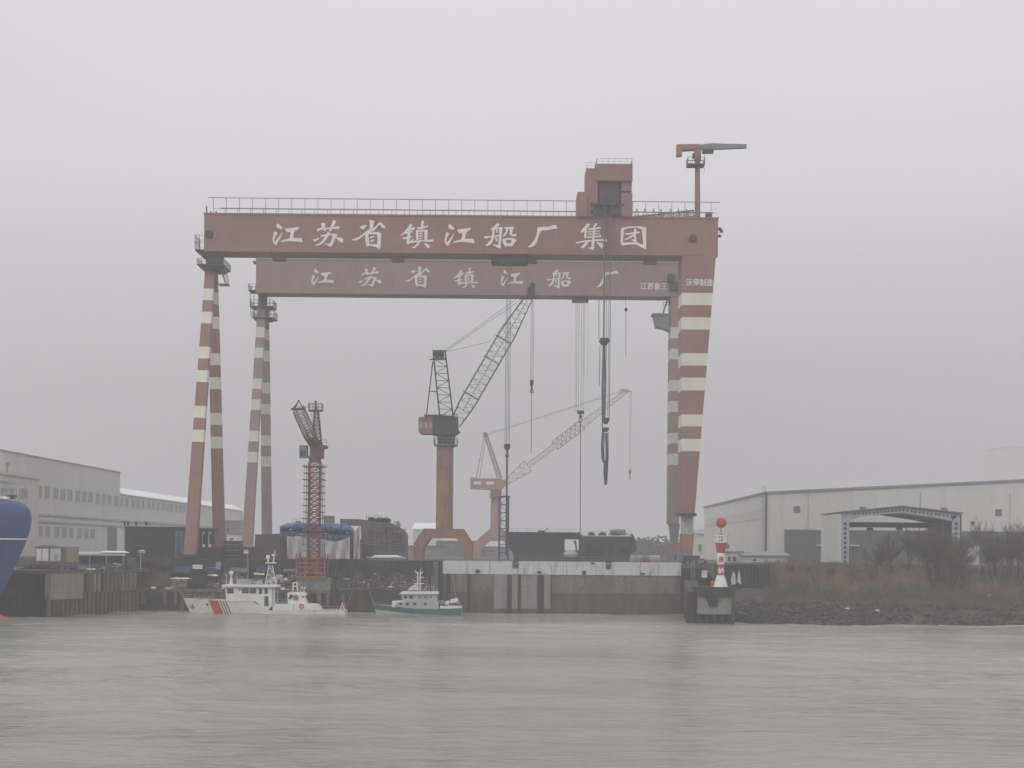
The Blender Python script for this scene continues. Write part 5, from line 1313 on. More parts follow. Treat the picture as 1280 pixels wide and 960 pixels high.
# far tree line beyond the yard
for px, Y, w, h, lb in ((800, 700, 30, 9, 'faint clump of trees beyond the dark hull blocks'), (826, 760, 36, 11, 'faint dark tree clump between hull blocks and the rear gantry leg')):
    mb = MB(); rr = random.Random(px); x = xat(px, Y)
    for _ in range(900):
        a = rr.uniform(0, 6.28); q = rr.random() ** .5; c = Vector((x + math.cos(a) * q * w / 2, Y + math.sin(a) * q * 5, 10 + h * (.15 + .8 * rr.random() * (1 - q * q * .7)))); mb.cbox(c, rr.uniform(.4, 1.2), rr.uniform(.4, 1.2), rr.uniform(.3, .9), rr.uniform(0, 3), 0, rr.uniform(-.6, .6))
    solo(mb, 'tree_clump', mat('far_foliage', (0.06, 0.065, 0.05), .9, .3, .2), lb, 'trees', base=(x, Y, 10))
# ------------------------------------------------------------------ vessels
class Hull:
    """lofted hull seen side on: sheer and waterline given in photo pixels"""
    def __init__(s, Y, xt0, xt1, xw0, xw1, sheer, wl, beam, nose=.38, stern=.85, keel=.6):
        s.__dict__.update(locals())
    def sheer_at(s, t):
        px = s.xt0 + (s.xt1 - s.xt0) * t
        for (a, b), (c, d) in zip(s.sheer, s.sheer[1:]):
            if px <= c: return b + (d - b) * max(0, (px - a) / (c - a))
        return s.sheer[-1][1]
    def pt(s, t, v, side=-1, off=0.0):
        """t along the ship, v 0 at the keel .. 1 at the sheer"""
        pxt = s.xt0 + (s.xt1 - s.xt0) * t; pxw = s.xw0 + (s.xw1 - s.xw0) * t
        ft = min(1, (max(t, 0) / s.nose)) ** .55; fw = min(1, (max(t, 0) / (s.nose * 1.25))) ** .85
        aft = 1 - (1 - s.stern) * max(0, (t - .75) / .25) ** 2
        hb = (fw * .9 * (1 - v) ** .9 + ft * (1 - (1 - v) ** .9)) * s.beam / 2 * aft
        if v < .25: hb *= (v / .25) ** .5 * .25 + .75 if v > 0 else .1
        top = at(pxt, s.sheer_at(t), s.Y); bot = at(pxw, s.wl, s.Y)
        zk = -s.keel; z = zk + (top.z - zk) * v; x = bot.x + (top.x - bot.x) * v
        return Vector((x, s.Y + side * (hb + off), z))
    def skin(s, nt=48, nv=10, m=0, vr=(0, 1), tr=(0, 1), off=0.0, both=True, mb=None):
        mb = mb or MB()
        for side in ((-1, 1) if both else (-1,)):
            o = len(mb.v)
            for i in range(nt + 1):
                for j in range(nv + 1): mb.v.append(s.pt(tr[0] + (tr[1] - tr[0]) * i / nt, vr[0] + (vr[1] - vr[0]) * j / nv, side, off))
            for i in range(nt):
                for j in range(nv):
                    a = o + i * (nv + 1) + j; q = [a, a + nv + 1, a + nv + 2, a + 1]
                    mb.f.append(q if side < 0 else q[::-1]); mb.m.append(m)
        return mb
    def deck(s, mb, v=.97, nt=48, m=0):
        for i in range(nt):
            t0, t1 = i / nt, (i + 1) / nt
            mb.face([s.pt(t0, v, -1), s.pt(t1, v, -1), s.pt(t1, v, 1), s.pt(t0, v, 1)], m)
    def transom(s, mb, m=0):
        nv = 10; L_ = [s.pt(1, j / nv, -1) for j in range(nv + 1)]; R_ = [s.pt(1, j / nv, 1) for j in range(nv + 1)]
        mb.face(L_ + R_[::-1], m)
    def vfor(s, t, py):
        zt_ = s.pt(t, 1).z; z = zat(s.xt0 + (s.xt1 - s.xt0) * t, py, s.Y); return (z + s.keel) / (zt_ + s.keel)

boatw = mat('boat_white', (0.76, 0.76, 0.74), .5, .08, .8, rust=(0.50, 0.40, .32), rust_amt=.2, fine=.05)
deckg = mat('deck_grey', (0.20, 0.24, 0.23), .8, .2, .6)
emb = mat('emblem_navy', (0.05, 0.06, 0.09), .5, .1, 1)
YBt = 299.0
pb = thing('patrol_boat', 'white patrol boat with one red and three dark slanting bow stripes', 'patrol boat', (at(330, 767, YBt).x, YBt, 0))
hl = Hull(YBt, 229, 433, 240, 431.5, [(229, 747.5), (285, 750), (319, 751.2), (326, 755), (332, 760), (340, 762.2), (433, 762.6)], 766.5, 6.0)
b = hl.skin(70, 12); hl.transom(b); hull = b.build('hull', boatw, pb, smooth=True)
b = MB(); hl.deck(b, .93, 60); b.build('deck', deckg, pb)
b = hl.skin(60, 1, vr=(.965, 1.0), off=.09, tr=(0, .45)); b.build('rubbing_strake', boatw, pb)
def slant(px_top0, px_top1, sk, m, name, v0=.12, v1=.955):
    mb = MB(); n = 10
    for j in range(n):
        va, vb = v0 + (v1 - v0) * j / n, v0 + (v1 - v0) * (j + 1) / n
        def tt(px, v):
            px2 = px + sk * (1 - v)
            pxw = hl.xw0 * (1 - v) + hl.xt0 * v; pxe = hl.xw1 * (1 - v) + hl.xt1 * v
            return (px2 - pxw) / (pxe - pxw)
        for side in (-1, 1):
            q = [hl.pt(tt(px_top0, va), va, side, .03), hl.pt(tt(px_top1, va), va, side, .03), hl.pt(tt(px_top1, vb), vb, side, .03), hl.pt(tt(px_top0, vb), vb, side, .03)]
            mb.face(q if side < 0 else q[::-1])
    mb.build(name, m, hull)
slant(262.5, 274.8, 8.5, mat('stripe_red', (0.55, 0.075, 0.05), .5, .08, 1), 'red_stripe')
for a in (276.6, 280.0, 283.5): slant(a, a + 1.35, 8.5, mat('stripe_navy', (0.055, 0.085, 0.10), .5, .1, 1), 'dark_stripe')
# dark boot line and bow emblem, hawse hole
b = hl.skin(50, 1, vr=(.0, .16), off=.02); b.build('boot_line', mat('boot_green', (0.09, 0.12, 0.11), .6, .2, 1), hull)
def on_hull(px, py, off=.05):
    v = .6; t = .05
    for _ in range(8):
        t = (px - (hl.xw0 * (1 - v) + hl.xt0 * v)) / ((hl.xw1 - hl.xw0) * (1 - v) + (hl.xt1 - hl.xt0) * v); v = hl.vfor(t, py)
    return hl.pt(t, v, -1, off)
b = MB(); p = on_hull(241.5, 757.2)
b.bar(p + Vector((0, -.02, -.42)), p + Vector((0, -.02, .45)), .13); b.path([p + Vector((-.42, -.02, .05)), p + Vector((-.35, -.02, -.3)), p + Vector((0, -.02, -.45)), p + Vector((.35, -.02, -.3)), p + Vector((.42, -.02, .05))], .07, 5); b.torus(p + Vector((0, -.02, .48)), .13, .05); b.bar(p + Vector((-.28, -.02, .2)), p + Vector((.28, -.02, .2)), .1)
b.build('bow_emblem', emb, hull)
b = MB(); p = on_hull(261, 755.3, .0); b.tube(p + Vector((0, .1, 0)), p + Vector((0, -.08, 0)), .24, n=10); b.build('hawse_hole', M['dark'], hull)
def bx(mb, xa, xb_, ya, yb_, y0=-2.2, y1=2.2, m=0, Y=YBt):
    a = at(xa, yb_, Y); c = at(xb_, ya, Y); mb.box(a.x, c.x, Y + y0, Y + y1, a.z, c.z, m)
def pts2(l, Y): return [(at(x, y, Y).x, at(x, y, Y).z) for x, y in l]
b = MB(); b.prism(pts2([(285.5, 751), (284, 733.6), (342, 733.6), (342, 757), (338, 762), (331, 762), (325, 754), (321, 751)], YBt), YBt - 2.3, YBt + 2.3); cb = b.build('wheelhouse', boatw, pb)
b = MB(); b.prism(pts2([(280, 733), (281.5, 730.4), (347, 731), (348.5, 733.6)], YBt), YBt - 2.9, YBt + 2.9); b.build('wheelhouse_roof', boatw, pb)
for a, c, y0_, y1_ in ((286.5, 294.8, 735.2, 741.4), (305, 313.6, 735, 741.2), (314.6, 322.6, 735, 741.2), (326, 330.2, 735, 741.8), (333, 337.2, 735, 741.8)):
    b = MB(); bx(b, a, c, y0_, y1_, -2.36, -2.31); b.build('window', M['glass'], cb)
for dy in (-1.5, -.5, .5, 1.5):
    b = MB(); b.hexa([(at(284.7, 741, YBt).x - .06, YBt + dy - .42, zat(285, 741, YBt)), (at(284.9, 741, YBt).x, YBt + dy - .42, zat(285, 741, YBt)), (at(284.9, 741, YBt).x, YBt + dy + .42, zat(285, 741, YBt)), (at(284.7, 741, YBt).x - .06, YBt + dy + .42, zat(285, 741, YBt)),
        (at(284.1, 735.5, YBt).x - .06, YBt + dy - .42, zat(285, 735.3, YBt)), (at(284.3, 735.5, YBt).x, YBt + dy - .42, zat(285, 735.3, YBt)), (at(284.3, 735.5, YBt).x, YBt + dy + .42, zat(285, 735.3, YBt)), (at(284.1, 735.5, YBt).x - .06, YBt + dy + .42, zat(285, 735.3, YBt))]); b.build('window', M['glass'], cb)
b = MB(); bx(b, 332.8, 337.8, 745, 757, -2.37, -2.31); b.build('door', M['glass'], cb)
b = MB(); p = at(299.5, 736.8, YBt - 2.35); b.torus((p.x, p.y, p.z), .18, .06); b.build('lamp', M['dark'], cb)
b = MB()
for px in (344.5,): bx(b, px, px + 1, 733.6, 757, -2.2, -2.0); bx(b, px, px + 1, 733.6, 757, 2.0, 2.2)
b.build('stanchion', boatw, pb)
# aft: low trunk, funnel house, gear
b = MB(); b.prism(pts2([(343, 762.4), (343, 754.4), (391, 754.6), (398, 755.5), (402.5, 762.4)], YBt), YBt - 2.2, YBt + 2.2); b.build('aft_house', boatw, pb)
b = MB()
for px in (368.8,): bx(b, px, px + .5, 755, 762, -2.24, -2.205)
b.build('panel_joint', M['grey'], pb)
b = MB(); b.prism(pts2([(361, 754.3), (360.5, 741), (363, 740), (380.5, 740), (383.5, 743), (381, 746), (384.5, 754.3)], YBt), YBt - 1.5, YBt + 1.5); fn = b.build('funnel_house', boatw, pb)
b = MB(); p = at(369.5, 747, YBt - 1.56); b.torus(p, .48, .05, 18); b.torus(p, .3, .035, 14); b.bar(p + Vector((-.28, 0, 0)), p + Vector((.28, 0, 0)), .05); b.bar(p + Vector((0, 0, -.28)), p + Vector((0, 0, .28)), .06); b.build('round_emblem', emb, fn)
b = MB(); p = at(364, 745, YBt - 1.52); b.sphere(p, .3, 8); b.sphere(p + Vector((-.25, -.1, -.35)), .25, 8); b.build('exhaust_stain_port', M['black'], fn)
b = MB(); p = at(378.8, 746, YBt - 1.53); b.tube(p, p - Vector((0, .04, 0)), .17, n=10); b.build('porthole', M['glass'], fn)
b = MB(); p = at(376.7, 757.6, YBt - 2.35); b.torus(p, .36, .1, 14, 6); b.build('lifebuoy', M['orange'], pb)
b = MB()
for (a, c) in (((366, 738.5), (366.6, 728.5)), ((372, 738.5), (371.4, 728)), ((366.3, 733), (371.7, 733)), ((366.6, 728.5), (371.4, 728))): b.bar(at(*a, YBt - .4), at(*c, YBt - .4), .22); b.bar(at(*a, YBt + .4), at(*c, YBt + .4), .16)
for px in (376, 380): p = at(px, 739.7, YBt); b.tube(p, p + Vector((0, 0, .6)), .06, n=5); b.bar(p + Vector((0, 0, .6)), p + Vector((.35, 0, .95)), .16)
b.build('aft_mast', boatw, pb)
b = MB()
for px0, px1, top_ in ((345, 360, 750), (388, 402, 757.5)):
    b.rail([at(px0, 754.4 if px0 < 380 else 762.4, YBt - 2.1), at(px1, 754.4 if px0 < 380 else 762.4, YBt - 2.1)], .8, .9, .05)
b.rail([hl.pt(.86, 1, -1), hl.pt(1, 1, -1)], .8, 1.3, .05); b.rail([hl.pt(.02, 1, -1), hl.pt(.13, 1, -1), hl.pt(.27, 1, -1)], .75, 1.5, .035)
b.build('railing', M['lgrey'], pb)
b = MB(); p = at(427, 757, YBt); b.bar(at(425.5, 762, YBt), at(428, 753.5, YBt), .16); b.bar(at(430.5, 762, YBt), at(428, 753.5, YBt), .16); b.build('stern_davit', boatw, pb)
b = MB(); p = at(430, 755, YBt); b.hexa([p + Vector(q) for q in ((-.25, -.1, -.3), (.2, -.1, -.35), (.2, .1, -.35), (-.25, .1, -.3), (-.2, -.1, .25), (.25, -.1, .3), (.25, .1, .3), (-.2, .1, .25))]); b.build('life_raft', M['orange'], pb)
b = MB()
for k in range(9): p = at(347 + k * 1.7, 753.5, YBt + random.uniform(-1.5, 0)); b.sphere(p, random.uniform(.18, .38), 6)
b.build('covered_gear', M['grey'], pb)
# mast and roof gear
b = MB()
for dy in (-.7, .7): b.bar(at(331.5, 730.6, YBt + dy), at(336.2, 706, YBt + dy * .4), .14); b.bar(at(345, 730.8, YBt + dy), at(340.5, 707, YBt + dy * .4), .14)
for k in range(6):
    t = k / 6; t2 = (k + 1) / 6
    A = lambda t: at(331.5 + 4.7 * t, 730.6 - 24.6 * t, YBt - .7 + .42 * t); B = lambda t: at(345 - 4.5 * t, 730.8 - 23.8 * t, YBt - .7 + .42 * t)
    b.bar(A(t), B(t), .08); b.bar(A(t), B(t2), .07) if k % 2 else b.bar(B(t), A(t2), .07)
b.bar(at(331.5, 703.8, YBt), at(345.5, 703.5, YBt), .2); b.tube(at(335, 703.5, YBt), at(335, 698, YBt), .16, n=8); b.lathe(at(335, 698.5, YBt), [(.34, 0), (.38, .2), (.3, .5)], 10); b.lathe(at(335, 695.5, YBt), [(.3, 0), (.24, .25)], 10)
b.tube(at(341.8, 704, YBt), at(343, 689, YBt), .13, .06, 8); b.bar(at(339.5, 693, YBt), at(345.5, 693.5, YBt), .12); b.tube(at(344.6, 693, YBt), at(344.8, 686, YBt), .03, n=4); b.cbox(at(341, 694, YBt), .4, .3, .35)
b.build('mast', boatw, pb)
b = MB(); p = at(289, 730.4, YBt); b.tube(p, at(289, 723, YBt), .3, .22, 8); b.bar(at(286.5, 730.4, YBt - .2), at(289, 722, YBt), .08); b.bar(at(291.5, 730.4, YBt - .2), at(289, 722, YBt), .08); b.sphere(at(289, 716.3, YBt), .42, 12); b.tube(at(289, 723, YBt), at(289, 718, YBt), .14, n=8); b.build('radome', boatw, pb)
b = MB(); p = at(283, 730.4, YBt); b.tube(p, at(283, 720, YBt), .08, n=6); b.sphere(at(283, 719, YBt), .2, 8); b.build('searchlight', M['lgrey'], pb)
b = MB(); bx(b, 298.5, 314, 723.8, 730.3, -2.4, -2.3); b.build('dodger_board', M['lgrey'], pb)
b = MB(); b.rail([at(281.5, 730.4, YBt - 2.7), at(346, 731, YBt - 2.7)], 1.0, 1.3, .05); b.rail([at(281.5, 730.4, YBt + 2.7), at(346, 731, YBt + 2.7)], 1.0, 1.3, .05)
for px, py in ((309, 690), (316, 722), (320, 720), (296, 721)): b.tube(at(px, 730, YBt + .6), at(px, py, YBt + .6), .035, n=4)
b.build('railing', M['lgrey'], pb)
b = MB(); b.cbox(at(307.5, 690.5, YBt + .6), .8, .3, .35); b.cbox(at(305.5, 691.5, YBt + .6), .35, .3, .2); b.build('pennant', boatw, pb)
b = MB(); rr = random.Random(4)
for k in range(16): p = at(303 + rr.random() * 38, 728.8 - rr.random() * 1.5, YBt + rr.uniform(-1.5, 1.5)); b.cbox(p, rr.uniform(.2, .6), rr.uniform(.2, .5), rr.uniform(.3, .9), rr.uniform(0, 3))
b.build('roof_gear', M['lgrey'], pb)
b = MB()
for k in range(5): p = at(244 + k * 6, 747.2 + k * .25, YBt + rr.uniform(-.6, .2)); b.cbox(p, rr.uniform(.4, 1), .5, rr.uniform(.25, .5), rr.uniform(0, 3)); 
p = at(262, 747.5, YBt); b.tube(p + Vector((0, -.5, 0)), p + Vector((0, .5, 0)), .35, n=10); b.build('anchor_winch', M['tan'], pb)
for px, k in ((252, 0), (266, 1), (319, 2)):
    b = MB(); p = hl.pt((px - 229) / 204, .5, -1, .18); b.tube(p + Vector((0, 0, .45)), p - Vector((0, 0, .45)), .14, n=8)
    # hung fenders

# green fishing-style launch
green = mat('hull_green', (0.045, 0.16, 0.13), .6, .15, .6, rust=(.08, .1, .08), rust_amt=.2)
offw = mat('weathered_white', (0.50, 0.50, 0.47), .7, .15, .6, rust=(0.3, 0.26, .2), rust_amt=.3)
YGn = 302.0
gb = thing('work_boat', 'green and off-white work boat with a two-tier cabin moored by the gate', 'work boat', (at(520, 768, YGn).x, YGn, 0))
hg = Hull(YGn, 465.5, 577.5, 472.5, 576.5, [(465.5, 755.2), (492, 757.4), (519, 760.4), (548, 760.8), (577.5, 759.6)], 767.8, 4.8, nose=.4)
def lvl(mb, h, f0, f1, m, off=0.0, nt=60):
    for side in (-1, 1):
        for i in range(nt):
            t0, t1 = i / nt, (i + 1) / nt
            q = [h.pt(t0, f0(t0), side, off), h.pt(t1, f0(t1), side, off), h.pt(t1, f1(t1), side, off), h.pt(t0, f1(t0), side, off)]
            mb.face(q if side < 0 else q[::-1], m)
b = hg.skin(60, 10); hg.transom(b); gh = b.build('hull', offw, gb, smooth=True)
b = MB(); lvl(b, hg, lambda t: .62 - .3 * min(1, t / .9), lambda t: 1.0, 0, .04); b.build('green_strake', green, gh)
b = MB(); hg.deck(b, .9, 50); b.build('deck', deckg, gb)
gx = lambda mb, a, c, y0_, y1_, d0=-1.7, d1=1.7: bx(mb, a, c, y0_, y1_, d0, d1, 0, YGn)
b = MB(); b.prism(pts2([(491, 759), (492, 751), (501, 750.2), (546, 750.2), (548.5, 752), (548.5, 760.6), (519, 760.6)], YGn), YGn - 1.9, YGn + 1.9); lowc = b.build('lower_cabin', M['lgrey'], gb)
b = MB(); b.prism(pts2([(504.5, 750.15), (502, 742.5), (546.5, 742.5), (546.5, 750.15)], YGn), YGn - 1.7, YGn + 1.7); upc = b.build('wheelhouse', offw, gb)
b = MB(); b.prism(pts2([(499, 742.4), (503, 739.2), (548, 739.6), (548.5, 742.4)], YGn), YGn - 2.1, YGn + 2.1); b.build('wheelhouse_roof', boatw, gb)
for a, c in ((505, 510), (512, 517), (523, 528), (530, 535), (537, 541)):
    b = MB(); gx(b, a, c, 744.2, 748, -1.76, -1.71); b.build('window', winglass if a > 520 else M['glass'], upc)
for a, c in ((500, 503.5), (508, 512), (517, 521), (531, 534)):
    b = MB(); gx(b, a, c, 753, 756, -1.96, -1.91); b.build('window', M['glass'], lowc)
b = MB(); b.prism(pts2([(490.5, 758), (491, 751.2), (504, 750.3), (509, 751.6), (497, 752.8), (494, 758)], YGn), YGn - 2.0, YGn + 2.0); b.build('windscreen_hood', boatw, gb)
b = MB(); gx(b, 550.5, 577, 757.2, 760.2, -1.9, -1.7); gx(b, 550.5, 577, 757.2, 760.2, 1.7, 1.9); b.build('bulwark', boatw, gb)
for px, py in ((559.5, 753.6), (566, 751.2), (570, 750.6)):
    b = MB(); p = at(px, py, YGn); b.tube(p + Vector((-.1, -.5, 0)), p + Vector((.1, .5, 0)), .42, n=12); b.build('life_raft_canister', boatw, gb)
b = MB(); b.sphere(at(551, 754, YGn), .8, 8, sz=.8); b.sphere(at(556, 756, YGn), .6, 8); b.sphere(at(573, 754.5, YGn - .3), .5, 8); b.build('covered_gear', M['grey'], gb)
b = MB(); b.tube(at(521.5, 739, YGn), at(522.5, 715, YGn), .1, n=6); b.tube(at(525.2, 739, YGn), at(525.5, 714, YGn), .1, n=6); b.tube(at(525.5, 715, YGn), at(526.6, 709.5, YGn), .05, n=4)
b.bar(at(518.5, 713.5, YGn), at(522.5, 717, YGn), .16); b.bar(at(529, 714.5, YGn), at(525, 717.5, YGn), .16); b.bar(at(519, 721.5, YGn), at(530, 721.5, YGn), .1); b.bar(at(517, 729.5, YGn), at(530, 729.5, YGn), .14)
b.bar(at(521.8, 728, YGn), at(525.4, 722, YGn), .06); b.cbox(at(519, 732, YGn), .5, .4, .25); b.tube(at(510, 739, YGn), at(523, 728, YGn), .04, n=4)
b.build('mast', boatw, gb)
b = MB(); b.prism(pts2([(510, 737.8), (511.5, 735), (517, 731), (524, 734), (523, 737.8)], YGn), YGn - .6, YGn + .6); b.build('cowl', offw, gb)
b = MB()
for px, py in ((532.5, 728), (534, 721), (536.5, 730), (539.8, 719.5), (541.5, 730)): b.tube(at(px, 739.5, YGn), at(px, py, YGn), .035, n=4)
b.rail([at(526, 739.5, YGn - 1.6), at(546, 739.8, YGn - 1.6)], .9, .8, .04); b.build('aerial', M['lgrey'], gb)
b = MB(); b.rail([hg.pt(.02, 1, -1), hg.pt(.2, 1, -1)], .5, 1.2, .04); b.build('railing', M['grey'], gb)

# ------------------------------------------------------------------ blue ship's bow at the left edge
shipb = mat('ship_blue', (0.032, 0.075, 0.23), .55, .12, .1, rust=(0.05, 0.055, 0.12), rust_amt=.3, fine=.05)
YSH = 268.0
sh = thing('cargo_ship', 'big dark blue ship bow with a thin white line cut by the left edge', 'ship', (at(-40, 770, YSH).x, YSH, 0))
prof = [(766, -24), (756, -13), (745, 0), (735, 6), (722, 12), (705, 20), (690, 27), (675, 33), (662, 37), (650, 39), (642, 38.3), (635, 35), (630, 30), (627, 23), (625.5, 12), (624.5, 0), (623, -30), (621, -120)]
def stem(py):
    for (a, b_), (c, d) in zip(prof, prof[1:]):
        if c <= py <= a: return b_ + (d - b_) * (a - py) / (a - c)
    return prof[0][1]
b = MB(); rows = [at(0, py, YSH).z for py, _ in prof]; NS = 26; Lx = 60.0
grid = []
for (py, px) in [(772, -30)] + prof[:12]:
    q = at(px, py, YSH); xs_ = q.x; row = []
    full = 7.5 * (.55 + .45 * min(1, (770 - py) / 110))
    for i in range(NS + 1):
        u = (i / NS) ** 1.8; x = xs_ - u * Lx; row.append((x, full * min(1, (u * Lx / (15 - 5 * min(1, (770 - py) / 120)))) ** .5, q.z))
    grid.append(row)
# rounded-in bulwark at the top
for (py, px), k in zip(prof[12:], range(len(prof[12:]))):
    q = at(max(px, -4), py, YSH)
    row = []
    for i in range(NS + 1):
        u = (i / NS) ** 1.8; x = q.x - u * (Lx - 3); f = max(0.0, 1 - .05 * (k + 1) ** 1.25)
        row.append((x, 7.5 * f * min(1, (u * Lx / 10)) ** .5, q.z))
    grid.append(row)
for side in (-1, 1):
    o = len(b.v)
    for row in grid:
        for x, y, z in row: b.v.append(Vector((x, YSH + side * y, z)))
    for j in range(len(grid) - 1):
        for i in range(NS):
            a = o + j * (NS + 1) + i; q = [a, a + 1, a + NS + 2, a + NS + 1]; b.f.append(q if side > 0 else q[::-1]); b.m.append(0)
tops = grid[-1]
for i in range(NS): b.face([(tops[i][0], YSH - tops[i][1], tops[i][2]), (tops[i + 1][0], YSH - tops[i + 1][1], tops[i + 1][2]), (tops[i + 1][0], YSH + tops[i + 1][1], tops[i + 1][2]), (tops[i][0], YSH + tops[i][1], tops[i][2])])
shh = b.build('hull', shipb, sh, smooth=True)
b = MB()
pyl = 674.0; q = at(stem(pyl), pyl, YSH)
for i in range(NS):
    def c_(i, dz, off=.06):
        u = (i / NS) ** 1.8; full = 7.5 * (.55 + .45 * min(1, (770 - pyl) / 110)); y = full * min(1, (u * Lx / (15 - 5 * min(1, (770 - pyl) / 120)))) ** .5
        zz_ = q.z + dz; return Vector((q.x - u * Lx + .06 + dz * .22, YSH - y - off, zz_))
    b.face([c_(i, -.13), c_(i, .13), c_(i + 1, .13), c_(i + 1, -.13)])
b.build('white_line', white_b, shh)
b = MB()
for i in range(15):
    t = i / 14; x = at(17 - 90 * t, 766, YSH).x; r_ = 1.9 * (t * 8) ** .42 if t > 0 else .05; r_ = min(r_, 2.6)
    b.v += [Vector((x, YSH + math.cos(2 * math.pi * k / 14) * r_, -1.15 + math.sin(2 * math.pi * k / 14) * r_ * .85)) for k in range(14)]
for i in range(14):
    for k in range(14): b.f.append([i * 14 + k, i * 14 + (k + 1) % 14, (i + 1) * 14 + (k + 1) % 14, (i + 1) * 14 + k]); b.m.append(0)
b.build('bulbous_bow', mat('antifouling_orange', (0.45, 0.13, 0.07), .7, .15, .6), sh, smooth=True)
b = MB(); dt = tops[0][2]
b.tube(at(15, 624, YSH), at(15, 619, YSH), .45, .4, 10); b.box(at(11, 622, YSH).x, at(19, 622, YSH).x, YSH - .8, YSH + .8, dt - .1, dt + .35); b.build('windlass', M['dark'], sh)
b = MB(); b.tube(at(19.5, 626, YSH + 2), at(18.7, 608, YSH + 2), .13, .07, 8); b.tube(at(23, 627, YSH + 2), at(22.5, 611, YSH + 2), .07, n=5); b.cbox(at(19, 608, YSH + 2), .35, .35, .3); b.build('foremast', M['lgrey'], sh)
b = MB(); b.rail([at(-20, 623, YSH - 3), at(12, 624.5, YSH - 2)], 1.1, 1.3, .05); b.rail([at(-20, 623, YSH + 4), at(24, 626.5, YSH + 1)], 1.1, 1.3, .05); b.build('railing', M['lgrey'], sh)
b = MB(); b.prism(pts2([(-12, 624), (-10, 619), (6, 620.5), (12, 624.5)], YSH), YSH - 2, YSH + 2); b.build('deck_cover', white_b, sh)
# ------------------------------------------------------------------ ship blocks under construction
def hut(name, label, cat, px0, px1, pt, pb_, Y, dp, mwall, mroof=None, parts=(), group=None, flat=.0):
    x0_, x1_ = xat(px0, Y, pb_), xat(px1, Y, pb_); z0, z1 = zat((px0 + px1) / 2, pb_, Y), zat((px0 + px1) / 2, pt, Y)
    t = thing(name, label, cat, ((x0_ + x1_) / 2, Y + dp / 2, z0), group)
    b = MB(); b.box(x0_, x1_, Y, Y + dp, z0, z1); b.build('body', mwall, t)
    if mroof:
        b = MB(); xm = (x0_ + x1_) / 2; r = flat
        b.prism([(x0_ - .25, z1 + .005), (x1_ + .25, z1 + .005), (x1_ + .25, z1 + .12), (xm + (x1_ - xm) * .4, z1 + .12 + r), (xm - (xm - x0_) * .4, z1 + .12 + r), (x0_ - .25, z1 + .12)], Y - .25, Y + dp + .25); b.build('roof', mroof, t)
    for nm, a, c, y0_, y1_, mm in parts:
        p, q = at(a, y1_, Y), at(c, y0_, Y); b = MB(); b.box(p.x, q.x, Y - .06, Y - .005, p.z, q.z); b.build(nm, mm, t)
    return t
hullg = mat('dark_hull_plate', (0.040, 0.048, 0.058), .6, .2, .3, rust=(0.09, 0.075, .065), rust_amt=.2, fine=.1)
hullb = mat('black_hull_plate', (0.022, 0.027, 0.034), .6, .25, .3, rust=(0.07, 0.06, .055), rust_amt=.3, fine=.1)
YQ = 362.0
qa = lambda l, Y=YQ: [(at(x, y, Y).x, at(x, y, Y).z) for x, y in l]
hb1 = thing('hull_block', 'dark grey ship hull block behind the dock gate with a square opening showing sky', 'hull block', (at(680, 700, YQ).x, YQ, 10))
b = MB(); b.prism(qa([(632.5, 665), (725, 666.5), (725, 674), (705.8, 673.8), (705.8, 688), (725, 688), (725, 702), (643, 702), (640.5, 690), (633, 683)]), YQ, YQ + 9); b.build('hull', hullg, hb1)
b = MB(); b.box(at(631, 665, YQ).x, at(725, 665, YQ).x, YQ - .3, YQ + 9.3, zat(680, 666.4, YQ), zat(680, 665.2, YQ)); b.build('deck_edge', hullb, hb1)
b = MB(); b.rail([at(634, 665, YQ + 1), at(724, 666, YQ + 1)], .8, 2.2, .05); b.build('railing', M['grey'], hb1)
b = MB(); p = at(677, 664.6, YQ + 2); b.cbox(p, 1.6, 1, .5); b.tube(p + Vector((.8, 0, .2)), p + Vector((1.4, 0, .9)), .1); b.build('deck_gear', M['dark'], hb1)
b = MB(); b.sphere(at(713, 693, YQ - .5), 1.7, 12, sz=.6); b.build('propeller_boss', M['lgrey'], hb1)
b = MB(); b.bar(at(719, 675, YQ - .2), at(722, 700, YQ - .2), .35); b.bar(at(716, 676, YQ - .2), at(720, 681, YQ - .2), .2); b.build('brace', hullb, hb1)
hb2 = thing('hull_block', 'dark grey ship block with round deck drums, right neighbour of the one with the opening', 'hull block', (at(762, 700, YQ).x, YQ, 10))
b = MB(); b.prism(qa([(725.3, 668), (733, 670), (789, 671), (791, 667.5), (794.5, 676), (796, 688), (789, 692), (786, 702), (725.3, 702)]), YQ, YQ + 9); h2b = b.build('hull', hullg, hb2)
for a, c, y0_, y1_ in ((760, 767, 681, 690), (731, 751, 679, 699), (775, 784, 685, 690), (760, 767, 695, 701)):
    b = MB(); p, q = at(a, y1_, YQ), at(c, y0_, YQ); b.box(p.x, q.x, YQ - .03, YQ - .003, p.z, q.z); b.build('opening', hullb, h2b)
b = MB(); b.box(at(727, 670, YQ).x, at(789, 670, YQ).x, YQ - .2, YQ + 5, zat(758, 670.8, YQ), zat(758, 669.4, YQ)); b.build('deck_edge', M['lgrey'], hb2)
for px, w in ((739, 8), (753, 9), (769, 7)):
    b = MB(); p = at(px, 669, YQ + 2); b.cbox(p + Vector((0, 0, .25)), w * .18, 1.4, .55); b.cbox(p + Vector((0, 0, .6)), w * .1, .8, .25); b.build('deck_hatch', M['dark'], hb2)
b = MB()
for px, r_ in ((766, 1.0), (771, 1.2), (778, 1.1)): p = at(px, 665.4, YQ + 3); b.tube(p + Vector((-r_ * .6, 0, 0)), p + Vector((r_ * .6, 0, 0)), .6 * r_, n=12)
b.bar(at(761, 667.5, YQ + 3), at(785, 667.5, YQ + 3), .3); b.build('cable_drum', M['grey'], hb2)
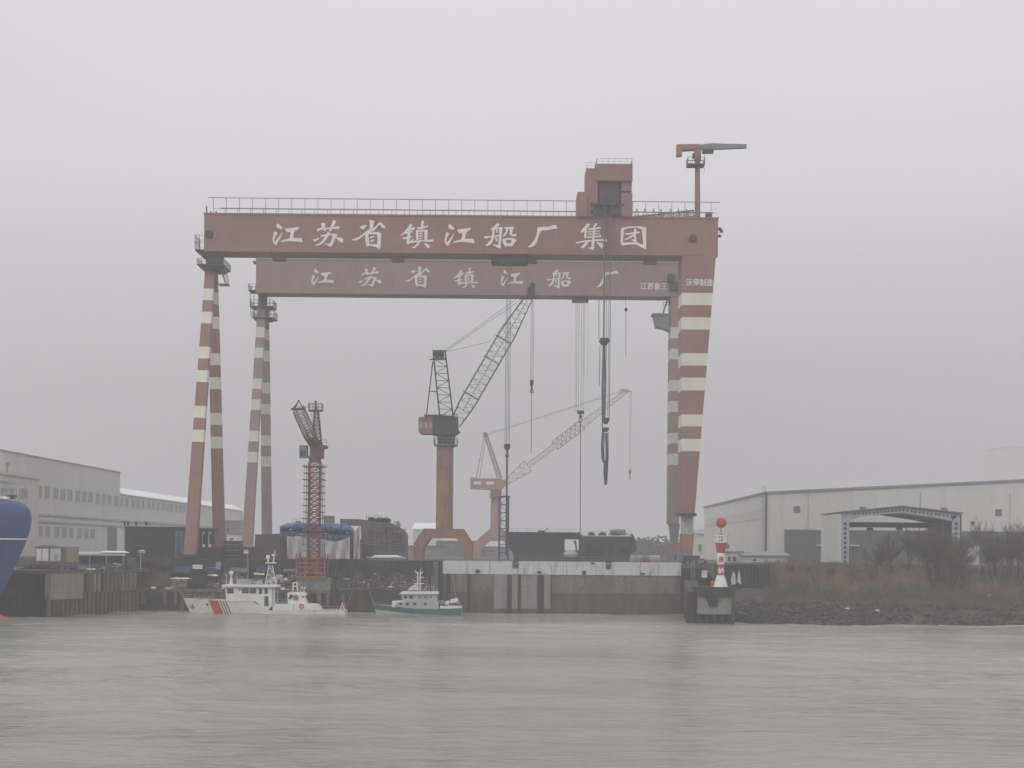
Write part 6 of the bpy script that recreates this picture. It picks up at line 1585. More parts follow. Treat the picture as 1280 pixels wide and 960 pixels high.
b = MB(); b.rail([at(727, 669.4, YQ + .2), at(789, 669.4, YQ + .2)], .9, 1.8, .05); b.bar(at(796, 677, YQ + 1), at(802, 677, YQ + 1), .15); b.cbox(at(801, 675.5, YQ + 1), .8, .6, .8); b.build('railing', M['grey'], hb2)

# dark hull block by the left gantry leg
YL = 334.0
hb3 = thing('hull_block', 'long black ship block standing behind the left leg of the front gantry', 'hull block', (at(200, 700, YL).x, YL, 10))
ql = lambda l: qa(l, YL)
b = MB(); b.prism(ql([(153, 657.5), (236, 658.5), (236, 702), (153, 702)]), YL + 2, YL + 12); hk = b.build('hull', hullb, hb3)
b = MB()
for k in range(6): x = at(162 + k * 14.5, 680, YL).x; b.bar((x, YL + 1.85, 10), (x, YL + 1.85, zat(190, 659, YL)), .22)
b.build('frame_rib', hullg, hk)
b = MB()
for py in (658.6, 669.5, 683): b.box(at(153, py, YL).x, at(236, py, YL).x, YL + 1.7, YL + 1.98, zat(195, py + .7, YL), zat(195, py - .5, YL))
b.build('stringer', hullg, hk)
b = MB()
for px in (156, 160, 170, 183): p = at(px, 657, YL + 4); b.tube(p, p + Vector((0, 0, .9)), .22, n=6)
b.rail([at(155, 657.5, YL + 3), at(234, 658.4, YL + 3)], .8, 2.5, .05); b.build('deck_fitting', M['dark'], hb3)
sl = thing('stair_tower', 'short blue stair frame against the black ship block', 'stair tower', (at(224, 695, YL).x, YL - .5, 10))
b = MB(); b.lattice(at(224, 697, YL), at(224.8, 664, YL), (1, 0, 0), 1.5, 1.3, 1.4, 1.2, 6, .17, .1); b.build('frame', mat('dull_blue_steel', (0.13, 0.17, 0.30), .7, .2, .8), sl)
yd = thing('hull_block', 'rust-streaked open ship frame between the two front gantry legs', 'hull block', (at(262, 700, 338).x, 338, 10))
b = MB(); Y_ = 338
b.prism(qa([(247, 660), (267, 660.5), (267, 665), (247, 664.5)], Y_), Y_, Y_ + 5); b.prism(qa([(246, 684), (279, 684), (279, 702), (246, 702)], Y_), Y_, Y_ + 5)
for px in (248.5, 256, 264): b.prism(qa([(px, 664), (px + 2.2, 664), (px + 2.4, 685), (px - .2, 685)], Y_), Y_ + .2, Y_ + 2)
b.build('frame', hullb, yd)
b = MB(); b.prism(qa([(251, 667), (255.5, 667), (255.5, 680), (251, 680)], Y_), Y_ + 2.2, Y_ + 2.6); b.prism(qa([(259, 667), (263.5, 667), (263.5, 680), (259, 680)], Y_), Y_ + 2.2, Y_ + 2.6); b.build('panel', brownw, yd)
pur = thing('hull_block', 'dull purple-grey block between the rear gantry legs and the blue hull', 'hull block', (at(336, 700, 345).x, 345, 10))
b = MB(); b.prism(qa([(319, 668), (352, 667), (352, 702), (300, 702), (300, 684), (318, 684)], 345), 345, 352); b.build('body', mat('dull_purple_steel', (0.105, 0.09, 0.10), .8, .2, .3, fine=.15), pur)
b = MB(); b.prism(qa([(300, 682.6), (318, 682.6), (318, 684), (300, 684)], 345), 344.6, 350); b.build('deck_edge', M['lgrey'], pur)
hk4 = thing('storage_rack', 'low dark steel rack row left of the purple-grey block', 'rack', (at(290, 700, 340).x, 340, 10))
b = MB(); b.prism(qa([(279.5, 676), (299.5, 676), (299.5, 702), (279.5, 702)], 340), 340, 344)
b.build('frame', hullg, hk4)
b = MB()
for py in (681, 688, 694): b.box(at(279.5, py, 340).x, at(299.5, py, 340).x, 339.7, 339.98, zat(290, py + .6, 340), zat(290, py - .4, 340))
b.build('shelf', M['grey'], hk4)

# blue tarpaulined hull with grey sheets hanging below
YU = 338.0
tb = thing('covered_hull', 'round blue hull section with wrinkled grey sheets hanging under it', 'ship section', (at(400, 700, YU).x, YU, 10))
b = MB(); topl = [(350.5, 659), (354, 656.5), (364, 654.5), (372, 653.2), (400, 654.5), (425, 654.5), (437, 655.5), (443, 659), (448, 666)]; botl = [(350.5, 671), (354, 672), (364, 673), (372, 675), (400, 678), (425, 680.5), (437, 679), (443, 676.5), (448, 671)]
topq = [(350.5, 657.5), (354, 656), (366, 654.2), (372, 652.6), (384, 654), (400, 655.2), (414, 654.2), (426, 655), (437, 656.5), (441, 660), (445, 667), (448, 672)]
botq = [(350.5, 671), (354, 672), (366, 672.5), (372, 675), (384, 676.5), (400, 676), (414, 680), (426, 681.5), (437, 679), (441, 678), (445, 677), (448, 676)]
rr = random.Random(12); cols = []
NXc, N = 66, 16
for i in range(NXc + 1):
    px = 350.5 + (448 - 350.5) * i / NXc
    def it(L_):
        for (a, b_), (c, d) in zip(L_, L_[1:]):
            if px <= c + 1e-6: return b_ + (d - b_) * (px - a) / (c - a)
    y0q, y1q = it(topq), it(botq)
    for k in range(N + 1):
        f = k / N; yy = y0q + (y1q - y0q) * f; p = at(px, yy, YU)
        bulge = 2.6 * (math.sin(math.pi * min(1, f * 1.6 + .12)) if f < .55 else 1.0 - .55 * (f - .55) ** 1.2) * min(1, (i + 1) / 4, (NXc - i + 1) / 7)
        wr = .16 * math.sin(px * .9 + f * 5) + .12 * math.sin(px * 2.1 - f * 9) + rr.uniform(-.07, .07)
        b.v.append(Vector((p.x, YU - .4 - max(0, bulge) - wr, p.z)))
for i in range(NXc):
    for k in range(N): a = i * (N + 1) + k; b.f.append([a, a + N + 1, a + N + 2, a + 1]); b.m.append(0)
b.face([at(x, y, YU) for x, y in topq + botq[::-1]])
b.build('tarpaulin', mat('tarp_blue', (0.06, 0.125, 0.27), .65, .3, .6, fine=.25, rust=(0.10, 0.15, 0.22), rust_amt=.3), tb)
b = MB()
for px, py, w, h in ((373, 653, 5, 3), (392, 654.5, 7, 2), (429, 654.8, 6, 2.4), (360, 655, 3, 2)): b.cbox(at(px, py, YU + .6), w * .17, 1.2, h * .17)
b.build('deck_box', M['grey'], tb)
b = MB()
for px, py in ((363, 662), (387, 660), (407, 667), (419, 659), (434, 666), (376, 668)): b.cbox(at(px, py, YU - 3.25), .55, .08, .22, rr.uniform(-.3, .3))
b.build('patch', M['lgrey'], tb)
def sheet(px0, px1, topf, botf, Y, amp, fr, name, m, parent, label=None):
    mb = MB(); nx, nz = 40, 10
    for i in range(nx + 1):
        px = px0 + (px1 - px0) * i / nx
        for j in range(nz + 1):
            t = j / nz; py = topf(px) + (botf(px) - topf(px)) * t; p = at(px, py, Y)
            mb.v.append(Vector((p.x, Y + amp * math.sin(px * fr + t * 2.5) * (.4 + t) + amp * .6 * math.sin(px * fr * 2.3 - t * 4), p.z)))
    for i in range(nx):
        for j in range(nz): a = i * (nz + 1) + j; mb.f.append([a, a + nz + 1, a + nz + 2, a + 1]); mb.m.append(0)
    mb.build(name, m, parent, label, smooth=True)
tarp = mat('grey_lilac_tarp', (0.50, 0.46, 0.485), .8, .1, .4, fine=.08)
sheet(359, 386, lambda x: 670.5 + .5 * math.sin(x * .4), lambda x: 698.5, YU - 3.6, .35, .5, 'hanging_sheet', tarp, tb)
sheet(386.3, 437.5, lambda x: 672.5 + 4.2 * math.exp(-((x - 418) / 14) ** 2) - max(0, (x - 428)) * .28, lambda x: 698.8, YU - 3.7, .4, .45, 'hanging_sheet', tarp, tb)
sheet(442, 450.5, lambda x: 656 + (450.5 - x) * 1.2, lambda x: 698.8, YU - 3.5, .3, .9, 'hanging_sheet', tarp, tb)
b = MB(); b.box(at(352, 676, YU).x, at(450, 676, YU).x, YU - 2.6, YU + 3, 10, zat(400, 673, YU)); b.build('cradle', M['dark'], tb)
b = MB(); b.rail([at(366, 654, YU), at(384, 654, YU)], .9, .8, .06); b.build('railing', M['grey'], tb)
b = MB(); b.cbox(at(411.5, 650.5, YU + 4), 2.1, 2, 1.7); b.cbox(at(410.5, 645.8, YU + 4), 2.3, 2, .3, tilt=.08)
solo(b, 'rooftop_cabin', mat('grey_brown_cabin', (0.20, 0.18, 0.16), .8, .2, .5), 'small brown cabin on top behind the blue hull section', 'cabin')
for k in range(1): pass
sb = thing('hull_block', 'grey-purple ship block wrapped in scaffolding right of the blue hull', 'hull block', (at(480, 700, 344).x, 344, 10))
b = MB(); b.prism(qa([(425, 648.5), (450, 649), (462, 651), (472, 652), (489, 654), (497, 658.5), (503, 662), (507, 668), (507, 702), (452, 702), (451, 657), (425, 656)], 344), 344, 352); b.build('hull', mat('scaffold_purple_grey', (0.12, 0.11, 0.125), .85, .35, .5, fine=.3), sb)
rr = random.Random(9)
b = MB()
for k in range(16):
    px = 452 + k * 3.7 + rr.uniform(-1, 1); t_ = 652 if px < 490 else 660; b.bar(at(px, 700, 343.5), at(px + rr.uniform(-.6, .6), t_ + rr.uniform(-4, 9), 343.5), .07)
for k in range(18):
    py = 654 + rr.random() * 42; a = 452 + rr.random() * 40; b.bar(at(a, py, 343.4), at(min(507, a + rr.uniform(6, 22)), py + rr.uniform(-.5, 1), 343.4), rr.uniform(.06, .16))
for k in range(10): a = rr.uniform(453, 500); py = rr.uniform(656, 692); b.bar(at(a, py, 343.3), at(a + rr.uniform(-4, 4), py + 6, 343.3), .07)
b.build('scaffold', M['grey'], sb)
for k in range(14):
    px = rr.uniform(455, 499); py = rr.uniform(656, 692); w, h = rr.uniform(3, 9), rr.uniform(2, 7); b = MB(); p = at(px, py, 343.75); b.cbox(p, w * .172, .35, h * .172)
    b.build('sheet_panel', rr.choice([mat('pg_a', (0.17, 0.15, 0.17), .85, .3, 1), mat('pg_b', (0.08, 0.085, 0.11), .85, .3, 1), mat('pg_c', (0.10, 0.075, 0.07), .85, .3, 1)]), sb)
b = MB()
for k in range(16): px = rr.uniform(455, 500); py = 651 + max(0, px - 485) * .4; p = at(px, py, 346); b.cbox(p, rr.uniform(.5, 2.2), 1.5, rr.uniform(.3, 1.5))
b.build('deck_gear', M['grey'], sb); b = MB(); b.rail([at(460, 649, 345), at(473, 649.5, 345)], .9, .8, .06); b.build('railing', M['grey'], sb); b = MB()
for px, py, l in ((458, 650, 6), (476, 651, 7), (484, 652, 6), (493, 656, 5), (500, 660, 6), (506, 666, 7)): p = at(px, py, 344.6); b.bar(p, at(px + .4, py - l, 344.6), .1); b.bar(at(px - 2, py - l * .6, 344.6), at(px + 2.4, py - l * .55, 344.6), .08)
b.build('deck_gear', mat('mixed_gear', (0.15, 0.135, 0.13), .8, .4, .8, fine=.3), sb)
lowc_ = hut('site_hut', 'long low cabin with a white two-step roof on the dark quay wall', 'hut', 460, 505, 697.5, 700.6, 319, 2.5, M['grey'], snow)
b = MB(); p0, p1 = at(465, 695, 320), at(500, 693, 320); b.prism(qa([(464, 696), (470, 693.8), (495, 693.8), (503, 696)], 320), 319.6, 321.6); b.build('upper_roof', snow, lowc_)
b = MB(); b.box(at(470, 697, 320).x, at(496, 697, 320).x, 319.8, 321.4, zat(480, 698, 320) + .12, zat(480, 696, 320)); b.build('ridge_box', M['dark'], lowc_)

# ------------------------------------------------------------------ things on the left jetty
jz2 = jz + .1
hutp = lambda *a, **k: hut(*a, **k)
s1_ = hut('site_hut', 'white double-door site hut with a dark curved roof near the blue bow', 'hut', 44.5, 76, 684.5, 702.5, 290, 3, M['grey'], M['grey'],
    (('door', 45.5, 52, 685.5, 701, M['white']), ('door', 53, 60.5, 685.5, 701, M['white']), ('corrugated_panel', 63, 76, 685, 701, gatew)), flat=.35)
b = MB(); p = at(60, 702.5, 290); b.box(at(43, 703, 290).x, at(92, 703, 290).x, 289.5, 295, jz2, p.z - .01); tag(b.build('plinth', conc), 'low dark concrete plinth carrying the white site hut', 'plinth')
hut('shipping_container', 'tan ribbed container standing right of the white site hut', 'container', 77.5, 91, 683, 702.6, 291, 4, mat('tan_container', (0.32, 0.29, 0.20), .8, .15, .6, streak=1), None, (('rib', 80, 80.6, 683.5, 702, M['grey']), ('rib', 83.5, 84.1, 683.5, 702, M['grey']), ('rib', 87, 87.6, 683.5, 702, M['grey'])))
ls = thing('open_shed', 'long low open shed with pale roof strips left of the black ship block', 'shed', (at(128, 705, 312).x, 314, jz2))
b = MB(); b.hexa([at(92, 694.2, 311), at(157, 694.5, 311), at(157, 692.2, 317), at(92, 692, 317), at(92, 691.8, 311), at(157, 693, 311), at(157, 690, 317), at(92, 689.6, 317)]); b.build('roof', M['lgrey'], ls)
b = MB(); b.hexa([at(123, 690.6, 312), at(163, 691.2, 312), at(160, 690, 316), at(130, 689.6, 316), at(125, 689.6, 312), at(160, 690.4, 312), at(156, 688.8, 316), at(132, 688.4, 316)]); b.build('upper_roof', snow, ls)
b = MB(); b.box(at(93, 700, 313).x, at(152, 700, 313).x, 313.5, 317.5, jz2, zat(120, 694.5, 313)); b.build('dark_backing', M['dark'], ls)  # dark block under the roof, its colour stands in for the shade there
b = MB()
for px in (94, 112, 133, 154): b.bar((at(px, 700, 311.3).x, 311.3, jz2), (at(px, 700, 311.3).x, 311.3, zat(px, 694.6, 311.3)), .2)
b.build('post', M['grey'], ls)
palette = [('steel_plate', (0.09, 0.085, 0.085)), ('rust', (0.13, 0.075, 0.05)), ('gray', (0.20, 0.20, 0.19)), ('blue', (0.06, 0.10, 0.18)), ('white', (0.68, 0.68, 0.66)), ('olive', (0.10, 0.10, 0.07)), ('green', (0.05, 0.10, 0.08)), ('ochre', (0.33, 0.23, 0.13))]
PM = {n: mat('yard_' + n, c, .8, .3, .9, fine=.2) for n, c in palette}
def pile_mesh(kind, w, d, h, rr):
    mb = MB()
    if kind == 'plates':
        z = 0
        while z < h: mb.cbox((rr.uniform(-.1, .1) * w, rr.uniform(-.1, .1) * d, z + .06), w * rr.uniform(.75, 1), d * rr.uniform(.75, 1), .1, rr.uniform(-.12, .12)); z += .16
    elif kind == 'pipes':
        r = h / 5; k = 0
        for row in range(3):
            n = max(1, int(d / (2 * r)) - row)
            for q in range(n): y = (q - (n - 1) / 2) * 2 * r; mb.tube((-w / 2 * rr.uniform(.85, 1), y, r + row * r * 1.7), (w / 2 * rr.uniform(.85, 1), y, r + row * r * 1.7), r * .95, n=8)
    elif kind == 'beams':
        for k in range(max(3, int(h / .25))):
            z = .12 + k * .26; y = rr.uniform(-.3, .3) * d; L_ = w * rr.uniform(.7, 1.05) / 2; a = rr.uniform(-.15, .15)
            for dz in (-.09, .09): mb.bar((-L_, y - a, z + dz), (L_, y + a, z + dz), .22, .05)
            mb.bar((-L_, y - a, z), (L_, y + a, z), .05, .16)
    elif kind == 'scrap':
        for k in range(int(24 + w * h * 9)):
            x = rr.gauss(0, .25) * w; f = max(.1, 1 - abs(x) / (w * .6)); z = rr.uniform(0, h) * f
            c = Vector((x, rr.uniform(-.5, .5) * d * f, z)); a = Vector((rr.uniform(-1, 1), rr.uniform(-1, 1), rr.uniform(-.5, .6))).normalized()
            if rr.random() < .5: mb.bar(c - a * rr.uniform(.3, .9), c + a * rr.uniform(.3, .9), rr.uniform(.05, .16))
            else: mb.cbox(c, rr.uniform(.2, .8), rr.uniform(.2, .8), rr.uniform(.05, .4), rr.uniform(0, 3), 0, rr.uniform(-.6, .6))
    elif kind == 'drum':
        mb.lathe((0, 0, 0), [(w / 2, 0), (w / 2, h * .32), (w / 2 * 1.05, h * .34), (w / 2, h * .36), (w / 2, h * .65), (w / 2 * 1.05, h * .67), (w / 2, h * .69), (w / 2, h)], 14)
    elif kind == 'tank':
        mb.lathe((0, 0, 0), [(w * .35, 0), (w / 2, h * .08), (w / 2, h * .86), (w * .3, h * .97), (w * .1, h)], 16)
        for q in (-1, 1): mb.bar((q * w * .4, 0, -.02), (q * w * .4, 0, h * .2), .12)
    elif kind == 'crate':
        mb.box(-w / 2, w / 2, -d / 2, d / 2, .12, h)
        for k in range(4): z = .15 + (h - .25) * k / 3; mb.box(-w / 2 - .05, w / 2 + .05, -d / 2 - .05, -d / 2 + .001, z, z + .14)
        for q in (-1, 0, 1): mb.box(q * w * .4 - .08, q * w * .4 + .08, -d / 2, d / 2, 0, .13)
    elif kind == 'reel':
        for q in (-1, 1): mb.tube((q * w * .45, 0, h / 2), (q * w * .38, 0, h / 2), h / 2, n=16)
        mb.tube((-w * .38, 0, h / 2), (w * .38, 0, h / 2), h * .36, n=14)
    elif kind == 'sheet':
        nx_, ny_ = 7, 3; o_ = len(mb.v); edge = [rr.uniform(.55, 1) for _ in range(nx_ + 1)]
        for lay in (1, 0):
            for i in range(nx_ + 1):
                for j in range(ny_ + 1):
                    mb.v.append(Vector(((i / nx_ - .5) * w * (1 + .12 * math.sin(j * 2.1)), (j / ny_ - .5) * d * edge[i], lay * (.06 + h * rr.random() ** 1.6 * (.4 + .6 * j / ny_)) if lay else .0)))
        n_ = (nx_ + 1) * (ny_ + 1)
        for i in range(nx_):
            for j in range(ny_):
                q = o_ + i * (ny_ + 1) + j; mb.f.append([q, q + ny_ + 1, q + ny_ + 2, q + 1]); mb.m.append(0)
                q += n_; mb.f.append([q, q + 1, q + ny_ + 2, q + ny_ + 1]); mb.m.append(0)
        for j, fl in ((0, 0), (ny_, 1)):
            for i in range(nx_): q = o_ + i * (ny_ + 1) + j; r_ = q + ny_ + 1; mb.f.append([q, q + n_, r_ + n_, r_]); mb.m.append(0)
        for i in (0, nx_):
            for j in range(ny_): q = o_ + i * (ny_ + 1) + j; mb.f.append([q, q + n_, q + 1 + n_, q + 1]); mb.m.append(0)
    elif kind == 'machine':
        mb.box(-w / 2, w * .2, -d / 2, d / 2, .3, h * .75); mb.box(w * .2, w / 2, -d * .4, d * .4, .3, h); mb.box(-w * .55, w * .55, -d * .45, d * .45, .12, .3)
        mb.tube((-w * .2, 0, h * .75), (-w * .2, 0, h * 1.1), .08); 
        for q in (-.35, .35): mb.tube((w * q, -d / 2 - .05, .28), (w * q, d / 2 + .05, .28), .28, n=10)
    elif kind == 'tyre':
        for k in range(max(1, int(h / .3))): 
            z = .15 + .3 * k; pts = [Vector((math.cos(2 * math.pi * i / 14) * w / 2 * .75, math.sin(2 * math.pi * i / 14) * w / 2 * .75, z)) for i in range(15)]; mb.path(pts, .15, 6)
    return mb
def put(kind, name, label, cat, px, pyb, Y, wpx, hpx, m, d=1.4, group=None, seed=0, z=None):
    s = Y / F; rr = random.Random(seed * 31 + px); mb = pile_mesh(kind, wpx * s, d, hpx * s, rr)
    ob = mb.build(name, m); p = at(px, pyb, Y); ob.location = (p.x, Y, p.z if z is None else z); ob.rotation_euler.z = rr.uniform(-.12, .12)
    return tag(ob, label, cat, group)
# on the jetty
J = [('machine', 'welding_generator', 'dark engine set before the tan container', 'generator', 70, 12, 6, PM['olive']), ('scrap', 'scrap_pile', 'tangled scrap heap nearest the blue bow', 'scrap pile', 38, 24, 6, PM['steel_plate']),
     ('beams', 'beam_stack', 'stack of rusty beams in front of the white site hut', 'beam stack', 56, 22, 4, PM['rust']), ('pipes', 'pipe_stack', 'grey pipe bundle on the jetty right of the tan container', 'pipe stack', 98, 18, 5, PM['gray']),
     ('scrap', 'scrap_pile', 'scrap heap in the middle of the jetty deck', 'scrap pile', 120, 24, 5, PM['gray']), ('sheet', 'sheet_stack', 'pale sheet lying under the low open shed', 'sheet', 113, 11, 2, PM['white']),
     ('machine', 'winch', 'dark deck winch at the middle jetty rail', 'winch', 92, 9, 6, PM['steel_plate']), ('crate', 'crate', 'small orange crate at the right part of the jetty', 'crate', 145, 4, 4, PM['ochre']),
     ('beams', 'beam_stack', 'beam stack at the far end of the jetty', 'beam stack', 158, 20, 4, PM['steel_plate']), ('reel', 'cable_reel', 'cable reel beside the jetty end', 'cable reel', 135, 5, 6, PM['rust']), ('drum', 'oil_drum', 'single dark drum close to the hut plinth', 'drum', 82, 3, 6, PM['blue'])]
for k, (kd, nm, lb, ct, px, w, h, m) in enumerate(J):
    t = max(.03, min(.95, (px - 64) / 112)); base_ = jp(t, -2.6); Yj = base_.y if px > 64 else 287; put(kd, nm, lb, ct, px, 700, Yj, w, h, m, 1.6, seed=k, z=jz2)
b = MB(); b.bar(at(142, 704, 305), at(158, 708, 305), .22); solo(b, 'gangway_plank', PM['white'], 'pale plank propped slantwise on the right part of the jetty', 'plank')
b = MB(); p = at(176, 700, 312); b.bar((p.x, 312, jz2 - 1), (p.x, 312, zat(176, 690, 312)), .12); b.cbox(at(177.5, 689.5, 312), 1.2, .5, .5, tilt=.3); solo(b, 'floodlight_mast', M['lgrey'], 'short floodlight post at the end of the jetty', 'floodlight')
# on the low quay between jetty and tower crane
YW = 316.0
signs = hut('control_cabin', 'black cabin under a small cream two-line sign board near the patrol boat bow', 'cabin', 238, 256, 713, 737, 314.5, 3, M['black'], M['dark'])
sb_ = thing('sign_board', 'cream two-row sign board on top of the black cabin', 'sign', (at(247, 712, 314.3).x, 314.3, zat(247, 712.2, 314.3)))
b = MB(); p, q = at(240.8, 711, 314.3), at(253.2, 708.9, 314.3); b.box(p.x, q.x, 314.25, 314.35, p.z, q.z); b.build('board', white_b, sb_)
b = MB(); p, q = at(240.8, 708.3, 314.3), at(253.2, 706.1, 314.3); b.box(p.x, q.x, 314.25, 314.35, p.z, q.z); b.build('board', white_b, sb_)
b = MB(); b.bar((p.x + .2, 314.4, zat(247, 712.2, 314.3)), (p.x + .2, 314.4, q.z), .08); b.bar((q.x - .2, 314.4, zat(247, 712.2, 314.3)), (q.x - .2, 314.4, q.z), .08); b.build('post', M['grey'], sb_)
hut('shipping_container', 'faded blue container lying behind the black cabin', 'container', 217, 241, 708, 717, 320, 2.2, PM['blue'], None, (('stripe', 218, 240, 712.6, 714, mat('pale_blue_band', (0.12, 0.2, 0.28), .7, .1, 1)),))
hut('shipping_container', 'dark blue open box right of the black cabin', 'container', 257, 276, 709, 716.5, 320.2, 1.8, mat('ink_blue', (0.045, 0.06, 0.10), .7, .2, 1), None, (('lid', 257, 276, 709, 710, M['grey']),))
hut('brick_stack', 'pale pink brick pallets left of the black cabin', 'brick pallet', 215, 233, 724, 736, 313.5, 2, mat('pink_brick', (0.22, 0.17, 0.15), .9, .35, 1.2, fine=.3), None, (('strap', 220, 220.7, 724, 736, M['dark']), ('strap', 227, 227.7, 724, 736, M['dark'])))
W = [('sheet', 'sheet_stack', 'long pale sheet on top of the pink brick pallets', 'sheet', 226, 723.6, 24, 1.8, 'white', 314.5), ('tank', 'water_tank', 'light blue upright tank left of the patrol boat mast', 'tank', 273, 712, 7, 9.5, 'blue', 319),
 ('sheet', 'white_boat_cover', 'small white cover right of the black cabin', 'cover', 266, 720, 13, 3, 'white', 317), ('crate', 'crate', 'tan crate above the wheelhouse roof, wider one', 'crate', 303, 716, 11, 6, 'ochre', 319),
 ('crate', 'crate', 'brown crate left of the wider tan one', 'crate', 293, 716.5, 9, 7, 'ochre', 319.5), ('machine', 'excavator_body', 'blue machine behind the patrol boat mast', 'machine', 326, 715, 11, 8, 'blue', 319),
 ('sheet', 'sheet_stack', 'white sheet just left of the patrol boat mast foot', 'sheet', 324, 718.5, 12, 3.6, 'white', 317), ('scrap', 'scrap_pile', 'scrap behind the patrol boat foredeck, brownish', 'scrap pile', 262, 737, 22, 5, 'rust', 313.5),
 ('scrap', 'scrap_pile', 'grey scrap heap behind the wheelhouse roof', 'scrap pile', 300, 737, 30, 11, 'gray', 314), ('plates', 'plate_stack', 'plate stack directly left of the brick pallets', 'plate stack', 199, 737, 20, 8, 'steel_plate', 315),
 ('beams', 'beam_stack', 'beam stack under the olive bush', 'beam stack', 183, 737, 18, 6, 'rust', 313.5), ('scrap', 'scrap_pile', 'pale rubble heap right of the patrol boat mast', 'scrap pile', 349, 727, 20, 9, 'white', 316),
 ('plates', 'plate_stack', 'plate stack beneath the rubble behind the mast', 'plate stack', 350, 737, 30, 10, 'gray', 315.5), ('machine', 'diesel_generator', 'dark green engine set right of the tower crane base', 'generator', 425, 722, 18, 13, 'green', 319.5),
 ('scrap', 'scrap_pile', 'blue grey pipe tangle beyond the tower crane base', 'scrap pile', 414, 722, 16, 10, 'blue', 320), ('tank', 'water_tank', 'bright blue upright tank right of the grey sheets', 'tank', 453, 719, 9.5, 14, 'blue', 318),
 ('sheet', 'sheet_stack', 'white tilted sheet right of the bright blue tank', 'sheet', 466, 713.5, 13, 4, 'white', 318), ('sheet', 'sheet_stack', 'white crumpled sheet left below the bright blue tank', 'sheet', 440, 725.5, 14, 4, 'white', 316),
 ('scrap', 'scrap_pile', 'dark scrap heap below the bright blue tank', 'scrap pile', 452, 737, 30, 13, 'green', 315), ('scrap', 'scrap_pile', 'dark scrap ridge in the middle of the ledge', 'scrap pile', 482, 737, 36, 14, 'steel_plate', 315),
 ('sheet', 'sheet_stack', 'white sheet scrap on the ledge between the two boats', 'sheet', 478, 737, 10, 3.5, 'white', 313.5), ('sheet', 'sheet_stack', 'smaller white scrap left of that between the boats', 'sheet', 466, 735.5, 5, 2.4, 'white', 313.5),
 ('sheet', 'sheet_stack', 'white sheet directly above the green boat bow hood', 'sheet', 499, 735.5, 10, 4, 'white', 313.6), ('sheet', 'sheet_stack', 'thin white sheet high on the heap left of the green boat mast', 'sheet', 503, 728, 9, 2.6, 'white', 315),
 ('sheet', 'sheet_stack', 'thin pale sheet on the heap farthest from the boats', 'sheet', 490, 729, 9, 1.8, 'white', 315.6), ('scrap', 'scrap_pile', 'dark scrap heap behind the green boat cabin', 'scrap pile', 515, 737, 30, 12, 'steel_plate', 315),
 ('sheet', 'sheet_stack', 'grey crumpled sheet at the quay edge right of the patrol boat stern', 'sheet', 450, 737, 14, 2.6, 'gray', 313.4), ('reel', 'cable_reel', 'dark cable reel on the quay behind the patrol boat funnel', 'cable reel', 372, 737, 9, 9, 'steel_plate', 313.5),
 ('tyre', 'tyre_stack', 'stack of tyres under the tower crane block', 'tyre stack', 415, 737, 7, 8, 'steel_plate', 313), ('machine', 'forklift', 'dark machine behind the patrol boat stern', 'machine', 428, 737, 16, 13, 'steel_plate', 314.5),
 ('pipes', 'pipe_stack', 'rusty pipe stack left of the tower crane block', 'pipe stack', 345, 737, 22, 6, 'rust', 313.2), ('drum', 'oil_drum', 'blue drum beside the black cabin', 'drum', 259, 737, 4, 6, 'blue', 313.4),
 ('drum', 'oil_drum', 'rust drum close to the brick pallets', 'drum', 211.5, 737, 4, 6, 'rust', 313.2), ('plates', 'plate_stack', 'plate stack behind the patrol boat wheelhouse windows', 'plate stack', 322, 737, 24, 7, 'steel_plate', 313.3)]
for k, (kd, nm, lb, ct, px, pyb, w, h, mm, Yw) in enumerate(W):
    if nm == 'water_tank': m_ = mat('tank_blue', (0.08, 0.19, 0.42) if px > 400 else (0.2, 0.32, 0.48), .5, .1, 1)
    else: m_ = PM[mm]
    put(kd, nm, lb, ct, px, pyb, Yw, w, h, m_, 1.3, seed=100 + k)
    if pyb < 733 and kd != 'sheet':   # what stands higher stands on a plinth of packed spoil
        p = at(px, pyb, Yw); hw_ = w * Yw / F * .55
        mb = MB(); mb.hexa([(p.x - hw_ - .5, Yw - 1.1, zl), (p.x + hw_ + .5, Yw - 1.1, zl), (p.x + hw_ + .5, min(Yw + 1.2, 321.3), zl), (p.x - hw_ - .5, min(Yw + 1.2, 321.3), zl), (p.x - hw_, Yw - .9, p.z - .01), (p.x + hw_, Yw - .9, p.z - .01), (p.x + hw_, min(Yw + 1.1, 321.3), p.z - .01), (p.x - hw_, min(Yw + 1.1, 321.3), p.z - .01)])
        solo(mb, 'timber_crib', wetc, 'dark crib under the ' + lb, 'crib')
for px0, px1, py, Y0, lb in ((322, 331, 718.6, 316, 'dark crib under the white sheet by the mast foot'), (259, 273, 720.1, 316, 'dark crib under the small white cover'), (459, 473, 713.6, 317, 'dark crib under the white tilted sheet'),
                           (433, 447, 725.6, 315, 'dark crib under the white crumpled sheet'), (484, 508, 729.1, 314.6, 'dark crib under the thin sheets left of the green boat mast')):
    mb = MB(); mb.box(xat(px0, Y0, py), xat(px1, Y0, py), Y0 - .6, Y0 + 2.6, zl, zat((px0 + px1) / 2, py, Y0)); solo(mb, 'timber_crib', wetc, lb, 'crib')
# the tower crane's block
b = MB(); b.box(xat(370.5, 311.2), xat(413, 311.2), 311.55, 316.5, zl + .006, zat(390, 722.2, 312)); blk = solo(b, 'crane_foundation', mat('mossy_concrete', (0.19, 0.20, 0.16), .9, .3, .6, fine=.2), 'greenish concrete block carrying the red lattice tower crane', 'foundation')
b = MB(); b.rail([at(355, 715, 311.7), at(372, 715, 311.7)], .5, 3, .07); solo(b, 'pipe_rail', PM['white'], 'pale pipe rail left of the tower crane base frame', 'rail')
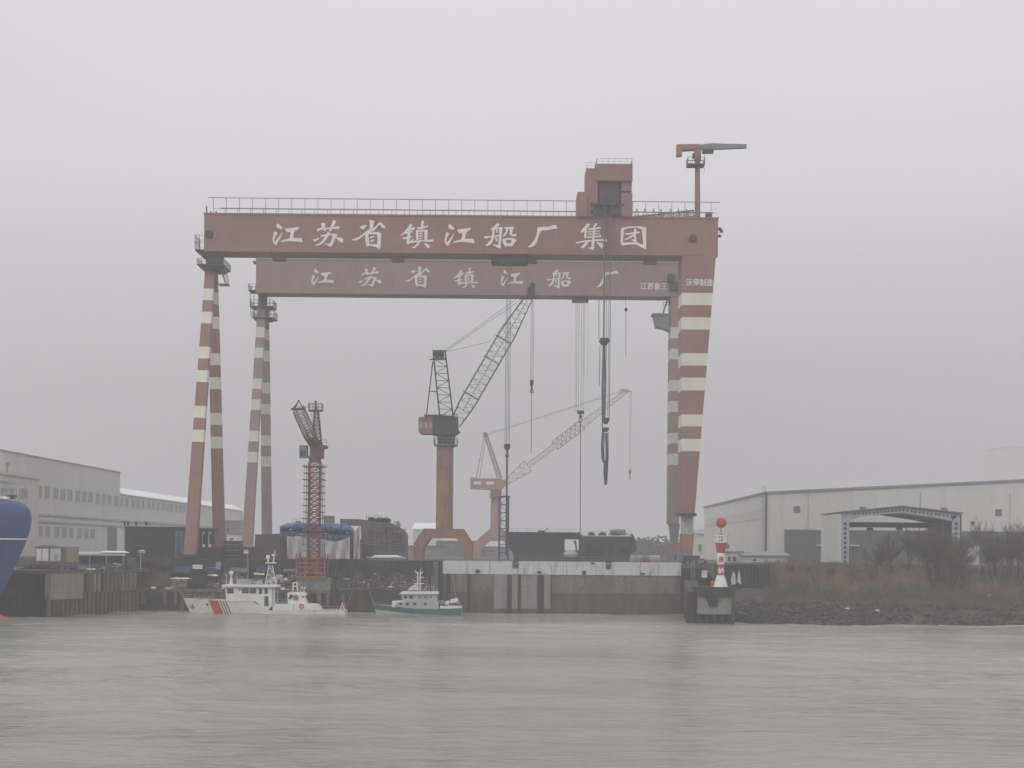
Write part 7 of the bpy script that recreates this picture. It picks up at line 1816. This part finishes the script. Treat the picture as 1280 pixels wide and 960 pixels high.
# lamp mast behind the wheelhouse
lm = thing('floodlight_mast', 'thin floodlight mast rising behind the patrol boat wheelhouse', 'floodlight', (at(310.5, 737, 318).x, 318, zl))
b = MB(); b.tube((at(310.5, 700, 318).x, 318, zl), at(310.5, 688, 318), .09, .06, 6); b.build('pole', M['grey'], lm)
for dx in (-2.4, 0.6): b = MB(); b.cbox(at(308.5 + dx, 688.5, 318), .42, .3, .35, tilt=.3); b.build('lamp_head', M['lgrey'], lm)
# things by the gate's right end and on the upper yard
hut('transformer_box', 'faded blue cabinet at the foot of the front gantry right leg', 'cabinet', 847, 862, 692.5, 701.5, 331, 2, mat('faded_blue', (0.16, 0.24, 0.36), .6, .2, .8), None, (('door', 848, 854, 693.5, 701, mat('mid_blue', (0.12, 0.2, 0.36), .6, .2, .8)),))
hut('transformer_box', 'grey-blue cabinet row at the foot of the rear gantry right leg', 'cabinet', 826, 843, 693, 701.5, 335, 2, mat('greyed_blue', (0.14, 0.17, 0.21), .6, .2, .8), None, (('door', 827, 833, 694, 701, M['grey']),))
for px, w, h, lb, m_ in ((806, 14, 9, 'rounded dark heap of covered gear beside the right hull block', PM['rust']), (797, 10, 6, 'small grey heap next to the rounded covered gear', PM['gray'])):
    b = MB(); p = at(px, 700, 350); b.sphere((p.x, 350, 10.2), w * .175 / 2, 10, sz=h / w * 1.5); solo(b, 'covered_heap', m_, lb, 'covered gear', base=(p.x, 350, 10))
for px, py, w, h, lb in ((866, 713, 5, 16, 'upright dark fender frame at the right end of the dock gate'),):
    b = MB(); b.lattice(at(866, 733, 312), at(866, 702, 312), (1, 0, 0), .7, .7, .7, .7, 8, .12, .08); solo(b, 'ladder_frame', M['grey'], lb, 'ladder')
vehs = thing('pickup_truck', 'small grey truck parked behind the dolphin, left of the beacon', 'truck', (at(876, 715, 326).x, 326, 10))
def car(px0, px1, pyt, Y, label, m, name='parked_car', root=None):
    z0 = 10.0; x0_, x1_ = at(px0, 700, Y).x, at(px1, 700, Y).x; L_ = x1_ - x0_; s = L_ / 4.6
    t = root or thing(name, label, 'car', ((x0_ + x1_) / 2, Y, z0))
    b = MB(); b.prism([(x0_, z0 + .35), (x0_, z0 + .75 * s), (x0_ + .9 * s, z0 + .95 * s), (x1_ - .3 * s, z0 + .95 * s), (x1_, z0 + .8 * s), (x1_, z0 + .35)], Y - .85, Y + .85); b.build('body', m, t)
    b = MB(); b.prism([(x0_ + .95 * s, z0 + .96 * s), (x0_ + 1.6 * s, z0 + 1.45 * s), (x0_ + 3.2 * s, z0 + 1.45 * s), (x0_ + 3.9 * s, z0 + .96 * s)], Y - .75, Y + .75); b.build('cabin', M['glass'], t)
    for q in (.19, .8):
        for y in (Y - .87, Y + .67): b = MB(); b.tube((x0_ + L_ * q, y, z0 + .32), (x0_ + L_ * q, y + .2, z0 + .32), .32, n=12); b.build('wheel', M['black'], t)
    return t
car(866, 885, 704, 326, '', M['grey'], root=vehs)
b = MB(); b.cbox(at(880, 703, 320), 2.8, 1.2, .8, .1, 0, .4); 
bpy.data.objects.remove(vehs) if False else None
hut('shipping_container', 'pale grey box behind the beacon dolphin between the truck and orange cylinder', 'container', 871, 884, 713, 722, 312.3, 1.6, PM['white'], None, (('door', 872, 877, 714, 721.5, M['grey']),))
hut('drum_rack', 'blue and grey drum rack below the white wall of the open shed', 'drum rack', 1031.5, 1056, 704, 717, 360, 2, PM['blue'], None, tuple(('drum', 1033 + k * 4, 1035.6 + k * 4, 704.5, 716.5, (M['lgrey'] if k % 2 else M['dark'])) for k in range(6)))
b = MB(); b.box(at(1196, 690, 366).x, at(1224, 690, 366).x, 366, 367, 8, zat(1210, 683, 366)); solo(b, 'brick_wall', M['lgrey'], 'pale weathered wall piece behind the tree right of the open shed', 'wall')
b = MB(); b.box(at(1236, 702, 356).x, at(1300, 702, 356).x, 356, 356.4, 6, zat(1260, 697, 356)); b.box(at(1236, 702, 356).x, at(1300, 702, 356).x, 355.6, 356.6, zat(1260, 697, 356) + .002, zat(1260, 696, 356)); solo(b, 'boundary_wall', M['grey'], 'grey boundary wall with a pale coping near the right edge', 'wall')
b = MB(); b.box(at(1108, 700, 350).x, at(1150, 700, 350).x, 350, 353, 8, zat(1128, 705, 350)); b.box(at(1106, 700, 350).x, at(1152, 700, 350).x, 349.6, 353.4, zat(1128, 705, 350) + .002, zat(1128, 703.5, 350)); solo(b, 'low_shelter', M['grey'], 'low grey shelter in the dark under the open shed', 'shelter')
b = MB(); b.box(at(1070, 712, 345).x, at(1103, 712, 345).x, 345, 347, 8.5, zat(1086, 713, 345)); b.box(at(1069, 712, 345).x, at(1104, 712, 345).x, 344.8, 347.2, zat(1086, 713, 345) + .002, zat(1086, 712.3, 345)); solo(b, 'low_tank', PM['gray'], 'low grey trough with a pale lid behind the russet shrubs', 'trough')
for px, py, lb in ((1059, 769, 'small white scrap on the rubble shore, left one'), (1096, 765, 'small white scrap on the rubble shore, middle one'), (1236, 733, 'pale scrap in the brown reeds near the right edge')):
    Yz = 283 if py > 740 else 300; p = at(px, py, Yz); b = MB(); b.cbox((p.x, Yz, bank_h(p.x, Yz) + .45), .55, .3, .2, .3, 0, .3); b.cbox((p.x + .3, Yz, bank_h(p.x, Yz) + .35), .4, .3, .12, 1); solo(b, 'litter_scrap', PM['white'], lb, 'litter')

# loose offcuts all over the low quay: nothing tells them apart
rr = random.Random(77)
for k in range(46):
    px = 178 + rr.random() * 350
    if 236 < px < 260 or 368 < px < 416: continue
    Yw = rr.uniform(312.2, 313.2); kd = rr.choice(['bar', 'plate', 'block'])
    mb = MB()
    if kd == 'bar':
        for dz in (-.08, .08): mb.bar((-1.1, 0, .15 + dz), (1.1, rr.uniform(-.2, .2), .15 + dz), .2, .05)
        mb.bar((-1.1, 0, .15), (1.1, 0, .15), .05, .14)
    elif kd == 'plate': mb.cbox((0, 0, .2), rr.uniform(.8, 1.8), .8, .07, 0, 0, rr.uniform(.1, .5)); mb.cbox((.1, .1, .06), 1.2, .7, .1)
    else: mb.cbox((0, 0, .22), rr.uniform(.4, .9), .6, .44); mb.cbox((.1, 0, .5), .5, .4, .14, .4)
    ob = mb.build('steel_offcut', PM[rr.choice(['steel_plate', 'rust', 'gray', 'gray', 'white', 'rust', 'green'])]); ob.location = (xat(px, Yw, 737), Yw, zl); ob.rotation_euler.z = rr.uniform(-.5, .5)
    tag(ob, 'small steel offcut lying along the edge of the low scrap-covered quay', 'steel offcut', 'steel offcuts strewn along the low quay')

# heaps of scrap metal piled against the retaining wall, past counting
def scrap_mass(px0, px1, ztop, n, seed):
    rr = random.Random(seed); mb = MB()
    for k in range(n):
        px = rr.uniform(px0, px1)
        if 236 < px < 259 or 369 < px < 414: continue
        f = rr.random(); Yw = 313.2 + f * 6.5; hump = .65 + .35 * math.sin(px * .11 + seed) * math.sin(px * .047)
        z = zl + (ztop - zl) * f ** .8 * hump; c = Vector((xat(px, Yw, 730), Yw, z)); m_ = rr.choices([0, 1, 2, 3, 4], [50, 24, 20, 2.5, 3])[0]
        if rr.random() < .45:
            a = Vector((rr.uniform(-1, 1), rr.uniform(-.6, .6), rr.uniform(-.4, .5))).normalized(); mb.bar(c - a * rr.uniform(.3, 1.2), c + a * rr.uniform(.3, 1.2), rr.uniform(.06, .2), m=m_)
        else: mb.cbox(c, rr.uniform(.2, 1.1), rr.uniform(.2, .8), rr.uniform(.08, .5), rr.uniform(0, 3), m_, rr.uniform(-.7, .7))
    # packed spoil underneath
    N_ = 30
    for i in range(N_):
        pa, pc = px0 + (px1 - px0) * i / N_, px0 + (px1 - px0) * (i + 1) / N_
        H_ = lambda p, f: zl + (ztop - zl) * f ** .8 * (.65 + .35 * math.sin(p * .11 + seed) * math.sin(p * .047)) - .1
        for f0, f1 in ((0, .35), (.35, .7), (.7, 1)):
            Ya_, Yb2 = 313.2 + f0 * 6.5, 313.2 + f1 * 6.5
            mb.face([(xat(pa, Ya_), Ya_, H_(pa, f0)), (xat(pc, Ya_), Ya_, H_(pc, f0)), (xat(pc, Yb2), Yb2, H_(pc, f1)), (xat(pa, Yb2), Yb2, H_(pa, f1))], 0)
    struct(mb, 'scrap_metal', [PM['steel_plate'], PM['rust'], PM['gray'], PM['white'], PM['blue']], kind='stuff')
scrap_mass(258, 368, 8.4, 900, 1)
scrap_mass(414, 432, 8.2, 160, 2)
rr = random.Random(5)
mb = MB()
for k in range(900):       # the heap on the ledge behind the green boat
    px = rr.uniform(434, 531); f = rr.random(); Yw = 312.4 + f * 3.4; z = zl + (zat(480, 716, 316) - zl) * f * (.6 + .4 * math.sin(px * .13) ** 2); c = Vector((xat(px, Yw, 730), Yw, z)); m_ = rr.choices([0, 1, 2, 3, 4], [50, 22, 18, 3, 3])[0]
    if rr.random() < .45:
        a = Vector((rr.uniform(-1, 1), rr.uniform(-.4, .4), rr.uniform(-.4, .5))).normalized(); mb.bar(c - a * rr.uniform(.3, 1.1), c + a * rr.uniform(.3, 1.1), rr.uniform(.05, .18), m=m_)
    else: mb.cbox(c, rr.uniform(.2, 1.1), rr.uniform(.2, .7), rr.uniform(.08, .45), rr.uniform(0, 3), m_, rr.uniform(-.7, .7))
struct(mb, 'scrap_metal', [PM['steel_plate'], PM['rust'], PM['gray'], PM['white'], PM['blue']], kind='stuff')
# mooring lines
def line(a, c, sag, label, r=.05):
    mb = MB(); pts = []
    for k in range(9):
        t = k / 8; p = a.lerp(c, t); p.z -= sag * 4 * t * (1 - t); pts.append(p)
    mb.path(pts, r, 5); solo(mb, 'mooring_line', PM['gray'], label, 'mooring line')
line(at(233, 747.6, YBt), Vector((xat(222, 311.3), 311.2, zl + .1)), .3, 'bow line from the white patrol boat up to the low quay')
line(at(431, 762, YBt), Vector((xat(441, 312), 312, zl + .1)), .4, 'stern line from the white patrol boat to the brown ledge')
line(at(468, 755, YGn), Vector((xat(462, 312), 312, zl + .1)), .3, 'bow line from the green work boat to the brown ledge')
line(at(572, 759.5, YGn), Vector((xat(566, 313.6), 313.4, 7.4)), .3, 'stern line from the green work boat up the dock gate')
